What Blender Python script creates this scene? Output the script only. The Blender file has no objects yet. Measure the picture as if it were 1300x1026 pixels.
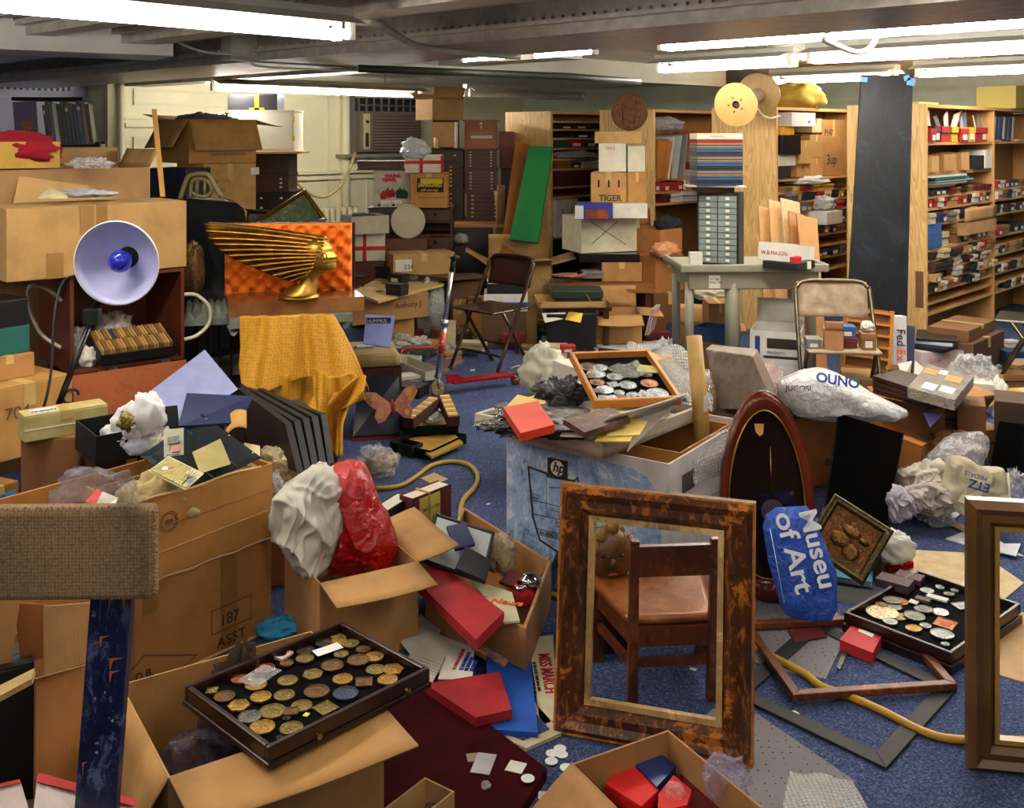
import bpy,bmesh,math,random
from mathutils import Vector,Matrix,noise
SC=bpy.context.scene
COL=SC.collection
# ---------------------------------------------------------------- camera, world, exposure
F,EYE,HY,CX=1312.0,1.65,170.0,650.0
cam=bpy.data.cameras.new('camera'); camo=bpy.data.objects.new('camera',cam); COL.objects.link(camo)
cam.sensor_width=36.0; cam.lens=36.0*F/1300.0
cam.shift_y=(HY-513.0)/1300.0; cam.clip_start=0.05
camo.location=(0,0,EYE); camo.rotation_euler=(math.pi/2,0,0)
SC.camera=camo
w=bpy.data.worlds.new('world'); SC.world=w; w.use_nodes=True
w.node_tree.nodes['Background'].inputs[0].default_value=(0.95,0.97,1.0,1)
w.node_tree.nodes['Background'].inputs[1].default_value=0.07
SC.view_settings.view_transform='Standard'; SC.view_settings.look='None'
SC.view_settings.gamma=1.0; SC.view_settings.exposure=0.35
SC.cycles.use_denoising=True; SC.cycles.max_bounces=7
SC.cycles.transparent_max_bounces=12; SC.cycles.sample_clamp_indirect=6.0
TUBE_STRENGTH=30.0
AX=Vector((0.684,0.7295,0)).normalized()      # direction the shelving rows run in
BX=Vector((0.7295,-0.684,0)).normalized()     # direction across the rows
UP=Vector((0,0,1))
R=math.radians
rnd=random.Random(7)

def P(x,y,z=None,d=None):
    """world point seen at photo pixel x,y at height z or distance d"""
    if d is None: d=(EYE-z)*F/(y-HY)
    return Vector(((x-CX)*d/F,d,EYE-(y-HY)*d/F))

# ---------------------------------------------------------------- materials
def lin(h):
    if isinstance(h,(tuple,list)): return (*h[:3],1)
    c=[int(h[i:i+2],16)/255 for i in (0,2,4)]
    return (*[x/12.92 if x <= 0.04045 else ((x+0.055)/1.055) ** 2.4 for x in c],1)
_M={}
def mat(hexc,kind='paper',rough=None,second=None,scale=1.0,bump=None):
    key=(hexc,kind,rough,second,scale,bump)
    if key in _M: return _M[key]
    m=bpy.data.materials.new(kind+'_'+str(hexc)); m.use_nodes=True
    nt=m.node_tree; N=nt.nodes; L=nt.links; b=N['Principled BSDF']
    c=lin(hexc)
    tc=N.new('ShaderNodeTexCoord'); mp=N.new('ShaderNodeMapping'); L.new(tc.outputs['Object'],mp.inputs[0])
    def nz(sc,det=4,dist=0.0,stretch=None,rgh=0.55):
        n=N.new('ShaderNodeTexNoise'); n.inputs['Scale'].default_value=sc; n.inputs['Detail'].default_value=det
        n.inputs['Roughness'].default_value=rgh; n.inputs['Distortion'].default_value=dist
        if stretch:
            q=N.new('ShaderNodeMapping'); q.inputs['Scale'].default_value=stretch; L.new(tc.outputs['Object'],q.inputs[0]); L.new(q.outputs[0],n.inputs[0])
        else: L.new(mp.outputs[0],n.inputs[0])
        return n.outputs[0]
    def ramp(fac,stops):
        r=N.new('ShaderNodeValToRGB'); L.new(fac,r.inputs[0]); e=r.color_ramp.elements
        e[0].position,e[0].color=stops[0][0],stops[0][1]; e[1].position,e[1].color=stops[-1][0],stops[-1][1]
        for p_,c_ in stops[1:-1]: k=e.new(p_); k.color=c_
        return r.outputs[0]
    def mul(cc,k): return (min(1,cc[0]*k),min(1,cc[1]*k),min(1,cc[2]*k),1)
    def bmp(h,s,dist=0.002):
        q=N.new('ShaderNodeBump'); q.inputs['Strength'].default_value=s; q.inputs['Distance'].default_value=dist
        L.new(h,q.inputs['Height']); L.new(q.outputs[0],b.inputs['Normal'])
    def setr(v): b.inputs['Roughness'].default_value=v if rough is None else rough
    c2=lin(second) if second else None
    if kind == 'paper':
        L.new(ramp(nz(14*scale,5),[(0.3,mul(c,0.86)),(0.7,c2 or mul(c,1.07))]),b.inputs['Base Color']); setr(0.7); bmp(nz(60,2),0.15)
    elif kind == 'card':          # corrugated cardboard
        L.new(ramp(nz(9*scale,6),[(0.25,mul(c,0.74)),(0.5,c),(0.75,c2 or mul(c,1.12))]),b.inputs['Base Color']); setr(0.75)
        wv=N.new('ShaderNodeTexWave'); wv.inputs['Scale'].default_value=60; wv.inputs['Distortion'].default_value=1.0; L.new(mp.outputs[0],wv.inputs[0])
        bmp(wv.outputs[1],0.12)
    elif kind == 'wood':
        st=(1.2,1.2,14) if scale >= 0 else (14,1.2,1.2)
        st={1.0: (9,9,0.9),2.0: (0.9,9,9),3.0: (9,0.9,9)}.get(scale,(9,9,0.9))
        g=nz(2.2,8,1.4,st,0.65)
        L.new(ramp(g,[(0.28,mul(c,0.5)),(0.45,c),(0.62,mul(c,0.82)),(0.75,c2 or mul(c,1.2))]),b.inputs['Base Color']); setr(0.45); bmp(g,0.2)
    elif kind == 'plywood':
        g=nz(1.6,3,1.2,(5,5,0.7),0.5)
        mth=N.new('ShaderNodeMath'); mth.operation='MULTIPLY'; mth.inputs[1].default_value=9; L.new(g,mth.inputs[0])
        fr=N.new('ShaderNodeMath'); fr.operation='FRACT'; L.new(mth.outputs[0],fr.inputs[0])
        L.new(ramp(fr.outputs[0],[(0.0,mul(c,0.8)),(0.35,c),(0.8,c2 or mul(c,1.08)),(1.0,mul(c,0.78))]),b.inputs['Base Color']); setr(0.5)
    elif kind == 'worn':          # paint with chips and scratches in the second colour
        g=nz(4.5*scale,12,0.5,None,0.74); g2=nz(26*scale,8,0.4,(1,1,0.35),0.7)
        mx=N.new('ShaderNodeMixRGB'); L.new(ramp(g,[(0.36,mul(c,0.35)),(0.47,c),(0.55,mul(c,1.15)),(0.575,c2 or mul(c,2))]),mx.inputs[1]); mx.inputs[2].default_value=mul(c2 or mul(c,2),0.9)
        L.new(ramp(g2,[(0.53,(0,0,0,1)),(0.62,(0.7,0.7,0.7,1))]),mx.inputs[0]); L.new(mx.outputs[0],b.inputs['Base Color']); setr(0.5); bmp(g,0.5)
    elif kind == 'fabric':
        wv=nz(260,2); L.new(ramp(nz(12*scale,5),[(0.3,mul(c,0.8)),(0.7,c2 or mul(c,1.1))]),b.inputs['Base Color']); setr(0.95); bmp(wv,0.4)
    elif kind == 'weave':         # coarse burlap
        v=N.new('ShaderNodeTexVoronoi'); v.inputs['Scale'].default_value=150; v.inputs['Randomness'].default_value=0.35; L.new(mp.outputs[0],v.inputs[0])
        mx=N.new('ShaderNodeMixRGB'); mx.blend_type='MULTIPLY'; mx.inputs[0].default_value=0.8
        L.new(ramp(nz(7,7),[(0.3,c2 or mul(c,0.25)),(0.46,c),(0.7,mul(c,1.2))]),mx.inputs[1]); L.new(ramp(v.outputs[0],[(0.0,(1.4,1.4,1.4,1)),(0.75,(0.35,0.35,0.35,1))]),mx.inputs[2])
        L.new(mx.outputs[0],b.inputs['Base Color']); setr(1.0); bmp(v.outputs[0],-1.0,0.004)
    elif kind == 'brocade':
        v=N.new('ShaderNodeTexVoronoi'); v.inputs['Scale'].default_value=75; v.inputs['Randomness'].default_value=0.25; L.new(mp.outputs[0],v.inputs[0])
        L.new(ramp(v.outputs[0],[(0.1,mul(c,0.72)),(0.42,c),(0.6,mul(c,1.15))]),b.inputs['Base Color']); setr(0.65); bmp(v.outputs[0],0.5)
    elif kind == 'carpet':
        a=nz(150,5,0.4,None,0.8); q=nz(3,4)
        mx=N.new('ShaderNodeMixRGB'); mx.blend_type='MULTIPLY'; mx.inputs[0].default_value=0.6
        L.new(ramp(a,[(0.36,mul(c,0.35)),(0.5,c),(0.66,c2)]),mx.inputs[1]); L.new(ramp(q,[(0.3,(0.7,0.7,0.7,1)),(0.7,(1.2,1.2,1.2,1))]),mx.inputs[2])
        L.new(mx.outputs[0],b.inputs['Base Color']); setr(1.0); bmp(a,0.9,0.006)
    elif kind == 'dots':          # pale felt with a regular dot print
        v=N.new('ShaderNodeTexVoronoi'); v.inputs['Scale'].default_value=38*scale; v.inputs['Randomness'].default_value=0.3; L.new(mp.outputs[0],v.inputs[0])
        L.new(ramp(v.outputs[0],[(0.10,c2),(0.15,c),(1.0,mul(c,0.9))]),b.inputs['Base Color']); setr(0.95)
    elif kind == 'metal':
        b.inputs['Metallic'].default_value=1.0; L.new(ramp(nz(16*scale,6),[(0.3,mul(c,0.6)),(0.7,c2 or mul(c,1.1))]),b.inputs['Base Color']); setr(0.32); bmp(nz(50,2),0.1)
    elif kind == 'medal':         # struck relief on a metal disc
        b.inputs['Metallic'].default_value=0.75; g=nz(75,3,1.5)
        L.new(ramp(g,[(0.35,mul(c,0.35)),(0.55,mul(c,0.8)),(0.7,c2 or mul(c,1.25))]),b.inputs['Base Color']); setr(0.4); bmp(g,0.9,0.004)
    elif kind == 'paint':
        L.new(ramp(nz(5*scale,6),[(0.3,mul(c,0.88)),(0.7,c2 or mul(c,1.05))]),b.inputs['Base Color']); setr(0.4)
    elif kind == 'velvet':
        L.new(ramp(nz(8*scale,4),[(0.3,mul(c,0.7)),(0.7,c2 or mul(c,1.3))]),b.inputs['Base Color']); setr(1.0); b.inputs['Specular IOR Level'].default_value=0.08
    elif kind == 'gloss':
        L.new(ramp(nz(5*scale,5),[(0.3,mul(c,0.8)),(0.7,c2 or mul(c,1.1))]),b.inputs['Base Color']); setr(0.15)
    elif kind == 'plastic':       # crinkled opaque bag
        g=nz(22*scale,5,1.2); L.new(ramp(g,[(0.3,mul(c,0.8)),(0.7,c2 or mul(c,1.1))]),b.inputs['Base Color']); setr(0.22); bmp(g,0.9,0.02)
        b.inputs['Specular IOR Level'].default_value=0.7
    elif kind in ('film','bubble'):   # clear wrapping
        tr=N.new('ShaderNodeBsdfTransparent'); mix=N.new('ShaderNodeMixShader'); b.inputs['Base Color'].default_value=c; setr(0.12)
        if kind == 'bubble':
            v=N.new('ShaderNodeTexVoronoi'); v.inputs['Scale'].default_value=85; v.inputs['Randomness'].default_value=0.1; L.new(mp.outputs[0],v.inputs[0])
            bmp(v.outputs[0],1.0,0.01); f=ramp(v.outputs[0],[(0.0,(0.65,)*3+(1,)),(0.6,(0.3,)*3+(1,))])
        else:
            g=nz(26*scale,4,1.0); bmp(g,0.8,0.02); f=ramp(g,[(0.4,(0.16,)*3+(1,)),(0.7,(0.5,)*3+(1,))])
        L.new(f,mix.inputs[0]); L.new(tr.outputs[0],mix.inputs[1]); L.new(b.outputs[0],mix.inputs[2]); L.new(mix.outputs[0],N['Material Output'].inputs[0])
    elif kind == 'glass':
        b.inputs['Base Color'].default_value=c; setr(0.05); b.inputs['Alpha'].default_value=0.25
    elif kind == 'strips':        # the edges of many thin sheets or cards
        wv=N.new('ShaderNodeTexWave'); wv.bands_direction={1.0: 'X',2.0: 'Y',3.0: 'Z'}.get(scale,'X'); wv.inputs['Scale'].default_value=55; wv.inputs['Distortion'].default_value=2.5; wv.inputs['Detail'].default_value=3
        L.new(mp.outputs[0],wv.inputs[0]); L.new(ramp(wv.outputs[1],[(0.2,c2 or mul(c,0.4)),(0.6,c)]),b.inputs['Base Color']); setr(0.7)
    elif kind == 'emit':
        b.inputs['Base Color'].default_value=c; b.inputs['Emission Color'].default_value=c; b.inputs['Emission Strength'].default_value=rough
    elif kind == 'plain':
        b.inputs['Base Color'].default_value=c; setr(0.6)
    _M[key]=m
    return m
CARD=lambda h='A87B4B': mat(h,'card')

# ---------------------------------------------------------------- frames and mesh building
class Fr:
    """a local frame: origin o, axes u (along), v (away), w (up)"""
    def __init__(s,o,u=(1,0,0),v=None,w=None):
        s.o=Vector(o); s.u=Vector(u).normalized()
        if v is None:
            v=Vector((-s.u.y,s.u.x,0)).normalized()
        s.v=Vector(v).normalized(); s.w=Vector(w).normalized() if w else s.u.cross(s.v).normalized()
    def p(s,a,b,c): return s.o+s.u*a+s.v*b+s.w*c
    def at(s,a,b,c,rz=0,tilt=0,roll=0):
        u,v,w=s.u.copy(),s.v.copy(),s.w.copy()
        q=Matrix.Rotation(rz,3,w); u=q @ u; v=q @ v
        q=Matrix.Rotation(tilt,3,u); v=q @ v; w=q @ w
        q=Matrix.Rotation(roll,3,v); u=q @ u; w=q @ w
        return Fr(s.p(a,b,c),u,v,w)
def fr(o,deg=0,tilt=0,roll=0):
    return Fr(o,(1,0,0),(0,1,0),(0,0,1)).at(0,0,0,R(deg),R(tilt),R(roll))
W0=Fr((0,0,0),(1,0,0),(0,1,0),(0,0,1))

def wrinkle(p,fq,seed=0):   # soft folds of cloth or film with a few sharp creases
    n=noise.noise(p*fq*0.35+Vector((seed*1.7,3,seed))); m=noise.noise(p*fq*0.5+Vector((9,seed,1)))
    a=math.sin(fq*p.dot(Vector((0.8,0.3,0.5)))+4*n); b=math.sin(1.7*fq*p.dot(Vector((-0.5,0.7,0.6)))+4*m)
    r1=(1-abs(math.sin(1.3*fq*p.dot(Vector((0.2,-0.6,0.9)))+4*n+1))) ** 2; r2=(1-abs(math.sin(2.9*fq*p.dot(Vector((0.9,0.5,-0.3)))+5*m))) ** 2
    return 0.4*a+0.22*b+0.5*r1+0.28*r2-0.2
class MB:
    def __init__(s): s.v=[]; s.f=[]; s.mi=[]; s.cur=0; s.sm=[]; s.smooth=False
    def add(s,vs,fs):
        b=len(s.v); s.v += [Vector(x) for x in vs]
        for f in fs: s.f.append([b+i for i in f]); s.mi.append(s.cur); s.sm.append(s.smooth)
        return s
    def m(s,i): s.cur=i; return s
    def hexa(s,q):   # 8 points: bottom loop 0-3, top loop 4-7
        return s.add(q,[(3,2,1,0),(4,5,6,7),(0,1,5,4),(1,2,6,5),(2,3,7,6),(3,0,4,7)])
    def box(s,f,a0,a1,b0,b1,c0,c1):
        return s.hexa([f.p(a0,b0,c0),f.p(a1,b0,c0),f.p(a1,b1,c0),f.p(a0,b1,c0),f.p(a0,b0,c1),f.p(a1,b0,c1),f.p(a1,b1,c1),f.p(a0,b1,c1)])
    def taper(s,f,a0,a1,b0,b1,c0,c1,k):
        d,e=(a1-a0)*(1-k)/2,(b1-b0)*(1-k)/2
        return s.hexa([f.p(a0+d,b0+e,c0),f.p(a1-d,b0+e,c0),f.p(a1-d,b1-e,c0),f.p(a0+d,b1-e,c0),f.p(a0,b0,c1),f.p(a1,b0,c1),f.p(a1,b1,c1),f.p(a0,b1,c1)])
    def plate(s,pts,t,n=None):   # polygon extruded by t along its normal
        pts=[Vector(x) for x in pts]; k=len(pts)
        if n is None:
            n=Vector((0,0,0))
            for i in range(k): n += (pts[i]-pts[0]).cross(pts[(i+1) % k]-pts[0])
        n=Vector(n).normalized()*t
        vs=pts+[x+n for x in pts]
        fs=[tuple(range(k))[::-1],tuple(range(k,2*k))]+[(i,(i+1) % k,k+(i+1) % k,k+i) for i in range(k)]
        return s.add(vs,fs)
    def tube(s,pts,r,n=8,cap=True):
        pts=[Vector(x) for x in pts]; vs=[]; prev=None
        if len(pts) > 3 and not isinstance(r,(list,tuple)) and not getattr(s,'sharp',False):   # run a smooth spline through the points
            q=[]
            for i in range(len(pts)-1):
                p0,p1,p2,p3=pts[max(i-1,0)],pts[i],pts[i+1],pts[min(i+2,len(pts)-1)]
                for k in range(4):
                    t=k/4; q.append(0.5*((2*p1)+(p2-p0)*t+(2*p0-5*p1+4*p2-p3)*t*t+(3*p1-p0-3*p2+p3)*t ** 3))
            pts=q+[pts[-1]]
        for i,p in enumerate(pts):
            t=(pts[min(i+1,len(pts)-1)]-pts[max(i-1,0)]).normalized()
            if prev is None: prev=t.orthogonal().normalized()
            a=(prev-t*prev.dot(t)).normalized(); prev=a; bb=t.cross(a)
            rr=r[i] if isinstance(r,(list,tuple)) else r
            vs += [p+(a*math.cos(2*math.pi*j/n)+bb*math.sin(2*math.pi*j/n))*rr for j in range(n)]
        fs=[(i*n+j,i*n+(j+1) % n,(i+1)*n+(j+1) % n,(i+1)*n+j) for i in range(len(pts)-1) for j in range(n)]
        if cap: fs += [tuple(range(n))[::-1],tuple(range((len(pts)-1)*n,len(pts)*n))]
        o=s.smooth; s.smooth=True; s.add(vs,fs); s.smooth=o
        return s
    def lathe(s,f,prof,n=24,cap=True):   # prof: (radius, height) about w
        vs=[f.p(r*math.cos(2*math.pi*j/n),r*math.sin(2*math.pi*j/n),h) for r,h in prof for j in range(n)]
        k=len(prof)
        fs=[(i*n+j,i*n+(j+1) % n,(i+1)*n+(j+1) % n,(i+1)*n+j) for i in range(k-1) for j in range(n)]
        if cap: fs += [tuple(range(n))[::-1],tuple(range((k-1)*n,k*n))]
        return s.add(vs,fs)
    def grid(s,fn,nu,nv,t=0.0,closed=False):   # fn(u,v)->point; optional thickness
        vs=[Vector(fn(i/(nu-1),j/(nv-1))) for j in range(nv) for i in range(nu)]
        fs=[(j*nu+i,j*nu+i+1,(j+1)*nu+i+1,(j+1)*nu+i) for j in range(nv-1) for i in range(nu-1)]
        o=s.smooth; s.smooth=True; s.add(vs,fs); s.smooth=o
        return s
    def blob(s,f,rx,ry,rz,amp=0.15,freq=4.0,nu=26,nv=15,seed=0,flat=None,sharp=False):
        vs=[]
        for j in range(nv):
            ph=math.pi*j/(nv-1)
            for i in range(nu):
                th=2*math.pi*i/nu
                x,y,z=math.sin(ph)*math.cos(th),math.sin(ph)*math.sin(th),math.cos(ph)
                q=Vector((x,y,z))*freq*0.5+Vector((seed*7.3,seed*3.1,seed))
                k=noise.fractal(q,0.7,2.1,4) if not sharp else (0.45-abs(noise.noise(q))*2.0+0.6*(0.25-abs(noise.noise(q*2.1+Vector((3,1,7)))))+0.3*(0.2-abs(noise.noise(q*4.7)))+0.6*noise.noise(q*0.8))
                if sharp == 'fold': k=1.3*wrinkle(q,2.2,seed)
                k=1+amp*k
                zz=z*rz*k
                if flat is not None and zz < flat: zz=flat
                vs.append(f.p(x*rx*k,y*ry*k,zz))
        fs=[(j*nu+i,(j+1)*nu+i,(j+1)*nu+(i+1) % nu,j*nu+(i+1) % nu) for j in range(nv-1) for i in range(nu)]
        o=s.smooth; s.smooth=True; s.add(vs,fs); s.smooth=o
        return s
    def build(s,name,mats,parent=None,label=None,cat=None,group=None,kind=None,bevel=0,sub=0,solid=0):
        me=bpy.data.meshes.new(name)
        if parent is not None:
            inv=parent.matrix_world_own.inverted() if hasattr(parent,'matrix_world_own') else WM[parent.name].inverted()
            vs=[inv @ x for x in s.v]; M=Matrix()
        else:
            xs=[x.x for x in s.v]; ys=[x.y for x in s.v]; zs=[x.z for x in s.v]
            c=Vector(((min(xs)+max(xs))/2,(min(ys)+max(ys))/2,min(zs))); M=Matrix.Translation(c); vs=[x-c for x in s.v]
        me.from_pydata(vs,[],s.f)
        if not isinstance(mats,(list,tuple)): mats=[mats]
        for m_ in mats: me.materials.append(m_)
        me.polygons.foreach_set('material_index',s.mi); me.polygons.foreach_set('use_smooth',s.sm)
        bm=bmesh.new(); bm.from_mesh(me); bmesh.ops.recalc_face_normals(bm,faces=bm.faces); bm.to_mesh(me); bm.free()
        o=bpy.data.objects.new(name,me); COL.objects.link(o)
        if parent is not None: o.parent=parent; WM[o.name]=WM[parent.name].copy()
        else: o.location=M.to_translation(); WM[o.name]=M
        if bevel:
            q=o.modifiers.new('bevel','BEVEL'); q.width=bevel; q.segments=2; q.limit_method='ANGLE'
        if solid:
            q=o.modifiers.new('solid','SOLIDIFY'); q.thickness=solid; q.offset=0
        if sub:
            q=o.modifiers.new('sub','SUBSURF'); q.levels=sub; q.render_levels=sub
        tag(o,label,cat,group,kind)
        return o
WM={}
def tag(o,label=None,cat=None,group=None,kind=None):
    if label: o['label']=label
    if cat: o['category']=cat
    if group: o['group']=group
    if kind: o['kind']=kind
    return o
def thing(name,label,cat,loc,group=None):
    o=bpy.data.objects.new(name,None); COL.objects.link(o); o.location=loc; o.empty_display_size=0.1
    WM[o.name]=Matrix.Translation(Vector(loc))
    return tag(o,label,cat,group)
def text(s,f,size,m,parent,ext=0.0008,name='lettering',sx=1.0,bold=0.0,align='LEFT',spacing=1.0,shear=0):
    """lettering lying in the u-w plane of frame f, facing -v"""
    cu=bpy.data.curves.new(name,'FONT'); cu.body=s; cu.size=size; cu.extrude=ext; cu.offset=bold; cu.align_x=align; cu.space_character=spacing; cu.shear=shear
    cu.materials.append(m); o=bpy.data.objects.new(name,cu); COL.objects.link(o)
    M=Matrix((( f.u.x*sx,f.w.x,-f.v.x,f.o.x),(f.u.y*sx,f.w.y,-f.v.y,f.o.y),(f.u.z*sx,f.w.z,-f.v.z,f.o.z),(0,0,0,1)))
    if parent is not None: o.parent=parent; M=WM[parent.name].inverted() @ M
    dg=None
    o.matrix_local=M if parent is None else M
    return o
def flat(f): return Fr(f.o,f.u,-f.w,f.v)     # lettering frame lying on a face that looks along +w

# ---------------------------------------------------------------- common things
def seg(A,B): return Fr(A,B-A)
def carton(name,label,A,B,dep,h,m=None,flaps=None,tape='C9A868',closed=False,group=None,cat='box',tilt=0,flen=None,inner=None,wall=0.005,base=None):
    """cardboard box from bottom front edge A-B; flaps: dict side->angle from upright (F front, K back, L left, R right)"""
    m=m or CARD(); A=Vector(A); B=Vector(B)
    f=seg(A,B)
    if tilt: f=f.at(0,0,0,0,R(tilt))
    W=(B-A).length; t=wall
    o=thing(name,label,cat,f.p(W/2,dep/2,0),group)
    if closed:
        MB().box(f,0,W,0,dep,0,h).build('body',m,o,bevel=0.004)
        if h > 0.08:
            MB().box(f,0.001,W-0.001,0.001,dep/2-0.001,h,h+0.003).build('flap',m,o)
            MB().box(f,0.001,W-0.001,dep/2+0.001,dep-0.001,h,h+0.003).build('flap',m,o)
        if tape:
            tw=min(0.05,W*0.15)
            MB().box(f,W/2-tw/2,W/2+tw/2,-0.0008,dep+0.0008,h+0.003,h+0.004).box(f,W/2-tw/2,W/2+tw/2,-0.0012,0,h-h*0.3,h+0.004).build('tape',mat(tape,'gloss',0.3),o)
    else:
        b=MB().box(f,0,W,0,t,0,h).box(f,0,W,dep-t,dep,0,h).box(f,0,t,t,dep-t,0,h).box(f,W-t,W,t,dep-t,0,h).box(f,t,W-t,t,dep-t,0,t)
        b.build('body',m,o)
        fl=flen or min(dep,W)/2
        for k,(sd,ang) in enumerate((flaps or {}).items()):
            e=R(ang); rr=0.006*(k % 2)
            base_,along,out,ln={'F': (f.p(0,0,h),f.u,-f.v,W),'K': (f.p(0,dep,h),f.u,f.v,W),'L': (f.p(0,0,h),f.v,-f.u,dep),'R': (f.p(W,0,h),f.v,f.u,dep)}[sd]
            d_=f.w*math.cos(e)+out*math.sin(e); nn=along.cross(d_).normalized()
            a_=base_+d_*0.001
            def fn(u_,v_): return a_+along*(ln*(0.004+0.992*u_))+d_*(fl*v_)+nn*(0.012*fl/0.2*math.sin(v_*2.2)*math.sin(u_*3.0+k))
            MB().grid(fn,7,5).build('flap',m,o,solid=t)
    return o,f
def pillow(name,label,px,d,dep,m,cat,fq=28.0,amp=0.02,seed=0,p=2.5,lean=0.0,base=None,nu=90,nv=26,drop=True,back=0.6):
    """soft filled thing (bag, cloth): outline drawn at distance d, bulging dep towards us and back*dep behind"""
    pts=[P(x,y,d=d) for x,y in px]; n_=len(pts); zmin=min(q.z for q in pts); c=sum(pts,Vector())/n_
    def cp(t):
        k=(t % 1)*n_; i=int(k); q=k-i; p0,p1,p2,p3=[pts[(i+j-1) % n_] for j in range(4)]
        return 0.4*(p1+(p2-p1)*q)+0.3*((2*p1)+(p2-p0)*q+(2*p0-5*p1+4*p2-p3)*q*q+(3*p1-p0-3*p2+p3)*q ** 3)
    b=MB()
    for sg in (-1,1):
        def fn(u,v):
            e=cp(u); q=c+(e-c)*v; w=(1-v ** p) ** 0.6 if v < 1 else 0
            dd=dep if sg < 0 else dep*back
            q=q+Vector((0,sg*dd*w+lean*(q.z-zmin),0))
            k=wrinkle(q,fq,seed)*amp*(0.35+0.65*min(1,(1-v)*6))
            return q+((q-c)+Vector((0,sg*0.12,0))).normalized()*k
        b.grid(fn,nu,nv)
    return b.build(name,m,None,label,cat)
def slab(name,label,cat,pts,t,m,group=None,parent=None,bevel=0):
    return MB().plate(pts,t).build(name,m,parent,label,cat,group,bevel=bevel)
def qd(px,z=None,d=None):   # pixel corners on a level surface at height z
    return [P(x,y,z=z) if len(q) == 0 else P(x,y,d=q[0]) for x,y,*q in px]
# ================================================================ the room
WALLM=mat('E6DFBC','paint',0.55,scale=0.5); GREENW=mat('CDD2BE','paint',0.6)
CEIL=mat('BDBBB2','paint',0.4,scale=2.0); BEAMM=mat('A8A298','paint',0.35,'C4BEB4',3.0)
K0=Vector((0.17,15.1,0))                    # far corner of the room
ZC=2.27
def struct(mb,name,m,**k):
    return mb.build(name,m,None,None,None,None,'structure',**k)
fa=Fr(K0,-AX,BX,UP)   # a: along left wall towards the viewer, b: along the back wall to the right
struct(MB().box(fa,-0.5,22,-3.5,16,-0.05,0),'floor',mat('2C3C6A','carpet',second='7082B0'))
struct(MB().box(fa,-0.5,22,-3.5,16,ZC,ZC+0.1),'ceiling',CEIL)
struct(MB().box(fa,0,6.27,-0.15,0,0,ZC),'wall_left',WALLM)
struct(MB().box(fa,-0.15,0,-0.15,16,0,ZC),'wall_back',GREENW)
# recess at the far left behind the book shelf
struct(MB().box(fa,6.12,6.27,-0.45,0,0,ZC),'wall_recess_side',WALLM)
struct(MB().box(fa,6.12,22,-0.6,-0.45,0,ZC),'wall_recess',mat('A4A8BC','paint',0.6))
struct(MB().box(fa,22,22.15,-3.5,16,0,ZC),'wall_front',WALLM)
struct(MB().box(fa,-0.5,22,16,16.15,0,ZC),'wall_right',GREENW)
# raised panel mouldings on the cream wall
tm=MB()
for a0,a1,c0,c1 in ((4.7,6.0,1.95,2.12),(4.7,6.0,0.9,1.62),(3.5,4.25,0.3,2.1),(2.9,3.35,0.3,2.1)):
    for (x0,x1,y0,y1) in ((a0,a1,c0,c0+0.025),(a0,a1,c1-0.025,c1),(a0,a0+0.025,c0,c1),(a1-0.025,a1,c0,c1)):
        tm.box(fa,x0,x1,0,0.025,y0,y1)
struct(tm,'trim_1',WALLM)
struct(MB().box(fa,4.6,6.1,0,0.05,1.72,1.76).box(fa,4.6,6.1,0,0.035,2.16,2.22).box(fa,4.6,6.1,0,0.03,1.80,1.82),'trim_2',WALLM)
struct(MB().box(fa,2.5,4.1,0,0.10,1.17,1.20).box(fa,2.5,4.1,0,0.05,1.10,1.17),'trim_3',WALLM)
struct(MB().tube([fa.p(6.15,0.06,0.2),fa.p(6.15,0.06,ZC)],0.03).tube([fa.p(3.3,0.07,0.2),fa.p(3.3,0.07,ZC)],0.055),'trim_4',WALLM)
struct(MB().box(fa,0,0.02,0.4,16,2.02,2.06).box(fa,0,0.03,5.2,5.3,1.4,2.06).box(fa,0,0.03,0,16,0,0.12),'trim_5',GREENW)
dn=MB(); dn.box(fa,6.4,9,-0.44,-0.38,2.16,2.2).box(fa,6.4,9,-0.44,-0.40,2.0,2.03)
for i in range(30): dn.box(fa,6.45+i*0.06,6.48+i*0.06,-0.44,-0.39,2.09,2.15)
struct(dn,'trim_8',mat('B4B8C8','paint',0.6))
# ceiling beams across the room (direction B) with riveted flange strips
def beamB(name,p0,p1,wid,z0,z1,m=BEAMM,rib=True):
    u=(p1-p0).normalized(); L_=(p1-p0).length
    f=Fr(p0,u,Vector((-u.y,u.x,0)),UP)
    b=MB().box(f,0,L_,0,wid,z0,z1)
    if rib:
        b.box(f,0,L_,-0.05,0,z0+0.05,z0+0.07).box(f,0,L_,wid,wid+0.05,z0+0.05,z0+0.07)
        n=int(L_/0.06)
        for i in range(n): b.box(f,i*0.06,i*0.06+0.03,-0.05,-0.028,z0+0.07,z0+0.085)
    return struct(b,name,m)
q=Vector((0,4.9,0))
beamB('beam_1',q-BX*7,q+BX*6,0.75,2.10,ZC)
q=Vector((0,3.75,0))
beamB('beam_2',q-BX*7,q+BX*6,0.18,2.16,ZC)
q=Vector((0,6.9,0))
beamB('beam_3',q-BX*7,q+BX*0.4,0.25,2.14,ZC)
q=Vector((0,3.1,0))
beamB('beam_4',q-BX*7,q+BX*6,0.14,2.18,ZC)
fz=lambda x,y,z: Vector((x,y,z))
# pressed ribs on the slab between the beams
rb=MB()
for k in range(26):
    q=Vector((0,2.6+k*0.21,0)); f=Fr(q-BX*7,BX,AX,UP); rb.box(f,0,8.5 if k > 15 else 13,0,0.035,ZC-0.022,ZC)
struct(rb,'trim_6',CEIL)
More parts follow.
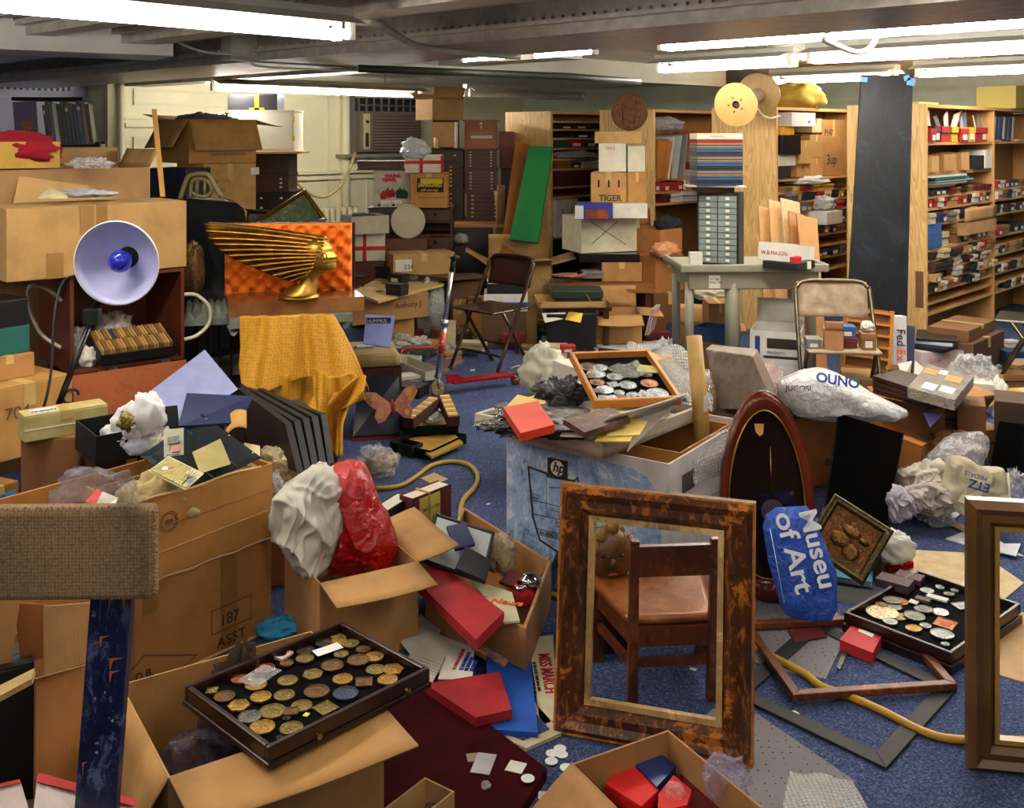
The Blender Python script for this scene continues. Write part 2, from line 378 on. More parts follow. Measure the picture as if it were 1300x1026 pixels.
# pale boxed beam over the shelving, and the grey one at the left (direction A)
def beamA(name,p0,p1,wid,z0,z1,m): 
    u=(p1-p0).normalized(); f=Fr(p0,u,Vector((-u.y,u.x,0)),UP)
    return struct(MB().box(f,0,(p1-p0).length,0,wid,z0,z1),name,m)
beamA('beam_5',Vector((-1.7,6.25,0)),Vector((2.05,9.9,0)),0.12,2.10,ZC,mat('C4C5B4','paint',0.5))
beamA('beam_6',P(-60,96,z=2.06)*1,P(262,105,z=2.06) ,0.2,2.06,ZC,mat('A8A49E','paint',0.5))
q0=P(-60,60,z=2.10); q1=P(220,71,z=2.10); q0.z=q1.z=0
beamA('beam_7',q0,q1,0.45,2.10,ZC,mat('DEDCD8','paint',0.5))
# ---- conduits
def pipe(name,label,pts,r,m,cat='pipe'):
    return MB().tube(pts,r,8).build(name,m,None,label,cat)
GREY=mat('9A968E','paint',0.4); DARK=mat('2C2B2A','paint',0.5)
pipe('conduit','dark steel pipe hung under the ceiling from the centre beam to the shelving',[P(455,87,z=2.07),P(720,97,z=2.05),P(812,104,z=2.03)],0.025,DARK)
pipe('conduit','curved grey conduit bending off the end of the largest ceiling lamp',[P(450,28,d=4.6),P(478,30,d=4.6),P(500,42,d=4.8),P(530,58,d=5.2),P(580,66,d=5.3),P(660,72,d=5.4)],0.018,GREY)
pipe('conduit','looped grey conduit hanging under the ceiling beside the bright right lamps',[P(1052,42,d=5.0),P(1046,50,d=5.0),P(1060,57,d=5.0),P(1085,66,d=5.0),P(1100,64,d=5.0),P(1110,54,d=5.0),P(1113,40,d=5.0)],0.014,GREY)
pipe('electric_cable','thin white cable strung along the ceiling from the white boxed duct',[P(215,47,d=6),P(240,60,d=6),P(265,67,d=6),P(300,70,d=6),P(318,78,d=6.2),P(330,84,d=6.5),P(390,88,d=7),P(460,90,d=7.4)],0.007,mat('B8B4AC','paint'),'cable')
# ---- fluorescent fixtures
DEADTUBE=mat('C8C8C4','gloss'); WHT=mat('D8D6CC','paint',0.35)
def lamp(label,A,B,lit=True,n=2,up=0.06,refl=True,wd=0.13,st=TUBE_STRENGTH):
    TUBE=mat('FFF6E6','emit',st)
    u=(B-A).normalized(); L_=(B-A).length; f=Fr(A,u,Vector((-u.y,u.x,0)).normalized())
    o=thing('fluorescent_lamp',label,'ceiling lamp',f.p(L_/2,0,up+0.05),'fluorescent ceiling lamps')
    MB().box(f,-0.02,L_+0.02,-wd/4,wd/4,up,up+0.05).build('channel',WHT,o,bevel=0.004)
    if refl:
        b=MB().plate([f.p(0,-wd,up-0.02),f.p(0,-wd/4,up+0.02),f.p(L_,-wd/4,up+0.02),f.p(L_,-wd,up-0.02)],0.003)
        b.plate([f.p(0,wd,up-0.02),f.p(0,wd/4,up+0.02),f.p(L_,wd/4,up+0.02),f.p(L_,wd,up-0.02)],0.003); b.build('reflector',WHT,o)
    for k in range(n):
        y=(k-(n-1)/2)*0.09
        MB().tube([f.p(0.03,y,0),f.p(L_-0.03,y,0)],0.019,10).build('tube',TUBE if lit else DEADTUBE,o)
        for a in (0.0,L_-0.03): MB().box(f,a,a+0.03,y-0.015,y+0.015,-0.022,up).build('socket',WHT,o)
    for a in (0.2,0.8): MB().tube([f.p(L_*a,0,up+0.05),f.p(L_*a,0,ZC-A.z)],0.005).build('hanger',GREY,o)
    return o
lamp('large lit twin fluorescent lamp at upper left, nearest of the lamps',P(440,45,z=2.06)-AX*2.9,P(440,45,z=2.06),st=34.0)
lamp('lit fluorescent lamp hung in front of the cream wall and air conditioner',P(268,112,z=2.06),P(268,112,z=2.06)+AX*((P(585,119,z=2.06)-P(268,112,z=2.06)).length),n=1,st=120.0)
q=P(592,120,z=2.06)
lamp('unlit fluorescent lamp hanging past the air conditioner towards the shelves',q,q+AX*1.9,lit=False)
def lb(px,py,L_,label,**k):
    a=P(px,py,z=2.13); return lamp(label,a,a+BX*L_,**dict(dict(st=56.0,wd=0.2),**k))
lb(586,75,0.45,'short lit lamp under the ceiling, first of the row behind the big beam',n=1)
lb(676,70,0.5,'short lit lamp under the ceiling above the green board, behind the big beam',n=1)
lb(842,60,2.2,'long lit lamp behind the big beam beside the looped conduit')
lb(838,89,1.1,'lit lamp just above the wooden cable spool')
lb(1030,77,1.7,'lit lamp passing over the top of the tall black board')
lb(982,104,1.15,'lit lamp nearest the wall, behind the tall black board')
lb(1165,95,1.3,'lit lamp nearest the wall above the rightmost shelf rack')
lb(325,84,0.8,'small lit lamp standing in for a ceiling reflection left of the dark pipe',n=1)  # lit tube added in place of a bright ceiling reflection
# unseen lamps like these, added around and behind the viewer as fill light
for k,(x,y) in enumerate(((-1.9,1.0),(0.4,1.3),(1.9,2.6),(-0.5,-1.6),(2.0,-0.6),(4.6,6.0),(-3.6,4.2))):
    a=Vector((x,y,2.13)); lamp('unseen twin fluorescent lamp added to fill the near part of the room with light',a-BX*1.1,a+BX*1.1,st=17.0)

# ================================================================ shelving rows
PLY=mat('D9AE6E','plywood',second='E8C586'); PINE=mat('CD9C5E','wood')
S4=Vector((3.11,7.73,0)); HS=1.874
def rack(k,label,boards,bays=2,depth=0.62,L_=2.92,mids=()):
    o_=S4-BX*(1.236*k)
    f=Fr(o_,AX,-BX,UP)      # a along the face away from us, b to the left into the rack
    o=thing('shelf_rack',label,'shelf rack',f.p(L_/2,depth/2,0),'plywood shelf racks standing in rows')
    MB().box(f,-0.03,0,0,depth,0,HS).build('end_panel',PLY,o)
    MB().box(f,0,L_,0,depth,HS-0.025,HS).build('top_board',PINE,o)
    MB().box(f,0,L_,depth/2-0.005,depth/2+0.005,0,HS-0.025).build('back_panel',mat('8A6438','plywood'),o)
    for i in range(1,bays+1): MB().box(f,L_*i/bays-0.02,L_*i/bays,0.0,depth/2-0.006,0,HS-0.03).build('upright',PINE,o)
    for z in boards:
        MB().box(f,0.002,L_-0.022,0.01,depth/2-0.006,z-0.02,z).build('shelf_board',PINE,o)
    return o,f
BRD={3: [0.25,0.62,1.02,1.12,1.30,1.40,1.51,1.61,1.70,1.78],2: [0.3,1.01,1.12,1.235],1: [0.3,0.45,0.56,0.665,0.765,0.86,0.98,1.074,1.16,1.27],0: [0.3,0.38,0.46,0.54,0.62,0.70,0.78,0.97,1.09,1.18,1.585]}
RACK={}
for k,lb_ in ((3,'leftmost plywood shelf rack with the timber and green board against its end panel'),(2,'plywood shelf rack with a round bronze plate on its end panel'),
               (1,'plywood shelf rack behind the small-parts drawer cabinet, cable spool on top'),(0,'right-hand plywood shelf rack behind the tall black board, full of small boxes')):
    RACK[k]=rack(k,lb_,BRD[k])
# ================================================================ helpers for placing by distance
def zz(y,d): return EYE-(y-HY)*d/F
def ED(x0,x1,z,d0,d1=None):
    d1=d1 or d0
    return Vector(((x0-CX)*d0/F,d0,z)),Vector(((x1-CX)*d1/F,d1,z))
def cb(name,label,x0,x1,z,h,d0,d1,dep,m=None,cat='box',closed=True,**k):
    A,B=ED(x0,x1,z,d0,d1)
    return carton(name,label,A,B,dep,h,m,closed=closed,cat=cat,**k)
INK=mat('241C18','plain',0.8); RED=mat('B3161E','paper'); WHITE=mat('DEDCD2','paper'); BLACK=mat('0A0A0C','paper',0.6)
NAVY=mat('1B2552','paper'); DKWOOD=mat('421608','wood',scale=2.0); MIDWOOD=mat('7A3E1C','wood',scale=2.0); BRASS=mat('B89A5A','metal'); KNOBM=mat('C8B48A','metal')
STEEL=mat('A8AAAE','metal'); GOLD=mat('B98E3A','metal')
def chest(name,label,x0,x1,z,h,d0,d1,dep,rows,cols=1,m=None,fm=None,knobs=2,cat='chest of drawers',group=None,knm=None,cornice=0.01):
    A,B=ED(x0,x1,z,d0,d1); f=seg(A,B); W=(B-A).length; m=m or DKWOOD
    o=thing(name,label,cat,f.p(W/2,dep/2,0),group)
    MB().box(f,0,W,0,dep,0.012,h-0.012).build('body',m,o)
    MB().box(f,-cornice,W+cornice,-cornice,dep,0,0.012).build('plinth',m,o); MB().box(f,-cornice,W+cornice,-cornice,dep,h-0.012,h).build('top',m,o)
    ih=(h-0.036)/rows; iw=(W-0.02)/cols
    for r in range(rows):
        for c in range(cols):
            a0=0.01+c*iw+0.003; c0=0.018+r*ih+0.002
            d_=MB().box(f,a0,a0+iw-0.006,-0.01,0.004,c0,c0+ih-0.004).build('drawer',fm or m,o,bevel=0.001)
            for k in range(knobs):
                a=a0+iw*(0.5 if knobs == 1 else (0.15+0.7*k/(knobs-1))); r_=min(0.011,ih*0.3)
                MB().box(f,a-r_,a+r_,-0.02,-0.01,c0+ih/2-r_*0.7,c0+ih/2+r_*0.7).build('knob',knm or KNOBM,d_)
    return o,f
def lay(name,label,c,w_,l_,t,deg,m,cat,group=None,tilt=0,roll=0,parent=None,pages=None,bevel=0.0):
    """a flat oblong thing (book, card, envelope, case) centred at c, underside on c.z"""
    f=fr(c,deg,tilt,roll)
    if pages is None:
        return MB().box(f,-w_/2,w_/2,-l_/2,l_/2,0,t).build(name,m,parent,label,cat,group,bevel=bevel or (0.002 if t > 0.01 else 0)),f
    o=thing(name,label,cat,f.o,group)
    tk=min(0.003,t*0.12)
    MB().box(f,-w_/2,w_/2,-l_/2,l_/2,0,tk).box(f,-w_/2,w_/2,-l_/2,l_/2,t-tk,t).box(f,-w_/2,-w_/2+tk,-l_/2,l_/2,tk,t-tk).build('cover',m,o)
    MB().box(f,-w_/2+tk,w_/2-0.004,-l_/2+0.004,l_/2-0.004,tk,t-tk).build('pages',pages,o)
    return o,f
def crumple(name,label,c,rx,ry,rz,m,cat,amp=0.3,freq=5.0,seed=0,group=None,deg=0,nu=34,nv=20,sharp=False,tilt=0,roll=0,parent=None):
    if sharp is True and m.name[:4] in ('film','plas','bubb'): sharp='fold'; amp *= 0.6; nu,nv=56,32
    f=fr((c[0],c[1],c[2]+rz*0.75),deg,tilt,roll)
    b=MB().blob(f,rx,ry,rz,amp,freq,nu,nv,seed,flat=-rz*0.75,sharp=sharp)
    return b.build(name,m,parent,label,cat,group)
FILM=mat('E8EAF0','film'); BUB=mat('E4E4E0','bubble'); CREAMB=mat('D8CDA0','paper'); 

# ================================================================ rack contents
# boxes drawn as lidded little cartons; copies share a mesh
PAL={'red': 'A01A20','dark red': '5E1016','white': 'D8D4C8','brown': '8A6038','tan': 'B8925A','black': '141416','navy': '1C2754','blue': '2A5590','grey': '6F6F70','cream': 'CFC09A','orange': 'D8481C','maroon': '40121A','green': '1E4A34','yellow': 'C8A030'}
_tiny={}
def tinybox(key,f,a,b,c,w_,dp,h,label,group,name='small_box',turn=0):
    """one lidded small box: unit mesh per colour, scaled by the object"""
    nolab=(len(bpy.data.objects)*7+int(a*100)) % 5 < 3; kk=key; key=key+('_' if nolab else '')
    if key not in _tiny:
        u=MB().box(W0,-0.5,0.5,-0.5,0.5,0,0.62); u.m(0).box(W0,-0.52,0.52,-0.53,0.5,0.6,1.0)
        if nolab: u.m(1).box(W0,-0.53,0.53,-0.535,0.51,0.55,0.62)
        else: u.m(1).box(W0,-0.3,0.22,-0.545,-0.53,0.15,0.55)
        lm=(mat('2A1C16','paper') if kk not in ('black','maroon') else mat('4A3A34','paper')) if nolab else (WHITE if kk not in ('white','cream') else RED)
        me=u.build('small_box',[mat(PAL[kk],'paper'),lm]); _tiny[key]=me.data; bpy.data.objects.remove(me)
    o=bpy.data.objects.new(name,_tiny[key]); COL.objects.link(o)
    o.location=f.p(a,b+dp/2,c); g=f.at(0,0,0,turn)
    M=Matrix((g.u,g.v,g.w)).transposed(); o.rotation_euler=M.to_euler(); o.scale=(w_,dp,h)
    WM[o.name]=Matrix.Translation(o.location)
    return tag(o,label,'box',group)
def fill(rk,z,a0,a1,hmax,keys,where,seed,wmin=0.06,wmax=0.12,dp=0.2,gap=0.012,layers=1,out=0.03):
    f=RACK[rk][1]; r=random.Random(seed); a=a0
    while a < a1-wmin:
        w_=min(r.uniform(wmin,wmax),a1-a); zc=z
        if r.random() < 0.08: a += w_; continue
        hb=hmax/layers
        for q in range(layers if r.random() < 0.8 else 1):
            k=r.choice(keys); h_=hb*r.uniform(0.72,0.96)
            tinybox(k,f,a+w_/2,0.015-r.uniform(0,out),zc+0.001,w_-gap,dp*r.uniform(0.8,1.05),h_,'small %s box %s' % (k,where),'small boxes '+where,turn=r.uniform(-0.06,0.06))
            zc += h_+0.004
        a += w_+gap*r.random()
RA='of the right-hand rack'
mix1=['red','white','black','tan','brown','dark red','navy']
fill(0,1.585,0.04,1.42,0.14,['red','white','red','yellow','dark red'],'on the top shelf '+RA,1,0.11,0.17)
fill(0,1.18,0.05,1.42,0.06,['brown','dark red','black'],'on the fourth shelf from the top '+RA,3,0.09,0.14)
fill(0,1.09,0.05,1.42,0.08,['black','red','white','red','tan'],'under the green folder '+RA,4,0.07,0.12)
fill(0,0.97,0.02,1.42,0.09,['cream','red','white','navy','maroon','grey','cream'],'above the widest gap '+RA,5,0.06,0.14)
fill(0,0.78,0.30,1.42,0.15,['red','tan','cream','black','brown'],'beside the blue box '+RA,6,0.1,0.17)
for i,(z,ks) in enumerate(((0.70,['tan','black','dark red','cream','red','brown']),(0.62,['white','black','black','maroon','cream']),(0.54,['dark red','tan','cream','white','navy','black']),(0.46,['tan','black','white','black','brown']))):
    fill(0,z,0.02,1.40,0.07,ks,'on the %s packed lower shelf %s' % (('topmost','second','third','lowest')[i],RA),10+i,0.08,0.14,out=0.07,dp=0.24)
for z,s_ in ((1.585,31),(1.24-0.06,32),(1.09,33),(0.97,34),(0.78,35),(0.62,36),(0.46,38),(0.30,39)):
    fill(0,z,1.5,2.35,0.08 if z != 1.585 else 0.02,['black','red','white','tan','navy','brown'],'on the %s shelf of the second bay' % {1.585: 'top',1.18: 'second',1.09: 'third',0.97: 'fourth',0.78: 'fifth',0.62: 'sixth',0.46: 'seventh',0.30: 'lowest'}[round(z,3)],s_,0.08,0.16)
f0=RACK[0][1]
def rb_(rk,name,label,a0,a1,z,h,dep=0.24,m=None,b0=0.0,cat='box',closed=True,group=None,rz=0,**k):
    f=RACK[rk][1].at(a0,b0,z+0.001,rz)
    return carton(name,label,f.p(0,0,0),f.p(a1-a0,0,0),dep,h,m,closed=closed,cat=cat,group=group,**k)
rb_(0,'storage_box','blue box at the front of the widest gap in the right-hand rack',0.0,0.28,0.78,0.1,m=mat('2A5590','paper'),tape=None)
rb_(0,'storage_box','second blue box stacked on the other in the right-hand rack',0.0,0.27,0.882,0.085,m=mat('2E5C9A','paper'),tape=None)
for i,(a,w_,h_,c_,l_) in enumerate(((0.08,0.14,0.12,'B8925A','small open brown carton under the top shelf, nearest the end panel'),(0.32,0.26,0.13,'A87B4B','open brown carton with a bowed front under the top shelf'),(0.68,0.18,0.14,'B08858','narrow brown carton under the top shelf, third along'),(0.98,0.22,0.11,'17171A','open black box under the top shelf, fourth along'),(1.22,0.18,0.15,'D8D4C8','white parcel with scribbled writing under the top shelf'))):
    rb_(0,'small_carton',l_,a,a+w_,1.36,h_,0.2,mat(c_,'card' if i != 3 else 'paper'),closed=(i == 4),flaps={})
MB().box(f0,0.02,1.42,0.02,0.28,1.335,1.36).build('cardboard_sheet',CARD(),None,'flattened brown board holding small cartons under the top shelf','board')
for i,(z,c_,l_,a0,a1) in enumerate(((1.19+0.055,'5B4334','brown folder',0.02,0.5),(1.262,'8C7A50','buff folder',0.1,0.75),(1.28,'5A8FB8','pale blue folder',0.12,0.9),(1.30,'1F5A46','green folder',0.1,0.8),(1.318,'C6C6C0','crumpled grey sheet',0.03,0.75))):
    MB().box(f0.at(0,0,0),a0,a1,-0.02,0.25,z,z+0.014).build('folder',mat(c_,'paper'),None,l_+' in the flat pile near the top of the right-hand rack','folder','folders piled flat near the top of the right-hand rack')
# paper bundles standing in the top shelf boxes
for i in range(11):
    a=0.06+i*0.125; r=rnd
    f=f0.at(a,0.05+0.02*(i % 3),1.60,R(r.uniform(-25,25)),R(r.uniform(-14,8)),R(r.uniform(-24,24)))
    MB().plate([f.p(-0.035,0,0.02),f.p(0.035,0,0.02),f.p(0.04,0.0,0.2+0.03*(i % 3)),f.p(-0.03,0.0,0.21)],0.006).build('paper_bundle',[WHITE,WHITE,mat('8E94A8','paper'),mat('5C6070','paper')][i % 4],None,['white','white','pale grey','dark grey'][i % 4]+' paper sleeve sticking up behind the red boxes on the top shelf','paper','paper sleeves on the top shelf of the right-hand rack')
for i in range(9):   # dark binders at the right edge
    a=1.52+i*0.06; f=f0.at(a,0.03,1.606,0,0,R(12))
    MB().box(f,0,0.03,0,0.22,0,0.2).build('binder',mat(['B7A888','24345E','2C4A72','1C2A50'][i % 4],'paper'),None,['buff','navy','slate blue','dark blue'][i % 4]+' binder leaning in the row on the top shelf at the right edge','binder','binders on the top shelf at the right edge')
rb_(0,'long_carton','long open tan carton in the widest gap of the right-hand rack',0.62,1.35,0.80+0.045,0.1,0.22,mat('B98F5E','card'),b0=-0.05,closed=False,flaps={'F': 0})
# piles under the lowest boards
fl=f0.at(0,0,0)
A_,B_=P(1176,468,z=0),P(1262,458,z=0)
pk,pf=carton('parcel','white parcel with pink print and a diamond mark under the right-hand rack',P(1170,480,z=0.0),P(1232,477,z=0.0),0.32,0.17,mat('D8CEC6','paper',second='CFA8AC'),closed=True)
text('\u25C7',pf.at(0.26,-0.002,0.02),0.14,INK,pk); text('GLUE',pf.at(0.05,-0.002,0.1),0.04,mat('C05070','paper'),pk)
for i,(c_,l_) in enumerate((('16181C','black binder lying on the pink-printed parcel'),('22304E','navy folder lying on a black binder'),('C4C8CC','pale folder near the top of the flat pile on the parcel'),('14161A','topmost black folder of the pile on the pink-printed parcel'))):
    lay('folder',l_,P(1198,478,z=0)+Vector((0.0,0.12,0.175+i*0.022)),0.34,0.26,0.02,40+i*9,mat(c_,'gloss',0.35),'folder')
cb('file_box','dark brown box with a worn corner on the floor right of the parcel',1236,1275,0,0.22,7.0,7.5,0.3,mat('5A3C24','card'))
cb('file_box','brown box stacked on the dark box right of the parcel',1230,1264,0.224,0.08,7.05,7.5,0.28,mat('6E4A2A','card'))

RB='of the spool rack'
f1=RACK[1][1]
fill(1,1.16,0.1,1.3,0.05,['yellow','maroon','black','brown','red'],'under the big cartons '+RB,41,0.1,0.2)
fill(1,1.074,0.02,1.3,0.08,['navy','white','yellow','red','black','grey','black'],'on the third shelf '+RB,42,0.08,0.15)
fill(1,0.98,0.25,1.3,0.085,['red','white','dark red','brown','grey'],'on the fourth shelf '+RB,43,0.1,0.18)
fill(1,0.86,0.3,1.3,0.085,['dark red','black','maroon'],'on the fifth shelf '+RB,44,0.1,0.2)
fill(1,0.765,0.3,1.3,0.07,['brown','black','maroon'],'on the sixth shelf '+RB,45,0.1,0.2)
fill(1,0.56,0.3,1.3,0.08,['black','grey','maroon'],'near the bottom '+RB,46,0.1,0.2)
rb_(1,'white_carton','long white carton jutting out of the shelf beside the black board',0.55,0.85,0.865,0.11,0.3,WHITE,b0=-0.16,tape=None)
def rbox(a0,a1,z,h,c_,label,rk=1,b0=0.0,kind='card',**k): return rb_(rk,'small_carton',label,a0,a1,z,h,0.24,mat(c_,kind),b0=b0,**k)
rbox(0.02,0.22,1.275,0.1,'17171A','black box at the bottom of the pile of cartons in the rack with the spool',kind='paper',tape=None)
o_,bf=rbox(0.02,0.3,1.38,0.09,'DCDAD4','white box low in the pile of cartons in the rack with the spool',kind='paper',tape=None)
rbox(0.32,0.55,1.275,0.11,'A67A48','brown carton with a scrawl at the foot of the carton pile',tape='8A5A30')
rbox(0.56,0.8,1.275,0.16,'B08550','tan carton second from the left at the foot of the carton pile')
rbox(0.02,0.32,1.475,0.16,'16161C','black album case standing in the carton pile',kind='gloss',tape=None,b0=-0.04)
rbox(0.33,0.55,1.39,0.2,'B08A52','tan carton in the middle of the carton pile',b0=-0.02)
o_,bf=rbox(0.56,0.8,1.44,0.2,'A67C4A','brown carton right of the middle of the carton pile')
rbox(0.05,0.28,1.64,0.07,'E0A020','yellow box near the top of the carton pile',kind='paper',tape=None)
o_,bf=rbox(0.14,0.56,1.712,0.115,'E4E4E4','white lidded box with a red mark at the top of the carton pile',kind='paper',tape=None,b0=-0.05)
text('PHI',bf.at(0.28,-0.002,0.03),0.03,RED,o_)
rbox(0.6,0.78,1.66,0.12,'C8B48C','pale box beside the white lidded box in the carton pile',kind='paper')
o_,bf=rb_(1,'tall_carton','tall brown carton with a scrawled mark beside the black board',0.84,1.3,1.275,0.5,0.24,CARD('A0743F'),b0=0.03)
text('3up',bf.at(0.09,-0.002,0.1),0.13,INK,o_); text('P147',bf.at(0.05,-0.002,0.36),0.08,INK,o_)
crumple('plastic_bag','crumpled white plastic bag stuffed on the shelf under the big cartons',f1.p(0.5,0.0,1.215),0.2,0.12,0.04,mat('E4E4E0','plastic'),'bag',0.4,6,3)
crumple('plastic_bag','crumpled grey film bag hanging over the edge of a shelf near the black board',f1.p(0.72,-0.04,0.98),0.1,0.08,0.07,mat('B4B4B4','plastic'),'bag',0.4,6,8)
crumple('dust_cloth','folded mustard dust cloth bundled on top of the rack beside the spool',f1.p(0.6,0.15,HS),0.24,0.16,0.13,mat('C8A84A','fabric'),'cloth',0.3,4,5)
RC='of the bronze-plate rack'
f2=RACK[2][1]
fill(2,1.12,0.0,1.0,0.10,['white','red','dark red','white','navy','red'],'on the upper box shelf '+RC,51,0.08,0.14)
fill(2,1.01,0.0,1.0,0.10,['white','tan','red','dark red','white','navy'],'on the lower box shelf '+RC,52,0.08,0.14)
for i,(c_,l_,a) in enumerate((('8C8C90','grey plastic-wrapped frame leaning furthest back',0.42),('C0C4C6','film-wrapped panel leaning second from the back',0.3),('D8D8D4','white film-wrapped panel leaning behind the brown board',0.17),('A0642C','brown hardboard panel leaning in front of the wrapped panels',0.06))):
    f=f2.at(a,0.0,1.237,0,0,R(9+i*3))
    MB().box(f,0,0.02,-0.02,0.26,0,0.42-i*0.012).build('leaning_panel',mat(c_,'gloss' if i < 3 else 'paper',0.3 if i < 3 else None),None,l_,'panel')
MB().box(f2.at(0.0,-0.012,1.237,0,0,R(4)),0.01,0.24,0,0.02,0,0.36).build('leaning_panel',mat('A5692E','paper'),None,'broad brown hardboard sheet at the front edge of the shelf','panel')
rbox(0.6,0.8,1.237,0.07,'D8D4C8','white banded box at the foot of the small pile under the orange box',2,kind='paper',tape=None)
rbox(0.6,0.8,1.309,0.07,'B5161C','red box in the small pile under the orange box',2,kind='paper',tape=None)
rbox(0.58,0.8,1.38,0.15,'B89050','tan taped carton under the orange box',2)
rbox(0.82,1.1,1.237,0.16,'141418','black box on the shelf right of the small pile',2,kind='paper',tape=None)
rbox(0.82,1.1,1.40,0.12,'D8CFC0','white box with red stripes on the black box',2,kind='paper',tape=None)
rbox(0.6,0.98,1.535,0.13,'E2521C','bright orange shoe box with a slipping lid high in the rack',2,kind='paper',tape=None,b0=-0.03)
crumple('plastic_bag','clear bag of parts pushed on the top of the wrapped panels',f2.p(0.25,0.1,1.68),0.2,0.12,0.07,mat('A8A8B0','plastic'),'bag',0.35,6,11)
# lower part of that rack: cartons on the floor behind the stack
cb('red_print_carton','open brown carton with a line of red print in the rack behind the drawer cart',838,866,0.62,0.22,8.7,8.9,0.35,CARD('9A6234'),closed=False,flaps={'K': 5})
cb('carton_with_seal','brown carton with a round red seal print on the floor of the rack',832,868,0.32,0.30,8.6,8.8,0.4,CARD('96622F'))
cb('carton','dark brown carton at the bottom under the red seal carton',830,872,0,0.32,8.55,8.75,0.4,CARD('6A4322'))
crumple('orange_wrapper','orange and clear wrapped bundle lying beside the red print carton',P(845,326,z=0.625)*1,0.12,0.09,0.07,mat('D89468','plastic'),'packet',0.3,5,4)
crumple('dark_cloth','black cloth stuffed into the open red-print carton',Vector((1.36,8.98,0.78)),0.11,0.12,0.09,mat('1A1C22','fabric'),'cloth',0.3,5,6)
RD='of the leftmost rack'
f3=RACK[3][1]
fill(3,1.51,0.0,0.85,0.09,['red','green','dark red'],'on the shelf with the green game box '+RD,61,0.2,0.3)
fill(3,1.30,0.05,0.85,0.08,['maroon','brown','white','maroon'],'above the brown case '+RD,62,0.15,0.25)
fill(3,1.61,0.1,0.85,0.05,['black','maroon'],'on an upper shelf '+RD,64,0.2,0.3); fill(3,1.70,0.1,0.85,0.05,['maroon','black'],'second shelf from the top '+RD,65,0.2,0.3)
rb_(3,'leather_case','dark brown leather case filling a wide shelf of the leftmost rack',0.04,0.85,1.12,0.155,0.24,mat('4A2616','paper'),tape=None,cat='case')
crumple('plastic_bag','white and grey bags crammed on a shelf of the leftmost rack',f3.p(0.35,0.05,1.402),0.25,0.12,0.045,mat('9C9AA4','plastic'),'bag',0.4,6,12)
o_,bf=rb_(3,'white_carton','white carton marked with a big X in the leftmost rack',0.0,0.36,0.62,0.37,0.26,mat('D0CCC4','paper'),tape=None,b0=-0.03)
MB().tube([bf.p(0.08,-0.002,0.05),bf.p(0.3,-0.002,0.3)],0.004,4).tube([bf.p(0.28,-0.002,0.06),bf.p(0.1,-0.002,0.28)],0.004,4).build('pen_mark',INK,o_)
rb_(3,'dark_case','tall black case on the low shelf of the leftmost rack',0.0,0.6,0.25,0.33,0.26,BLACK,tape=None,cat='case')
# things leaning on end panel 3
e3=f3.at(0,0,0,R(90))   # along the end panel
g=Fr(P(668,312,d=9.55),(1,0,0),(0,1,0),(0,0,1))
MB().hexa([P(632,345,d=9.25),P(657,345,d=9.3),P(664,345,d=9.45),P(640,345,d=9.45),P(654,180,d=10.15),P(667,182,d=10.15),P(672,184,d=10.3),P(659,180,d=10.3)]).build('wooden_timber',mat('A8682E','wood'),None,'rough brown timber post leaning on the leftmost plywood end panel','timber',bevel=0.005)
MB().plate([P(648,306,d=9.3),P(684,310,d=9.2),P(702,188,d=9.7),P(673,187,d=9.8)],0.03).build('green_board',mat('0E7A3A','paint',0.5),None,'bright green painted board leaning on the leftmost plywood end panel','board',bevel=0.002)
o_,bf=cb('carton','open brown carton with spread flaps holding the foot of the green board',618,700,0.1,0.42,8.9,8.9,0.5,CARD('B08A56'),closed=False,flaps={'F': 70,'K': 20,'L': 60,'R': 75},flen=0.22)
cb('carton','flat brown carton under the open carton of the green board',615,700,0,0.1,8.88,8.88,0.5,CARD('8A6238'))
for a_ in (0,):
    MB().plate([P(632,235,d=9.8),P(641,235,d=9.9),P(640,345,d=9.9),P(628,345,d=9.8)],0.01).build('cardboard_sheet',CARD('8F7050'),None,'greyish cardboard strip standing left of the timber post','board')
# ---------------- the stack in front of end panel 2
z=0
def st(name,label,x0,x1,h,c_,d0=8.9,d1=None,dep=0.4,kind='card',zb=None,**k):
    global z
    if zb is not None: z=zb
    r=cb(name,label,x0,x1,z,h,d0,d1 or d0,dep,mat(c_,kind),**k); z += h+0.004
    return r
o_=thing('low_table','small low table of dark wood under the stack of cartons by the rack','table',(0.62,8.55,0))
tf=Fr((0.3,8.35,0),(1,-0.05,0))
MB().box(tf,0,0.85,0,0.6,0.37,0.4).build('tabletop',mat('8A5A2C','wood',scale=2.0),o_)
for a in (0.03,0.78):
    for b in (0.03,0.53): MB().box(tf,a,a+0.04,b,b+0.04,0,0.37).build('leg',DKWOOD,o_)
st('carton','brown carton at the foot of the stack by the bronze plate',764,815,0.16,'A57845',zb=0.404,d0=8.7)
st('document_case','flat black case under the white carton marked X',736,812,0.07,'17171C',kind='gloss',tape=None,cat='case',d0=8.7)
o_,bf=st('white_carton','white carton with two crossed pen marks under the game box',738,812,0.30,'DAD8BC',kind='paper',tape=None,d0=8.7,d1=8.9)
MB().tube([bf.p(0.08,-0.002,0.27),bf.p(0.42,-0.002,0.06)],0.003,4).tube([bf.p(0.1,-0.002,0.08),bf.p(0.34,-0.002,0.26)],0.003,4).build('pen_mark',INK,o_)
o_,bf=st('game_box','blue white and orange game box jutting left in the stack',730,776,0.12,'24308C',kind='paper',tape=None,d0=8.5,d1=8.45)
zg=z
MB().box(bf,0.0,0.07,-0.003,0,0.005,0.115).build('label_patch',mat('E0D8D0','paper'),o_); MB().box(bf,0.09,0.27,-0.003,0,0.005,0.085).build('picture',mat('2C1C18','paper',second='A04020'),o_)
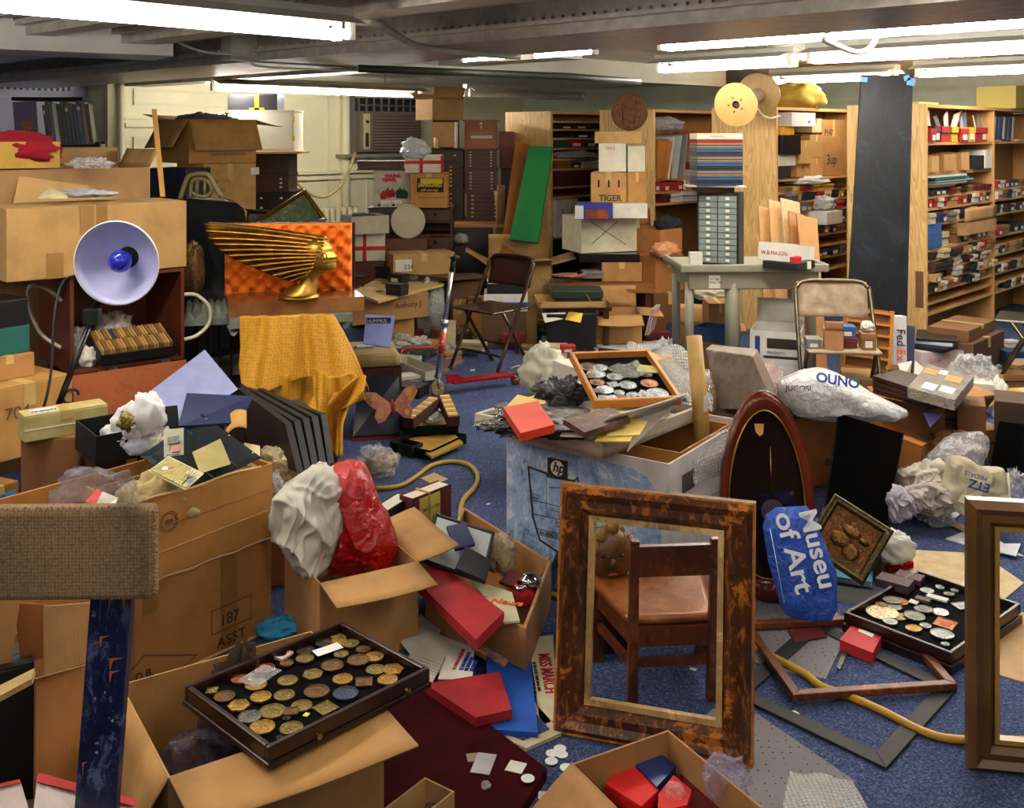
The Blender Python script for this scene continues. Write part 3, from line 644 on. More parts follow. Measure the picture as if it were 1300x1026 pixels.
st('white_carton','plain white flat carton right of the blue game box',778,822,0.12,'DCD8CC',kind='paper',tape=None,zb=zg-0.124,d0=8.6)
o_,bf=st('carton','brown carton printed TIGER with three slots',750,795,0.25,'B98A50',zb=zg,d0=8.75,d1=8.7)
text('TIGER',bf.at(0.07,-0.002,0.015),0.07,mat('17402C','plain'),o_,bold=0.002)
for i in range(3): MB().box(bf,0.06+i*0.085,0.075+i*0.085,-0.002,0.001,0.13,0.19).build('slot',INK,o_)
st('carton','brown carton side by side with the TIGER carton',797,821,0.25,'A87A44',zb=zg,d0=8.72,d1=8.8)
o_,bf=st('white_carton','white box with a red scribble on its rim below the bronze plate',760,795,0.24,'E2E0CC',kind='paper',tape=None,d0=8.9,d1=8.88)
text('SALE',bf.at(0.06,-0.002,0.19),0.04,mat('D04030','paper'),o_)
st('white_carton','narrow white box beside the scribbled white box',797,819,0.22,'D2D0B8',kind='paper',tape=None,zb=z-0.244,d0=8.86,d1=8.86,dep=0.2)
z=z+0.02
st('long_carton','long flat tan carton carrying the round bronze plate',755,814,0.1,'C29A60',d0=9.0,d1=8.95,dep=0.2,zb=z)
pz=z
pc=Vector(((799-CX)*9.2/F,9.2,z+0.168)); pfm=Fr(pc,(1,0,0),(0,0,1),(0,-1,0.12))
o_=thing('bronze_plate','round dark bronze relief plate leaning on the plywood end panel','plate',pc)
MB().lathe(pfm,[(0.15,0),(0.163,0.004),(0.163,0.012),(0.15,0.014),(0.0001,0.014)],40).build('disc',mat('6A4428','medal',0.5),o_)
MB().tube([pfm.p(-0.06,-0.1,0.016),pfm.p(-0.06,0.1,0.016)],0.003,4).tube([pfm.p(0.04,-0.1,0.016),pfm.p(0.06,0.11,0.016)],0.003,4).tube([pfm.p(0.06*math.cos(t*0.4) ,0.09+0.06*math.sin(-t*0.4),0.016) for t in range(9)],0.003,4).build('relief',mat('3A2214','metal'),o_)

# ---------------- spool, records, drawer cabinet on the grey cart
o_=thing('utility_cart','grey plastic utility cart with thick round legs and a hand-written tag','cart',P(950,440,z=0))
CG=mat('8A8674','paint',0.5)
cA,cB=P(874,474,z=0),P(1030,474,z=0)
cf=Fr(Vector((1.06,6.35,0)),Vector((1,0.04,0)),None,UP); TW=0.86; TH=0.83; TD=0.52
MB().box(cf,-0.03,TW+0.03,-0.03,TD+0.03,TH-0.03,TH).box(cf,-0.03,TW+0.03,-0.035,-0.01,TH-0.03,TH+0.02).box(cf,-0.03,-0.005,-0.03,TD,TH-0.03,TH+0.02).box(cf,TW+0.005,TW+0.03,-0.03,TD,TH-0.03,TH+0.02).build('tray',CG,o_,bevel=0.008)
MB().taper(cf,0.02,TW-0.02,0.0,TD,TH-0.14,TH-0.03,0.97).build('apron',CG,o_,bevel=0.008)
for a in (0.04,TW*0.36,TW-0.05):
    for b in (0.05,TD-0.06):
        if abs(a-TW*0.36) < 0.01 and b > 0.1: continue
        r_=0.042 if abs(a-TW*0.36) < 0.01 else 0.025
        MB().tube([cf.p(a,b,0.0),cf.p(a,b,0.3),cf.p(a,b,0.302),cf.p(a,b,TH-0.1)],[r_,r_,r_*1.08,r_*1.1],14).build('leg',CG,o_)
tg=MB().box(cf,0.15,0.22,-0.006,-0.001,TH-0.13,TH-0.05).build('tag',WHITE,o_)
text('AT 350\nWALTER',cf.at(0.153,-0.008,TH-0.08),0.02,INK,tg)
o_,bf=chest('parts_cabinet','black small-parts cabinet with many clear drawers standing on the grey cart',885,938,TH+0.001,0.455,6.45,6.35,0.17,11,2,BLACK,mat('98A4A4','gloss',0.25,'6E7A78'),1,'cabinet',knm=WHITE,cornice=0.0)
ztop=TH+0.456
lay('book','thick dark brown binder lying on the small-parts cabinet',Vector((1.27,6.45,ztop)),0.2,0.15,0.035,4,mat('3A2012','gloss'),'book')
lay('paper_sheet','wide white sheet sticking out under the records',Vector((1.27,6.45,ztop+0.036)),0.36,0.2,0.004,-6,WHITE,'paper'); lay('paper_sheet','open white booklet laid on the wide sheet under the records',Vector((1.22,6.45,ztop+0.041)),0.26,0.18,0.006,8,mat('C8C4B4','paper'),'paper')
lpz=ztop+0.048
cols=['1A3A78','101216','2C5A80','B07828','14161C','1C2C58','20404A','0E0E10','34527A','8A6A2C']
for i in range(30):
    t=0.26/30; c_=cols[(i*7) % 10]
    lay('record_sleeve','thin record sleeve striped into the tall stack under the red and cream boxes',Vector((1.27+0.002*(i % 2),6.44,lpz+i*t)),0.285,0.2,t*0.9,3+(i % 3)*0.4,mat(c_,'gloss',0.4),'record','record sleeves stacked on the small-parts cabinet')
lay('record_box','dark red flat box on the stack of record sleeves',Vector((1.27,6.44,lpz+0.26)),0.285,0.2,0.022,3,mat('7A1020','paper'),'box')
bx_,bf=lay('record_box','cream flat box with red lettering topping the stack of record sleeves',Vector((1.27,6.44,lpz+0.283)),0.285,0.2,0.036,3,mat('DCD2B8','paper'),'box')
text('MULLIGAN',bf.at(-0.06,-0.102,0.012),0.018,RED,bx_)
sp0=P(934,133,d=7.75); sp1=P(966,118,d=8.25)
sf=Fr(sp0,(1,0,0)); wv_=(sp1-sp0+Vector((0.03,0.1,0))).normalized(); uu=wv_.orthogonal().normalized(); SF=Fr(sp0,uu,wv_.cross(uu),wv_)
o_=thing('cable_spool','empty wooden cable spool tipped on top of the plywood rack','spool',sp0)
WD=mat('8E7040','wood'); LS=(sp1-sp0).length
MB().lathe(SF,[(0.03,0),(0.165,0),(0.165,0.014),(0.03,0.014)],40,cap=False).build('flange',WD,o_); MB().lathe(SF,[(0.03,LS),(0.175,LS),(0.175,LS+0.014),(0.03,LS+0.014)],40,cap=False).build('flange',WD,o_)
MB().lathe(SF,[(0.055,0.014),(0.055,LS)],24,cap=False).build('core',mat('9A8A68','paper'),o_)
MB().lathe(SF,[(0.0,0.02),(0.022,0.02)],16,cap=False).build('axle_hole',INK,o_)
for k in range(5):
    an=k*1.257; MB().lathe(SF.at(0.055*math.cos(an),0.055*math.sin(an),-0.001),[(0.0001,0),(0.008,0)],10).build('bolt_hole',INK,o_)
pipe('white_rope','white cord running from the wooden spool along the plywood panel',[P(962,138,d=7.7),P(968,146,d=7.9),P(978,150,d=8.2),P(990,147,d=8.5)],0.006,WHITE,'rope')
# things on the cart right of the cabinet
o_,bf=cb('tray_box','white open box with red print tilted on the cart beside the cabinet',962,1004,TH+0.05,0.11,6.35,6.2,0.3,mat('D8D4CC','paper'),closed=False,flaps={},tilt=-8)
text('W.B.MASON',bf.at(0.02,-0.002,0.035),0.035,RED,o_,spacing=1.1,sx=0.85)
cb('black_case','black case under the tilted white box on the cart',968,1012,TH+0.002,0.045,6.3,6.15,0.24,BLACK,cat='case',tape=None)
cb('small_box','red small box at the right end of the cart',1003,1018,TH+0.002,0.08,6.2,6.2,0.1,RED,tape=None)
o_,bf=cb('small_box','open white small box with cards beside the red box on the cart',1019,1030,TH+0.002,0.045,6.25,6.25,0.1,WHITE,closed=False,flaps={})
cb('white_cup','white paper box standing in front of the small-parts cabinet',876,892,TH+0.002,0.085,6.35,6.35,0.06,WHITE,tape=None)
# planks behind the cart
for i,(x0,x1,yt,xb) in enumerate(((962,986,262,975),(975,1000,254,992),(990,1014,252,1010),(1000,1020,268,1018),(1010,1036,273,1036))):
    d_=7.6-i*0.12
    MB().plate([P(xb-3,170+2165/(d_-0.1)-1,d=d_-0.1),P(xb+14,170+2165/(d_-0.1)-1,d=d_-0.1),P(x1,yt+6,d=d_+0.25),P(x0,yt,d=d_+0.25)],0.022).build('wooden_plank',mat(['BE8E58','C69A66','CBA272','A06A34','B27A40'][i],'wood'),None,['leftmost pale plank','second pale plank','widest pale plank','short reddish plank','rightmost brown plank'][i]+' of the fan of boards leaning behind the cart','plank','planks fanned against the rack behind the cart')
# tall black board
o_=thing('tall_board','tall black painted board reaching the ceiling in front of the racks','board',P(1110,450,z=0))
TB=[P(1070,470,z=0.0),P(1148,470,z=0.0),P(1157,96,d=7.3),P(1092,96,d=7.45)]
TB[2].z=2.06; TB[3]=TB[2]-(TB[1]-TB[0])*0.84; TB[3].z=2.06
MB().plate(TB,0.03).build('panel',mat('0C1018','worn',second='1C2430'),o_)
BT=mat('6FA8DC','paper')
for (x,y,w_,h_,rz) in ((1094,99,9,6,0.1),(1146,97,8,7,-0.3),(1151,102,10,9,0.2)):
    c=TB[3].lerp(TB[2],(x-1092)/62.0); c=Vector((c.x,c.y-0.04,2.06-(y-94)*0.0056)); f=Fr(c,(1,0,0),(0,1,0),(0,0,1)).at(0,0,0,0,0,rz)
    MB().box(f,-w_/2*7.3/F,w_/2*7.3/F,0,0.003,-h_/2*7.3/F,h_/2*7.3/F).build('tape',BT,o_)
# flat yellow things on rack tops
lay('envelope_stack','thick stack of yellow envelopes on top of the rack at the right edge',f0.p(2.1,0.1,HS),0.45,0.35,0.2,40,mat('A89A4C','strips',second='7A6E30',scale=3.0),'paper')
lay('yellow_board','yellow cardboard strip lying on top of the right-hand rack',f0.p(0.25,0.15,HS),0.45,0.12,0.02,50,mat('C8B040','paper'),'board')
# ================================================================ back wall, air conditioner, chests
def EA(x0,x1,z,d0,u=AX):
    """edge from pixel column x0 at distance d0 running in world direction u until pixel column x1"""
    A=Vector(((x0-CX)*d0/F,d0,z)); k=(x1-CX)/F
    L_=(k*A.y-A.x)/(u.x-k*u.y)
    return A,A+u*L_
def ca(name,label,x0,x1,z,h,d0,dep,m=None,cat='box',closed=True,u=AX,**k):
    A,B=EA(x0,x1,z,d0,u); return carton(name,label,A,B,dep,h,m,closed=closed,cat=cat,**k)
AC=mat('7A6C60','paint',0.5); ACD=mat('3A3430','paint')
g=Fr(fa.p(3.15,0.0,0),AX,-BX,UP)     # on the cream wall, b positive goes into the wall
g0=fa.p(3.15,0,0); g=Fr(g0,AX,-BX,UP)
WAC=1.0
o_=thing('air_conditioner','large brown louvred air conditioner set in the window of the cream wall','air conditioner',g.p(WAC/2,0,1.42))
MB().box(g,0,WAC,-0.16,-0.005,1.43,1.93).build('casing',AC,o_)
lv=MB()
for i in range(12): z_=1.46+i*0.037; lv.plate([g.p(0.2,-0.19,z_),g.p(0.98,-0.19,z_),g.p(0.98,-0.165,z_+0.026),g.p(0.2,-0.165,z_+0.026)],0.004)
lv.box(g,0.0,1.0,-0.18,-0.16,1.43,1.45).box(g,0.0,1.0,-0.18,-0.16,1.905,1.93).box(g,0.16,0.19,-0.18,-0.16,1.43,1.93); lv.build('louvres',AC,o_)
cp=MB().box(g,0.05,0.15,-0.175,-0.16,1.46,1.9).build('control_panel',mat('C8BA90','paint'),o_)
MB().box(g,0.075,0.125,-0.18,-0.175,1.49,1.66).build('switch_plate',INK,cp); MB().lathe(Fr(g.p(0.1,-0.175,1.8),AX,UP,BX),[(0.02,0),(0.018,0.02)],14).build('dial',INK,cp)
wb=MB().box(g,0,WAC,-0.12,-0.005,1.93,2.1)
struct(wb,'window_1',mat('20242C','gloss'))
wf=MB()
for i in range(9): wf.box(g,i*0.12,i*0.12+0.02,-0.135,-0.12,1.93,2.1)
wf.box(g,0,WAC,-0.135,-0.12,2.0,2.015).box(g,-0.13,0,-0.06,0,1.38,2.2).box(g,1.0,1.06,-0.06,0,1.38,2.2)
struct(wf,'window_2',mat('6A6660','paint'))
struct(MB().box(g,-0.25,1.2,-0.2,0,1.36,1.40),'trim_7',mat('8A857A','paint'))
# radiator
o_=thing('radiator','cream cast-iron radiator standing against the cream wall','radiator',fa.p(3.75,0.12,0))
rg=Fr(fa.p(3.95,0.2,0),AX,-BX,UP); CI=mat('DCD4B0','paint',0.35)
for i in range(9):
    a=i*0.088
    for b in (0.0,0.1):
        MB().tube([rg.p(a,b,0.05),rg.p(a,b,0.3),rg.p(a,b,0.72),rg.p(a,b+0.01,0.76)],[0.03,0.034,0.034,0.02],10).build('section',CI,o_)
MB().tube([rg.p(-0.04,0.05,0.73),rg.p(0.76,0.05,0.73)],0.035).tube([rg.p(-0.04,0.05,0.12),rg.p(0.76,0.05,0.12)],0.03).build('header',CI,o_)
pipe('wall_hose','tan hose looping down across the cream wall below the sill',[P(362,196,d=11.4),P(366,214,d=11.4),P(380,235,d=11.5),P(398,248,d=11.6),P(415,249,d=11.7),P(432,236,d=11.8),P(444,214,d=12),P(451,194,d=12.2)],0.018,mat('A8935A','paint'),'hose')
# file cabinets below the left end of the lamp
D=9.6
chest('drawer_unit','tall black drawer unit with white label holders standing by the cream wall',318,371,0,1.115,D,D,0.45,12,2,BLACK,None,1,knm=WHITE,group=None)
chest('drawer_unit','brown four-drawer tray on the tall black drawer unit',310,366,1.117,0.15,D,D,0.4,3,1,mat('44241A','wood',scale=2.0),None,2,knm=WHITE)
chest('flat_file','dark slatted flat file under the cream two-drawer cabinet',306,366,1.27,0.195,D,D,0.4,6,1,mat('2C1A18','wood',scale=2.0),None,0)
A,B=ED(300,381,1.467,D-0.05); MB().box(seg(A,B),0,(B-A).length,0,0.45,0,0.016).build('wooden_board',mat('B98E50','wood',scale=2.0),None,'light wooden board under the cream two-drawer cabinet','board')
CRM=mat('E8E4D2','paint',0.35)
o_,f=chest('drawer_cabinet','cream two-drawer cabinet under the lit lamp',293,373,1.485,0.385,D,D,0.42,2,1,CRM,None,0)
for z_ in (0.27,0.09): MB().box(f,0.14,0.26,-0.022,-0.01,z_,z_+0.01).build('handle',GREY,o_)
for c_ in (0.1,0.28): MB().box(f,0.57,0.595,-0.014,-0.001,c_,c_+0.05).build('tape',mat('D8C020','paper'),o_)
o_,f=cb('black_case','black case with a yellow tape cross on the cream cabinet',289,352,1.873,0.145,D,D,0.3,mat('2A2C34','paint'),cat='case',tape=None)
MB().box(f,0.25,0.29,-0.004,0,0.0,0.148).box(f,0.2,0.34,-0.004,0,0.0,0.02).build('tape',mat('D8C020','paper'),o_)
# cartons left of them
ca('carton','hidden lowest carton of the tall stack by the yardstick',236,320,0,0.5,8.35,0.42,CARD('9A6F40'))
ca('carton','brown carton low in the stack behind the black glossy panel',246,322,0.504,0.44,8.35,0.42,CARD('A67C48'))
o_,f=ca('carton','brown carton with pen scrawl and a tape strip under the open carton',258,325,0.95,0.455,8.3,0.42,CARD('BE9455'))
text('marble\n lamp',f.at(0.05,-0.002,0.3),0.07,mat('8A6A40','plain'),o_); MB().box(f,0.44,0.52,-0.002,0.001,0.36,0.42).build('sticker',WHITE,o_)
o_,f=ca('carton','open carton with big drooping flaps on top of the tall stack',240,325,1.41,0.36,8.35,0.5,CARD('BA8C4C'),closed=False,flaps={'F': 158,'L': 150,'R': 100,'K': 80},flen=0.27)
text('SOFTSCAPE GROUP INC',f.at(0.2,-0.002,0.06),0.03,mat('303070','plain'),o_)
crumple('packing_paper','grey packing paper bulging out of the open carton at the top of the stack',f.p(0.3,0.25,0.31),0.25,0.18,0.06,mat('6A6A70','plastic'),'paper',0.35,6,3)
cb('plastic_bin','dark navy plastic bin behind the yardstick',190,236,1.1,0.3,7.5,7.4,0.3,mat('141C2C','gloss',0.35),cat='bin',tape=None)
cb('carton','brown carton under the navy bin',188,238,0,1.095,7.48,7.38,0.32,CARD('8A6038'))
y0,y1=P(207,250,d=5.0),P(196,139,d=5.15)
o_=MB().plate([y0+Vector((-0.012,0,0)),y0+Vector((0.012,0,0)),y1+Vector((0.012,0,0)),y1+Vector((-0.012,0,0))],0.006).build('yardstick',mat('B98838','wood'),None,'yellow wooden yardstick leaning upright behind the long carton','yardstick')
# book shelf in the recess
D=8.6
o_=thing('book_rack','black steel rack of large books in the bluish recess','shelf rack',(P(60,200,d=D).x,D,0)); SB=mat('1A1A20','metal')
A,B=ED(-60,127,0,D,D+0.3); f=seg(A,B); L_=(B-A).length
for a in (0,L_-0.04):
    for b in (0,0.36): MB().box(f,a,a+0.04,b,b+0.04,0,1.58).build('post',SB,o_)
for z_ in (0.4,0.8,1.24,1.56): MB().box(f,0,L_,0,0.4,z_-0.03,z_).build('shelf',SB,o_)
BK=['141420','1C2A5A','D8D8DC','0E0E14','101018','4A1A28','24406C','16161E','A8A8A0','0C0C12','3A5A50','8A5A30','14203C']
for row,(zb,hh) in enumerate(((1.56,0.37),(1.24,0.28))):
    a=0.72 if row == 0 else 0.9; i=0
    while a < L_-0.07:
        wd_=rnd.uniform(0.02,0.038); c_=BK[(i*5+row*3) % 13]; h_=hh*(0.9+0.1*((i*3) % 4)/3)
        q=f.at(a,0.02,zb+0.004,0,0,R(-7 if row == 0 else 0))
        o2=thing('book',{'141420': 'black','1C2A5A': 'dark blue','D8D8DC': 'white','0E0E14': 'black','101018': 'black','4A1A28': 'maroon','24406C': 'blue','16161E': 'black','A8A8A0': 'grey','0C0C12': 'black','3A5A50': 'dark green','8A5A30': 'brown','14203C': 'navy'}[c_]+' large book leaning in the %s row of the steel rack' % ('upper','lower')[row],'book',q.p(wd_/2,0.1,0),'large books on the black steel rack')
        MB().box(q,0,wd_,0,0.26,0,h_).build('cover',mat(c_,'gloss',0.35),o2)
        if i % 3 == 0: MB().box(q,0.004,wd_-0.004,-0.002,0,h_-0.08,h_-0.05).build('spine_label',WHITE,o2)
        a += wd_+0.004; i += 1
lay('book','black oversized book laid across the top of the leaning row',f.p(0.75,0.2,1.935),0.6,0.3,0.03,2,BLACK,'book')
q=f.at(0.58,0.0,1.565,0,R(0),R(-4)); o2=MB().box(q,-0.1,0.08,0,0.02,0,0.36).build('album',mat('5A4A78','gloss',0.4),None,'purple album with a gold medallion facing out at the left of the books','album')
MB().lathe(Fr(q.p(0.0,-0.004,0.16),q.u,q.w,-q.v),[(0.045,0),(0.045,0.003)],20).build('medallion',mat('A8704A','medal'),o2)
# ---------------- the wall of wooden chests
D=10.2
cb('base_cabinet','black wooden cabinet on the floor under the dark chests',573,626,0,0.76,9.8,9.85,0.5,mat('160E0E','wood'),cat='cabinet',tape=None)
A,B=ED(572,640,0.762,9.8); MB().box(seg(A,B),0,(B-A).length,0,0.5,0,0.03).build('wooden_board',mat('9A6A3A','wood',scale=2.0),None,'light board lying on the black cabinet under the chests','board')
CW=mat('48180C','wood',scale=2.0)
chest('coin_chest','dark many-drawer chest, lowest of the right column',592,636,0.795,0.28,D,D,0.35,6,1,CW,None,2)
chest('coin_chest','dark chest with brass knobs, third down in the right column',590,631,1.077,0.22,D,D,0.35,6,1,CW,None,2)
chest('coin_chest','dark chest right under the lighter orange-brown chest',590,630,1.3,0.2,D,D,0.35,6,1,CW,None,2)
o_,f=chest('wooden_chest','orange-brown lidded chest topping the right column of chests',590,631,1.503,0.285,D,D,0.35,1,1,mat('8E4E22','wood',scale=2.0),None,0,cornice=0.02)
for zz0 in (0.03,0.105): MB().box(f,0.02,0.3,-0.014,0,zz0,zz0+0.065).build('drawer',mat('9A5828','wood',scale=2.0),o_)
MB().box(f,0.06,0.27,-0.02,-0.014,0.1,0.13).build('wrapped_strip',mat('C8C4B8','plastic'),o_); MB().box(f,0.155,0.17,-0.016,-0.01,0.2,0.225).box(f,0.15,0.175,-0.016,-0.01,0.24,0.26).build('escutcheon',KNOBM,o_)
cb('dark_chest','plain dark chest on the floor in the left column',556,588,0,0.79,D-0.05,D,0.4,mat('1A1010','wood'),cat='chest',tape=None)
chest('coin_chest','dark chest with thin drawers, lowest of the left column',556,588,0.795,0.3,D,D,0.35,6,1,mat('2C1612','wood',scale=2.0),None,1)
chest('coin_chest','dark chest with thin drawers, middle of the left column',556,588,1.1,0.26,D,D,0.35,6,1,mat('2C1612','wood',scale=2.0),None,1)
chest('panelled_cabinet','dark cabinet with two small panelled doors in the left column',548,588,1.364,0.145,D,D,0.35,1,2,mat('301814','wood',scale=2.0),None,1)
o_,f=ca('speaker_box','black box with a brown cardboard face on the panelled cabinet',549,583,1.513,0.265,D-0.3,0.24,mat('14141C','paper'),tape=None,u=Vector((1,0.05,0)))
MB().box(f,0.0,0.24,-0.006,0,0.01,0.25).build('card_face',CARD('AE8458'),o_); 
MB().tube([f.p(0.225,-0.02,0.0),f.p(0.228,-0.02,0.25)],0.018,10).build('paper_roll',WHITE,None,'tall white paper roll standing beside the brown cardboard face','roll'); MB().tube([f.p(0.04,-0.03,0.0),f.p(0.04,-0.03,0.1)],0.025,12).build('paper_roll',mat('C8A880','paper'),None,'short tan roll standing before the brown cardboard face','roll')
ca('carton','brown carton near the end of the lit lamp, above the black box',549,588,1.782,0.2,D-0.35,0.24,CARD('A27A4E'),closed=False,flaps={'F': 10,'K': 60})
cb('red_cabinet','reddish wooden cabinet at the right of the chest wall',634,652,1.3,0.37,10.5,10.5,0.3,mat('7A2C18','wood'),cat='cabinet',tape=None)
cb('dark_chest','dark chest on the floor under the reddish cabinet',636,652,0,1.297,10.6,10.6,0.35,mat('1E1212','wood'),cat='chest',tape=None)
MB().plate([P(627,242,d=10.186),P(631,243,d=10.186),P(633,261,d=10.186),P(629,262,d=10.186)],0.004).build('paper_strip',mat('D8CFAE','paper'),None,'pale ribbon of paper hanging on the dark chest','paper')
crumple('plastic_wrap','knotted grey plastic on the front of the black cabinet',(P(585,308,d=9.75).x,9.75,0.62),0.07,0.04,0.05,mat('A8A49C','plastic'),'wrap',0.4,6,2)
# left group: open cabinets, pepper box
D=9.4
chest('drawer_cabinet','dark wooden cabinet behind the round cream lid',468,531,0,0.98,D,D,0.4,5,1,mat('2A1410','wood'),None,0)
o_=thing('open_cabinet','brown wooden cabinet with an open shelf right of the cream lid','cabinet',(P(550,300,d=D).x,D+0.2,0)); A,B=ED(532,574,0,D); f=seg(A,B); L_=(B-A).length; OW=mat('4E2818','wood',scale=2.0)
MB().box(f,0,0.015,0,0.4,0,0.98).box(f,L_-0.015,L_,0,0.4,0,0.98).box(f,0,L_,0.385,0.4,0,0.98).build('body',OW,o_)
for z_ in (0.57,0.72,0.84,0.965): MB().box(f,0.015,L_-0.015,0,0.385,z_,z_+0.015).build('shelf',OW,o_)
for z_,h_ in ((0.86,0.1),(0.6,0.11),(0.42,0.14),(0.2,0.2)):
    dr=MB().box(f,0.018,L_-0.018,-0.012,0.0,z_,z_+h_).build('drawer',OW,o_); MB().tube([f.p(L_/2,-0.012,z_+h_*0.6),f.p(L_/2,-0.016,z_+h_*0.6)],0.02,10).build('finger_hole',INK,dr)
o_,f=ca('pepper_carton','white carton printed with red and green peppers and the word piments',474,521,0.984,0.33,9.35,0.2,mat('B8B4A0','card'),u=Vector((1,0.08,0)),closed=True,tape=None)
RD_,GN=mat('C01820','plain'),mat('143C28','plain')
text('YOUNG',f.at(0.1,-0.002,0.27),0.04,RD_,o_,bold=0.003); text('PEPPER',f.at(0.08,-0.002,0.235),0.04,RD_,o_,bold=0.003)
pp=MB()
for (cx_,cz_,r_,k) in ((0.13,0.13,0.035,0),(0.09,0.11,0.03,0),(0.17,0.13,0.03,0),(0.24,0.13,0.04,1),(0.28,0.12,0.035,1)):
    q=Fr(f.p(cx_,-0.003,cz_),f.u,f.w,-f.v); pp.m(k).lathe(q,[(0.0001,0.002),(r_,0.002)],16,cap=False); pp.box(q,-r_*0.85,r_*0.85,-r_*1.2,0,0.0,0.002); pp.m(1).box(q,-0.006,0.006,r_*0.6,r_*1.35,0,0.002)
pp.build('pepper_print',[RD_,GN],o_); text('piments',f.at(0.07,-0.006,0.035),0.06,mat('F0EEE8','plain'),o_,bold=0.002)
s_=f.at(0,0.2,0,R(-90)); sp_=MB()
for k in range(3): sp_.m(k % 2).box(s_,0.03+k*0.05,0.07+k*0.05,-0.003,0,0.05,0.11)
sp_.m(1).box(s_,0.09,0.13,-0.003,0,0.2,0.23); sp_.build('pepper_print',[RD_,GN],o_)
for k in range(3): MB().tube([f.p(0.05+0.13*k,-0.003,0.022),f.p(0.05+0.13*k,0.001,0.022)],0.012,10).build('vent_hole',INK,o_)
chest('drawer_box','low dark wooden drawer box lying on the pepper carton',454,513,1.32,0.085,9.35,9.4,0.16,1,2,mat('4A2A1C','wood',scale=2.0),None,0)
o_,f=cb('self_storage_carton','brown carton with the yellow and black SAFEGUARD self storage print',521,568,0.984,0.31,9.3,9.3,0.25,CARD('B9823E'))
MB().box(f,0.06,0.3,-0.002,0.0,0.14,0.27).build('print_panel',INK,o_); MB().box(f,0.09,0.29,-0.0035,-0.002,0.22,0.265).build('print_field',mat('C8B018','plain'),o_)
text('SAFEGUARD',f.at(0.07,-0.005,0.19),0.045,mat('D8C41C','plain'),o_,bold=0.0015,sx=0.85); text('self storage',f.at(0.09,-0.005,0.15),0.035,mat('D8C41C','plain'),o_); text('SERVING AMERICA\'S STORAGE NEEDS',f.at(0.07,-0.002,0.09),0.014,INK,o_)
o_,f=ca('taped_box','white box bound with red tape on the SAFEGUARD carton',514,563,1.3,0.155,9.25,0.22,mat('D8D4BE','paper'),u=Vector((1,0.1,0)).normalized(),tape=None)
MB().box(f,-0.002,0.345,-0.003,0,0.08,0.11).box(f,0.13,0.16,-0.004,0,0,0.157).box(f,0.32,0.345,-0.004,0,0,0.157).build('red_tape',RED,o_)
crumple('plastic_bag','white plastic bag crumpled on the red-taped box by the air conditioner',P(527,201,d=9.3),0.12,0.09,0.1,mat('D4D8E0','plastic'),'bag',0.4,5,7)
q=Fr(P(518,281,d=9.15),(1,0,0),(0,0,1),(0,-1,0.05)); MB().lathe(q,[(0.14,-0.01),(0.152,0),(0.152,0.012),(0.142,0.014),(0.138,0.008),(0.0001,0.008)],44).build('pail_cover',mat('CFC4A8','paint'),None,'round cream plastic pail lid propped upright on a pulled-out drawer','lid')
o_,f=cb('pulled_drawer','dark wooden drawer pulled out below the round cream lid',490,542,0.645,0.095,8.95,8.95,0.42,mat('5A3222','wood',scale=2.0),closed=False,flaps={},cat='drawer')
cb('carton','dark wooden crate under the pulled-out drawer',489,543,0,0.64,8.98,8.98,0.4,mat('20120E','wood'),tape=None)
cb('wooden_box','wooden crate under the lower white box bound with red tape',446,488,0,0.565,8.8,8.8,0.35,mat('5A3018','wood',scale=2.0),tape=None)
o_,f=cb('taped_box','white box crossed with red tape under the green-lined box',447,489,0.57,0.235,8.75,8.8,0.3,mat('CCC6B4','paper'),tape=None)
MB().box(f,-0.002,0.285,-0.003,0,0.09,0.125).box(f,0.09,0.12,-0.004,0,0,0.237).build('red_tape',RED,o_)
o_,f=cb('lined_box','low open cream box with a green cloth inside',446,494,0.81,0.15,8.6,8.75,0.3,mat('B4AC98','paper'),closed=False,flaps={})
crumple('green_cloth','dark green cloth heaped in the low cream box',f.p(0.16,0.15,0.06),0.14,0.12,0.06,mat('0E3A2C','fabric'),'cloth',0.3,4,3)
o_,f=ca('long_carton','long brown carton labelled 234 lying behind the plywood sheet',499,578,0.45,0.19,8.6,0.32,CARD('AE8752'),u=Vector((1,0.35,0)).normalized())
MB().box(f,0.02,0.16,-0.002,0,0.05,0.15).build('label_patch',WHITE,o_); text('234',f.at(0.09,-0.004,0.07),0.055,INK,o_)
ca('long_carton','brown carton lying under the carton labelled 234',497,584,0,0.445,8.58,0.36,CARD('6E4C2C'),u=Vector((1,0.35,0)).normalized(),tape=None)
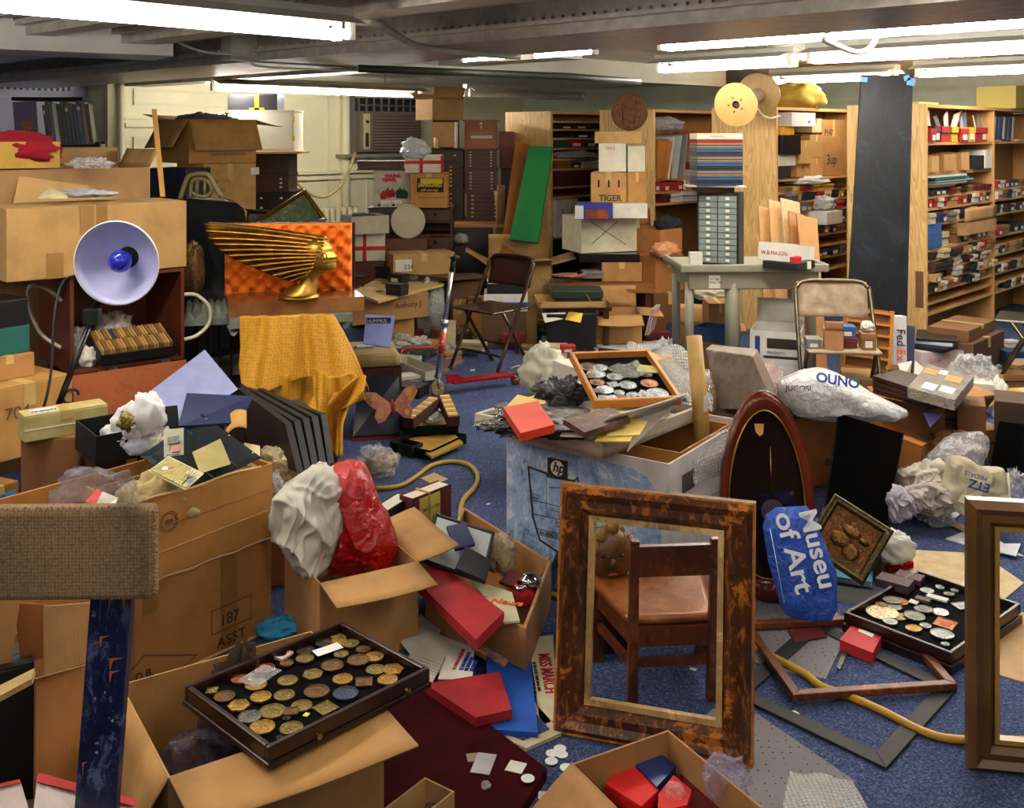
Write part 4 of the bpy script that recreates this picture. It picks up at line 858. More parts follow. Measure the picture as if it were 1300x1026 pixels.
# framed pictures leaning below
def frame_pic(name,label,c,w_,h_,bw,fm,lean,yaw,art=None,artm=None,cat='picture frame',th=0.03,roll=0,lip=None,lm=None,parent=None,edge=None):
    """c = middle of the bottom edge"""
    f=fr(c,yaw,0,0).at(0,0,0,0,R(lean),R(roll)); o=thing(name,label,cat,c)
    for nm,q in (('rail',[(-w_/2,0),(w_/2,0),(w_/2-bw,bw),(-w_/2+bw,bw)]),('rail',[(-w_/2,h_),(-w_/2+bw,h_-bw),(w_/2-bw,h_-bw),(w_/2,h_)]),
                  ('stile',[(-w_/2,0),(-w_/2+bw,bw),(-w_/2+bw,h_-bw),(-w_/2,h_)]),('stile',[(w_/2,0),(w_/2,h_),(w_/2-bw,h_-bw),(w_/2-bw,bw)])):
        b=MB()
        prof=[0.6,1.0,0.8,0.85,0.35]     # moulding heights from outside to inside
        n=len(prof)-1
        (ax,az),(bx_,bz)=(q[0],q[1]) if nm == 'rail' else (q[0],q[3]) if q[0][0] < 0 else (q[0],q[1])
        # outer edge p0-p1, inner edge i0-i1
        if nm == 'rail':
            if q[0][1] == 0: p0,p1,i1,i0=q
            else: p0,i0,i1,p1=q
        else:
            if q[0][0] < 0: p0,i0,i1,p1=q
            else: p0,p1,i1,i0=q
        vs=[]
        for k in range(n+1):
            t=k/n; y=-th*prof[k]
            vs += [f.p(p0[0]+(i0[0]-p0[0])*t,y,p0[1]+(i0[1]-p0[1])*t),f.p(p1[0]+(i1[0]-p1[0])*t,y,p1[1]+(i1[1]-p1[1])*t)]
        for k in (n,0):
            t=k/n; vs += [f.p(p0[0]+(i0[0]-p0[0])*t,0,p0[1]+(i0[1]-p0[1])*t),f.p(p1[0]+(i1[0]-p1[0])*t,0,p1[1]+(i1[1]-p1[1])*t)]
        N_=len(vs) // 2
        fs=[(2*k,2*k+1,(2*k+3) % (2*N_),(2*k+2) % (2*N_)) for k in range(N_)]+[tuple(2*k for k in range(N_)),tuple(2*k+1 for k in range(N_))[::-1]]
        b.add(vs,fs); b.build(nm,fm,o)
    if edge:
        e=0.006
        for q in ((-w_/2,w_/2,0,e),(-w_/2,w_/2,h_-e,h_),(-w_/2,-w_/2+e,e,h_-e),(w_/2-e,w_/2,e,h_-e)): MB().box(f,q[0],q[1],-th*0.72,-0.002,q[2],q[3]).build('outer_edge',edge,o)
    if lip:
        a,c_=w_/2-bw,bw; l=lip
        b=MB().box(f,-a,a,-th*0.5,0,c_,c_+l).box(f,-a,a,-th*0.5,0,h_-c_-l,h_-c_).box(f,-a,-a+l,-th*0.5,0,c_+l,h_-c_-l).box(f,a-l,a,-th*0.5,0,c_+l,h_-c_-l); b.build('inner_lip',lm,o)
    if artm: MB().box(f,-w_/2+bw*0.8,w_/2-bw*0.8,-th*0.2,0.002,bw*0.8,h_-bw*0.8).build(art or 'canvas',artm,o)
    return o,f
frame_pic('framed_picture','gilt-framed dark green painting tilted on the pile behind the orange foam',P(384,300,d=7.4),0.42,0.28,0.03,GOLD,-18,10,'canvas',mat('3A4A2C','worn',second='8A7A40'),roll=-34)
frame_pic('framed_picture','dark frame with a gilt edge leaning left of the green painting',P(329,300,d=7.4),0.24,0.19,0.03,mat('7A6030','metal'),-15,0,'canvas',mat('3A3428','worn',second='6A6040'),roll=3)
cb('carton','brown carton under the framed pictures behind the gold head',300,400,0,0.87,7.45,7.45,0.4,CARD('6E4C2C'))
lay('folded_easel','dark grey folded board on the pile behind the orange foam',P(376,292,d=7.25),0.42,0.08,0.05,12,mat('4A4444','paint'),'board',roll=-8)
# ================================================================ left side, middle distance
UL=Vector((0.741,0.671,0)); UC=Vector((0.77,0.64,0)).normalized()
o_,LC=ca('long_carton','long brown carton lying behind the round lamp reflector',8,237,1.03,0.305,4.3,0.32,CARD('A8824E'),u=UL,tape='8F6C3E')
for q in ((0.16,0.23,-0.002,0.0,0.0,0.11),(0.3,0.36,-0.002,0.0,0.18,0.306)): MB().box(LC,*q).build('tape',mat('94703F','gloss',0.35),o_)
o_,f=ca('carton','wide open carton with high walls behind the long brown carton',-20,190,1.03,0.45,4.75,0.4,CARD('9A744A'),u=UL,closed=False,flaps={'R': 25,'K': 10},flen=0.1)
MB().plate([P(24,224,d=4.85),P(172,221,d=5.25),P(162,252,d=5.2),P(17,258,d=4.8)],0.006).build('cardboard_sheet',CARD('B08C56'),None,'tan cardboard sheet standing against the wall of the wide open carton','board')
crumple('plastic_wrap','clear crinkled wrap bunched on the rim of the wide open carton',P(115,214,d=4.95),0.1,0.06,0.03,FILM,'wrap',0.5,6,4)
crumple('plastic_wrap','flattened white plastic lying on the long brown carton',P(108,250,d=4.75),0.13,0.08,0.02,mat('C4C4C8','plastic'),'wrap',0.4,6,9)
MB().grid(lambda u_,v_: P(48+36*u_,252-14*v_*(1-(u_-0.5) ** 2*3) ,d=4.5+0.1*v_)+Vector((0,0.02*math.sin(u_*7),0)),9,6).build('paper_cone',mat('C8BC94','paper'),None,'curled cream paper standing on the long brown carton','paper',solid=0.002)
ca('carton','brown carton holding up the wide open carton from below',-20,150,0.0,1.025,4.95,0.25,CARD('6E4C2C'),u=UL)
# crate with red cloth
o_,f=ca('ragged_box','yellow ragged-edged open box holding red cloth at the left edge',-30,76,1.482,0.13,4.9,0.3,mat('C09A44','card'),u=UL,closed=False,flaps={})
crumple('red_cloth','crimson cloth heaped in the ragged yellow box',f.p(0.22,0.13,0.03),0.2,0.13,0.08,mat('9A0A26','fabric'),'cloth',0.35,4,3,sharp=True)
# wooden case with rope handles
A,B=EA(89,234,0.6,4.5,UC); f=seg(A,B); L_=(B-A).length; CWD=mat('5E2A12','wood',scale=2.0)
o_=thing('wooden_case','open reddish-brown wooden case with rope handles under the long carton','case',f.p(L_/2,0.2,0)); t=0.016; Hh=0.425; DD=0.46
MB().box(f,0,L_,0,DD,0,t).box(f,0,L_,0,DD,Hh-t,Hh).box(f,0,t,0,DD,t,Hh-t).box(f,L_-t,L_,0,DD,t,Hh-t).box(f,0,L_,DD-t,DD,t,Hh-t).build('body',CWD,o_)
RP=mat('D0C8B0','fabric')
MB().tube([f.p(-0.005,0.1,0.31),f.p(-0.05,0.14,0.36),f.p(-0.09,0.26,0.37),f.p(-0.08,0.35,0.3),f.p(-0.05,0.38,0.2),f.p(-0.03,0.3,0.13),f.p(-0.005,0.12,0.1)],0.009).build('rope_handle',RP,o_)
MB().tube([f.p(L_+0.0,0.0,0.3),f.p(L_+0.06,0.0,0.29),f.p(L_+0.12,0.0,0.23),f.p(L_+0.12,0.0,0.15),f.p(L_+0.06,0.0,0.1),f.p(L_,0.0,0.09)],0.009).build('rope_handle',RP,o_)
g=f.at(0,-0.004,-0.005,0,R(-18)); MB().box(g,0.0,L_-0.0,-0.018,0,-0.36,0).build('door',mat('96480F','wood',scale=2.0),o_)
for a in (0.16,0.4): MB().box(f,a,a+0.04,-0.012,0.002,-0.02,0.01).build('hinge',STEEL,o_)
# card file in the case
q=f.at(0.12,-0.02,0.026,0,0,0); q=q.at(0,0,0,0,R(22))
sb=thing('card_file','black tray packed with upright brown cards inside the wooden case','file',q.o)
W_=0.34
MB().box(q,0,W_,0,0.2,0,0.006).box(q,0,0.006,0,0.2,0,0.05).box(q,W_-0.006,W_,0,0.2,0,0.05).box(q,0,W_,0,0.006,0,0.05).box(q,0,W_,0.19,0.2,0,0.05).build('tray',BLACK,sb)
for row,b in enumerate((0.012,0.1)):
    for i in range(46):
        a=0.01+i*0.007; c_=['A07C40','86632E','B89050','6E4E24','94703A','C09C5C','2A2C60'][(i*5+row) % 7 if not (row == 1 and 10 < i < 14) else 6]
        if c_ == '2A2C60' and not (row == 1 and 10 < i < 14): c_='7A5A2C'
        MB().box(q.at(a,b,0.006,0,0,R(-8)),0,0.0055,0,0.08,0,0.062+0.004*(i % 2)).build('card',mat(c_,'paper'),sb)
crumple('packing_paper','shredded pale packing paper behind the card file in the case',f.p(0.28,0.3,0.018),0.1,0.08,0.1,mat('B4ACA0','plastic'),'paper',0.45,7,6,sharp=True)
crumple('tissue','small white tissue at the left corner of the wooden case',f.p(0.09,0.06,0.018),0.04,0.04,0.045,mat('E0DCD6','paper'),'tissue',0.5,6,2,sharp=True)
crumple('plastic_bag','clear plastic bag slumped in the left of the wooden case',f.p(0.09,0.24,0.018),0.07,0.1,0.08,mat('8E8C92','plastic'),'bag',0.4,6,5)
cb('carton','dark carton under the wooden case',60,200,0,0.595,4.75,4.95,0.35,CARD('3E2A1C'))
# left edge pile
cb('black_box','black box with a shiny lid on the teal box at the left edge',-20,36,0.857,0.11,4.15,4.3,0.3,mat('17171A','gloss',0.3),tape=None)
cb('teal_box','teal green box in the pile at the left edge',-20,38,0.745,0.11,4.15,4.3,0.3,mat('0E5A52','paper'),tape=None)
cb('flat_carton','flat tan carton under the teal box',-20,44,0.65,0.092,4.12,4.28,0.32,CARD('A87844'))
o_,f=cb('carton','carton with a round black logo beside the lamp stand',-20,92,0.36,0.286,4.0,4.3,0.35,CARD('AE8144'))
MB().tube([f.p(0.36+0.035*math.cos(t_*0.6),-0.003,0.2+0.028*math.sin(t_*0.6)) for t_ in range(9)],0.006,6).build('logo',INK,o_); text('704',f.at(0.08,-0.002,0.16),0.07,mat('6A4A2A','plain'),o_)
o_,f=cb('blue_label_carton','brown carton with a blue STARTING label at the left edge',-20,24,0.0,0.355,3.72,3.85,0.3,CARD('8A5A28'))
MB().box(f,0.0,0.13,-0.002,0,0.22,0.33).build('label_patch',mat('3A88C8','paper'),o_); text('C\nSTA\nFRA',f.at(0.06,-0.004,0.3),0.035,INK,o_,bold=0.001)
# reflector lamp
hc=P(148,334,d=3.75); RL=53*3.75/F; hf=Fr(hc,(1,0,0),(0,0,1),(0.02,-1,-0.06)); hf=Fr(hc,(1,0,0),hf.w.cross(Vector((1,0,0))),hf.w)
o_=thing('reflector_lamp','round white reflector lamp with a blue bulb on a black stand','lamp',Vector((hc.x-0.12,3.8,0)))
sh=MB(); sh.smooth=True; sh.lathe(hf,[(RL,0.0),(RL*0.93,-0.035),(RL*0.75,-0.075),(RL*0.5,-0.105),(RL*0.25,-0.12),(0.02,-0.125)],56,cap=False); sh.build('reflector',mat('C2C4F0','gloss',0.35),o_,solid=0.002)
sh=MB(); sh.smooth=True; sh.lathe(hf,[(RL*1.0,-0.004),(RL*1.025,-0.002),(RL*1.025,0.004),(RL*1.0,0.004)],56,cap=False); sh.build('rim',mat('E8E8F0','gloss',0.3),o_)
bl=MB(); bl.smooth=True; bl.lathe(hf,[(0.018,-0.12),(0.02,-0.085),(0.036,-0.06),(0.042,-0.035),(0.036,-0.012),(0.02,0.0),(0.0001,0.003)],28,cap=False); bl.build('bulb',mat('2834B8','gloss',0.08),o_)
MB().lathe(hf,[(0.045,-0.15),(0.05,-0.12),(0.045,-0.118)],24).build('socket',BLACK,o_)
MB().tube([hf.p(0,0,-0.2),hf.p(0,0,-0.14)],0.03,12).tube([hf.p(0,0,-0.17),P(118,392,d=3.86)],0.014).build('yoke',BLACK,o_)
jt=P(117,402,d=3.84); pe=P(72,520,d=3.74); dr_=(pe-jt).normalized(); fl_=jt+dr_*(jt.z/-dr_.z*0.93)
MB().box(Fr(jt,(1,0,0)),-0.03,0.03,-0.02,0.02,-0.03,0.03).build('clamp',BLACK,o_,bevel=0.004); MB().tube([jt,pe],0.012).tube([pe,fl_],0.016).build('pole',mat('141418','gloss',0.3),o_)
for k in range(3):
    an=k*2.09+0.4; MB().tube([fl_+Vector((0,0,0.3)),Vector((fl_.x+0.2*math.cos(an),fl_.y+0.2*math.sin(an),0.01))],0.008).build('leg',BLACK,o_)
MB().tube([P(97,350,d=3.87),P(84,354,d=3.87),P(74,372,d=3.85),P(68,410,d=3.8),P(66,460,d=3.76),P(62,490,d=3.72),P(57,512,d=3.7),P(50,530,d=3.7)],0.005,6).build('cord',BLACK,o_)
# parcel on brown carton
A,B=P(31,563,d=3.55),P(137,547,d=3.72); B.z=A.z
o_,f=carton('taped_parcel','long cream parcel wrapped in clear tape with a postal label',A,B,0.1,0.088,mat('C8BC84','paper',second='A89858'),closed=True)
zp=A.z; MB().box(f,0.03,0.12,0.02,0.08,0.0915,0.0925).build('label_patch',WHITE,o_); text('PRIORITY',flat(f.at(0.03,0.03,0.0935)),0.02,mat('2030A0','plain'),o_); MB().box(f,-0.001,0.28,-0.0012,0,0.04,0.044).build('tape_edge',mat('E8E4C8','gloss'),o_)
cb('carton','brown carton standing under the cream taped parcel',26,100,0,zp-0.003,3.6,3.62,0.18,CARD('7A4E2C'),tape=None)
cb('carton','dark carton standing right of the one under the parcel',101,120,0,zp-0.03,3.7,3.72,0.18,CARD('4A2C1A'),tape=None)
# cotton in a black box
o_,f=carton('black_box','black open box overflowing with white cotton',P(121,592,d=3.45),P(205,575,d=3.6)*1,0.2,0.1,BLACK,closed=False,flaps={},tilt=4)
for i,(x,y,r1,r2,s_) in enumerate(((150,560,0.06,0.05,1),(170,548,0.07,0.07,2),(188,540,0.06,0.08,3),(180,565,0.07,0.04,4),(205,560,0.04,0.04,5))):
    crumple('cotton_wad',['left wad of white cotton in the black box','middle wad of cotton in the black box','tall white cotton tuft in the black box','smooth bluish cotton wad at the front of the black box','right cotton wad by the small black case'][i],P(x,y+10,d=3.55),r1,0.05,r2,mat(['D8D4D8','DCDCE0','E6E6EA','C4C6DC','D8D4C8'][i],'fabric'),'cotton',0.3,5,s_)
MB().blob(fr(P(160,535,d=3.46)),0.025,0.02,0.03,0.5,4,seed=3).build('figurine',mat('A89C5C','medal'),None,'small greenish carved figure lying in the cotton','figurine')
carton('small_case','small open black case lined white beside the cotton',P(203,548,d=3.62),P(228,545,d=3.66),0.06,0.085,BLACK,closed=False,flaps={},tilt=-25)
cb('carton','brown carton on the floor under the black box of cotton',122,210,0,0.52,3.55,3.7,0.22,CARD('5A3A22'))
# card and folder
MB().plate([P(260,444,d=4.1),P(302,494,d=3.98),P(228,545,d=3.75),P(185,501,d=3.85)],0.003).build('card_sheet',mat('8A90BE','paper'),None,'pale violet-blue card leaning in front of the wooden case door','card')
MB().plate([P(237,499,d=3.72),P(321,503,d=3.8),P(305,536,d=3.6),P(226,541,d=3.52)],0.012).build('folder',mat('14204C','gloss',0.4),None,'dark navy folder leaning on the pale violet card','folder')
MB().grid(lambda u_,v_: P(285+28*u_,533-10*u_+22*v_,d=3.65-0.1*v_)+Vector((0,0,0.02*math.sin(3*u_))),7,5).build('envelope',mat('B08444','paper'),None,'tan envelope bending over behind the plastic coin page','envelope',solid=0.003)
# black album cases leaning
for i in range(5):
    k=i*9; z_=-i*0.03
    MB().plate([P(300+k,492+5*i % 7,d=4.02+i*0.035),P(362+k*1.25,538-i*3,d=3.72+i*0.035),P(377+k*1.1,600-i*3,d=3.62+i*0.035),P(318+k,575-3*i,d=3.9+i*0.035)],0.026).build('album_case',mat(['1A0C0A','08080A','060608','0A0A0E','08080A'][i],'paper',0.55),None,['brown-faced black album case at the front of the leaning row','second black album case in the leaning row','middle black album case in the leaning row','fourth black album case in the leaning row','rearmost black album case by the yellow cloth'][i],'case')
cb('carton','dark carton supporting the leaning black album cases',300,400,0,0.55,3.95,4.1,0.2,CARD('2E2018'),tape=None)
# ---------------- pile behind: glossy black panel, iron chair back
o_=thing('glossy_panel','large black glossy panel with rounded corners behind the gold head','panel',P(270,420,d=5.5)); D=5.5
c0=P(238,252,d=D); c1=P(308,258,d=D+0.2); zb=0.45
pts=[Vector((c0.x-0.1,D-0.1,zb)),Vector((c1.x,c1.y,zb)),Vector((c1.x,c1.y,c1.z-0.08))]+[Vector((c1.x-0.09+0.09*math.cos(t_),c1.y,c1.z-0.08+0.09*math.sin(t_))) for t_ in (0.4,0.8,1.2)]+[Vector((c1.x-0.12,c1.y,c1.z+0.02)),c0,Vector((c0.x-0.1,D-0.1,c0.z))]
MB().plate(pts,0.04).build('panel',mat('0C0E12','gloss',0.12),o_); MB().tube(pts[1:8],0.012).build('edge_trim',mat('5A4630','paint'),o_)
OL=mat('6E6438','paint',0.45); dd=5.45
MB().tube([P(228,254,d=dd),P(234,236,d=dd),P(240,224,d=dd),P(252,221,d=dd),P(264,222,d=dd),P(270,232,d=dd),P(281,250,d=dd)],0.014).tube([P(242,250,d=dd),P(244,230,d=dd),P(256,227,d=dd),P(266,232,d=dd),P(268,244,d=dd),P(256,250,d=dd),P(244,244,d=dd)],0.011).tube([P(250,229,d=dd),P(250,248,d=dd)],0.009).tube([P(260,229,d=dd),P(260,248,d=dd)],0.009).build('iron_back',OL,None,'olive looped metal chair back above the black glossy panel','chair')
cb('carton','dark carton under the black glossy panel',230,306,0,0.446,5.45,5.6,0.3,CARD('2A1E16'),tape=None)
crumple('bronze_shell','bronze fan-shaped casting peeking out right of the long carton',P(242,372,d=5.0),0.07,0.05,0.14,mat('7A5A34','medal'),'casting',0.2,4,2)
# ---------------- gold head, foams, cloth
def eggfoam(name,label,f,Wd,Hd,cell,amp,th,m,cat='foam'):
    nu,nv=int(Wd/cell*10)+1,int(Hd/cell*10)+1
    b=MB().box(f,0,Wd,0,Hd,0,th)
    b.grid(lambda u_,v_: f.p(u_*Wd,v_*Hd,th+amp*0.5+amp*0.5*math.sin(u_*Wd/cell*2*math.pi)*math.sin(v_*Hd/cell*2*math.pi) if 0.001 < u_ < 0.999 and 0.001 < v_ < 0.999 else th),nu,nv)
    return b.build(name,m,None,label,cat)
D=5.25
A,B=ED(286,447,zz(376,D),D,D+0.05); u=(B-A).normalized(); of=Fr(A,u,UP,u.cross(UP))
eggfoam('orange_foam','orange egg-crate foam sheet standing behind the gold winged head',of,(B-A).length,(376-284)*D/F,0.08,0.055,0.015,mat('F88420','plain',0.9))
MB().box(Fr(A,u),0.0,(B-A).length+0.012,0.032,0.05,0,(376-284)*D/F).build('backing_board',mat('1C2434','paint'),None,'dark board standing behind the orange foam','board')
D=5.0; GM=mat('C8973A','metal',0.42,second='E0B458')
o_=thing('winged_head','gold sculpted woman head in profile with swept ribbed wing hair','sculpture',P(370,378,d=D))
lev=[(378,357,402,30),(371,358,402,27),(365,368,402.5,22),(358,376,403,17),(352,379,405.5,15),(347,381,409,15.5),(343.5,382,418,18),(341.5,383,426,19.5),(339.5,383,427.8,20.5),(337,383,426.6,21.5),(335,383,427.8,22),(333,383,426.2,22.5),(331,383,427.8,23),(328,383,426.3,23),(326.5,383,428.8,23),(325,383,429,23.5),(321.5,383,424.6,24),(318.5,383,423,24.5),(315,383,423.2,24.5),(310,384,420.3,23),(306,386,416,20),(303,390,411,15),(301,396,405,6)]
vs=[]; n=24
for (y,xb,xf,th_) in lev:
    for j in range(n):
        a=2*math.pi*j/n; cx_=(xb+xf)/2; rx=(xf-xb)/2; ca_=math.cos(a); sa=math.sin(a)
        k=1.0 if y > 346 else (abs(ca_) ** 0.9*(1 if ca_ > 0 else-1) if False else ca_)
        nose=1.0
        px_=cx_+rx*ca_; py=-th_*sa
        if ca_ > 0.0: py *= (1-0.5*ca_ ** 3*max(0,min(1,(y-300)/24,(352-y)/12)))   # narrow the features towards the face line
        vs.append(P(px_,y,d=D)+Vector((0,py*D/F,0)))
fs=[(i*n+j,i*n+(j+1) % n,(i+1)*n+(j+1) % n,(i+1)*n+j) for i in range(len(lev)-1) for j in range(n)]+[tuple(range(n)),tuple(range((len(lev)-1)*n,len(lev)*n))]
b=MB(); b.smooth=True; b.add(vs,fs); b.build('head',GM,o_,sub=1)
MB().tube([P(411.5+3.6*math.cos(t_*0.7),327+6.5*math.sin(t_*0.7),d=D-0.112) for t_ in range(10)],0.0045,6).tube([P(411,323,d=D-0.108),P(412,331,d=D-0.108)],0.004,6).build('ear',GM,o_)
def bez(pts,t_):
    k=t_*(len(pts)-1); i=min(int(k),len(pts)-2); q=k-i
    return (pts[i][0]+(pts[i+1][0]-pts[i][0])*q,pts[i][1]+(pts[i+1][1]-pts[i][1])*q)
OUT=[(262,283),(268,300),(280,314),(300,327),(327,339),(354,349.5),(374,355),(382,356.5)]; ROOT=[(413,302),(415,309),(411,316),(407,322),(405,329),(402,338),(394,347),(383,356)]; NR=13
for sg in (-1,1):
    def fan(u_,v_):
        o1,r1=bez(OUT,v_),bez(ROOT,v_); x=r1[0]+(o1[0]-r1[0])*u_; y=r1[1]+(o1[1]-r1[1])*u_-2*math.sin(u_*math.pi)*(1-v_)
        rg=abs(((v_*NR) % 1)-0.5)*2
        off=(25-15*u_)*math.sin(min(1,v_*1.25+0.18)*math.pi*0.62)+(rg-0.5)*(5+11*u_)
        return P(x,y,d=D)+Vector((0,sg*off*D/F,0))
    b=MB(); b.grid(fan,22,NR*8+1); b.sm=[True]*len(b.sm); b.build('wing',GM,o_,solid=0.004)
MB().tube([P(x-0.5,y,d=D) for x,y in OUT],0.011,8).build('wing_edge',mat('6A5234','metal'),o_)
q=fr(P(379,378,d=D)); b=MB(); b.smooth=True; b.lathe(q,[(0.098,-0.0),(0.098,0.012),(0.085,0.02),(0.05,0.03)],32); b.build('socle',GM,o_)
zb=zz(378,D)-0.001
A,B=ED(290,462,zb-0.07,4.85,5.05); f=seg(A,B)
MB().box(f,0,(B-A).length,0,0.3,0,0.069).build('copper_plinth',mat('6A3A20','gloss',0.2,second='9A6A40'),None,'low copper-brown plinth under the gold head','plinth')
GF=mat('70766E','fabric')
A,B=ED(234,330,zb-0.12,4.9,5.0); f=seg(A,B); eggfoam('grey_foam','grey egg-crate foam sheet left of the gold head',Fr(A,f.u,f.v,UP),(B-A).length,0.35,0.07,0.05,0.03,GF)
A,B=ED(292,448,zb-0.13,4.78,4.98); f=seg(A,B); b=MB().box(f,0,(B-A).length,0,0.36,0.02,0.058)
b.grid(lambda u_,v_: f.p(u_*(B-A).length,v_*0.36,0.02-0.035*(0.5+0.5*math.sin(u_*55)*math.cos(v_*34))),60,34); b.build('grey_foam',GF,None,'grey egg-crate foam pad between the plinth and the yellow cloth','foam')
# crates and cloth
zt=zb-0.175
MC=mat('7A2416','gloss',0.45)
def milkcrate(label,A,B,dep,h,m,word=None):
    f=seg(A,B); Wd=(B-A).length; o_=thing('milk_crate',label,'crate',f.p(Wd/2,dep/2,0)); b=MB()
    for (q,l_) in ((f,Wd),(f.at(Wd,0,0,R(90)),dep),(f.at(Wd,dep,0,R(180)),Wd),(f.at(0,dep,0,R(270)),dep)):
        b.box(q,0,l_,0,0.012,h-0.07,h).box(q,0,l_,0,0.012,0,0.03).box(q,0,0.02,0,0.012,0,h).box(q,l_-0.02,l_,0,0.012,0,h)
        n_=int(l_/0.045)
        for i in range(n_): b.hexa([q.p(i*l_/n_,0.002,0.03),q.p(i*l_/n_+0.008,0.002,0.03),q.p(i*l_/n_+0.008,0.01,0.03),q.p(i*l_/n_,0.01,0.03),q.p((i+0.8)*l_/n_,0.002,h-0.07),q.p((i+0.8)*l_/n_+0.008,0.002,h-0.07),q.p((i+0.8)*l_/n_+0.008,0.01,h-0.07),q.p((i+0.8)*l_/n_,0.01,h-0.07)])
        b.box(q,0,l_,0.002,0.01,h*0.42,h*0.42+0.008)
    b.box(f,0,Wd,0,dep,0,0.008); b.build('basket',m,o_)
    if word: text(word,f.at(0.25,-0.002,h-0.05),0.035,WHITE,o_,bold=0.001)
    return o_
milkcrate('rust-red plastic milk crate half covered by the yellow cloth',Vector((-1.16,4.66,0)),Vector((-0.80,4.72,0)),0.33,0.30,MC,'od')
milkcrate('second milk crate hidden under the yellow cloth',Vector((-1.16,4.66,0.302)),Vector((-0.86,4.72,0.302)),0.33,zt-0.31,MC)
YC=mat('C08A14','brocade',second=None)
o_=thing('yellow_cloth','mustard brocade cloth draped over the crates below the gold head','cloth',P(380,560,d=4.6))
LE=[(304,402),(303,440),(300,470),(305,492)]; RI=[(424,398),(436,420),(452,455),(466,494)]
def cl(u_,v_):
    l_,r_=bez(LE,v_),bez(RI,v_); x=l_[0]+(r_[0]-l_[0])*u_; y=l_[1]+(r_[1]-l_[1])*u_+(6*math.sin(u_*9)-4)*v_*v_
    return P(x,y,d=4.62-0.10*v_+0.10*u_)+Vector((0,0.035*(0.3+v_)*math.sin(u_*11+v_*2.5)+0.012*math.sin(u_*31+4*v_),0))
MB().grid(cl,60,30).build('top_drape',YC,o_,solid=0.004)
L2=[(306,478),(322,520),(345,550),(372,590)]; R2=[(400,470),(398,520),(396,560),(398,590)]
def c2(u_,v_):
    l_,r_=bez(L2,v_),bez(R2,v_); x=l_[0]+(r_[0]-l_[0])*u_; y=l_[1]+(r_[1]-l_[1])*u_
    return P(x,y,d=4.58-0.05*v_+0.05*u_)+Vector((0,0.05*math.sin(u_*8+v_*3)+0.012*math.sin(u_*27),0))
MB().grid(c2,36,26).build('hanging_fold',YC,o_,solid=0.004)
L3=[(392,470),(396,505),(402,540),(410,582)]; R3=[(450,478),(448,500),(438,535),(436,575)]
def c3(u_,v_):
    l_,r_=bez(L3,v_),bez(R3,v_); x=l_[0]+(r_[0]-l_[0])*u_; y=l_[1]+(r_[1]-l_[1])*u_
    return P(x,y,d=4.52-0.06*v_+0.05*u_)+Vector((0,0.05*math.sin(u_*7+1+v_*4)+0.01*math.sin(u_*25),0))
MB().grid(c3,30,26).build('hanging_fold',YC,o_,solid=0.004)
def c4(u_,v_):
    x=402+62*u_-14*v_*(1-u_); y=492+30*v_-6*u_+8*math.sin(u_*5)
    return P(x,y,d=4.5+0.04*u_)+Vector((0,0.04*math.sin(u_*9+v_*4),0))
MB().grid(c4,26,14).build('hanging_fold',YC,o_,solid=0.004)
b=MB()
for k in range(26):
    u_=k/25; p0=cl(0.45+0.55*u_,1.0); b.tube([p0,p0+Vector((0.006*math.sin(k*2.1),0,-0.02-0.012*math.sin(k*1.7) ** 2))],0.0012,4)
b.build('fringe',YC,o_)
# black spindle chair back seen left of the cloth
o_=thing('spindle_chair','black spindle-back chair standing left of the yellow cloth','chair',P(270,470,d=5.1)*1); WM[o_.name]=Matrix.Translation(o_.location); BW=mat('0E0C0E','wood',0.3)
cf_=Fr(Vector((-1.58,5.1,0)),Vector((1,0.25,0)))
for a in (0,0.36):
    MB().box(cf_,a,a+0.035,0,0.03,0,0.76).build('post',BW,o_); MB().box(cf_,a,a+0.035,0.32,0.35,0,0.42).build('leg',BW,o_)
for k in range(5): MB().box(cf_,0.07+k*0.055,0.085+k*0.055,0.005,0.02,0.45,0.70).build('spindle',BW,o_)
MB().box(cf_,0,0.395,0,0.03,0.70,0.76).build('top_rail',BW,o_); MB().box(cf_,0,0.395,0,0.35,0.42,0.45).build('seat',BW,o_)
# padded stool
o_=thing('padded_stool','dark wooden stool with a beige padded seat beside the yellow cloth','stool',P(470,560,z=0)*1); sz=0.355
sf=Fr(Vector((-1.12,5.62,0)),Vector((0.9,0.2,0))); 
MB().box(sf,0,0.52,0,0.42,sz,sz+0.075).build('seat',mat('9A8458','fabric'),o_,bevel=0.03); MB().box(sf,0.01,0.51,0.01,0.41,sz-0.08,sz).build('apron',DKWOOD,o_)
for a in (0.0,0.475):
    for b_ in (0.0,0.375): MB().box(sf,a,a+0.045,b_,b_+0.045,0,sz).build('leg',DKWOOD,o_)
zs=sz+0.076
crumple('envelope_pile','small pile of creased pale envelopes on the padded stool',sf.p(0.12,0.2,zs),0.12,0.1,0.025,mat('C4BAA0','paper'),'paper',0.4,5,8,sharp=True)
lay('plastic_packet','pale blue plastic packet on the padded stool',sf.p(0.33,0.2,zs),0.1,0.06,0.015,20,mat('8EA0B8','gloss'),'packet'); lay('plastic_packet','second pale packet at the right end of the padded stool',sf.p(0.43,0.25,zs),0.05,0.06,0.015,30,mat('A4B0BC','gloss'),'packet')
o_=MB().plate([P(461,437,d=5.6),P(495,442,d=5.65),P(501,402,d=5.8),P(464,400,d=5.75)],0.006).build('picture_card',mat('6A70A8','paper'),None,'lavender card with a dark blue band propped behind the stool','card')
g=Fr(P(464,408,d=5.7),(1,0.05,0)); MB().box(g,0.005,0.14,-0.012,-0.008,-0.01,0.022).build('card_band',NAVY,o_)
text('NUMMUS',g.at(0.008,-0.014,-0.005),0.026,WHITE,o_)
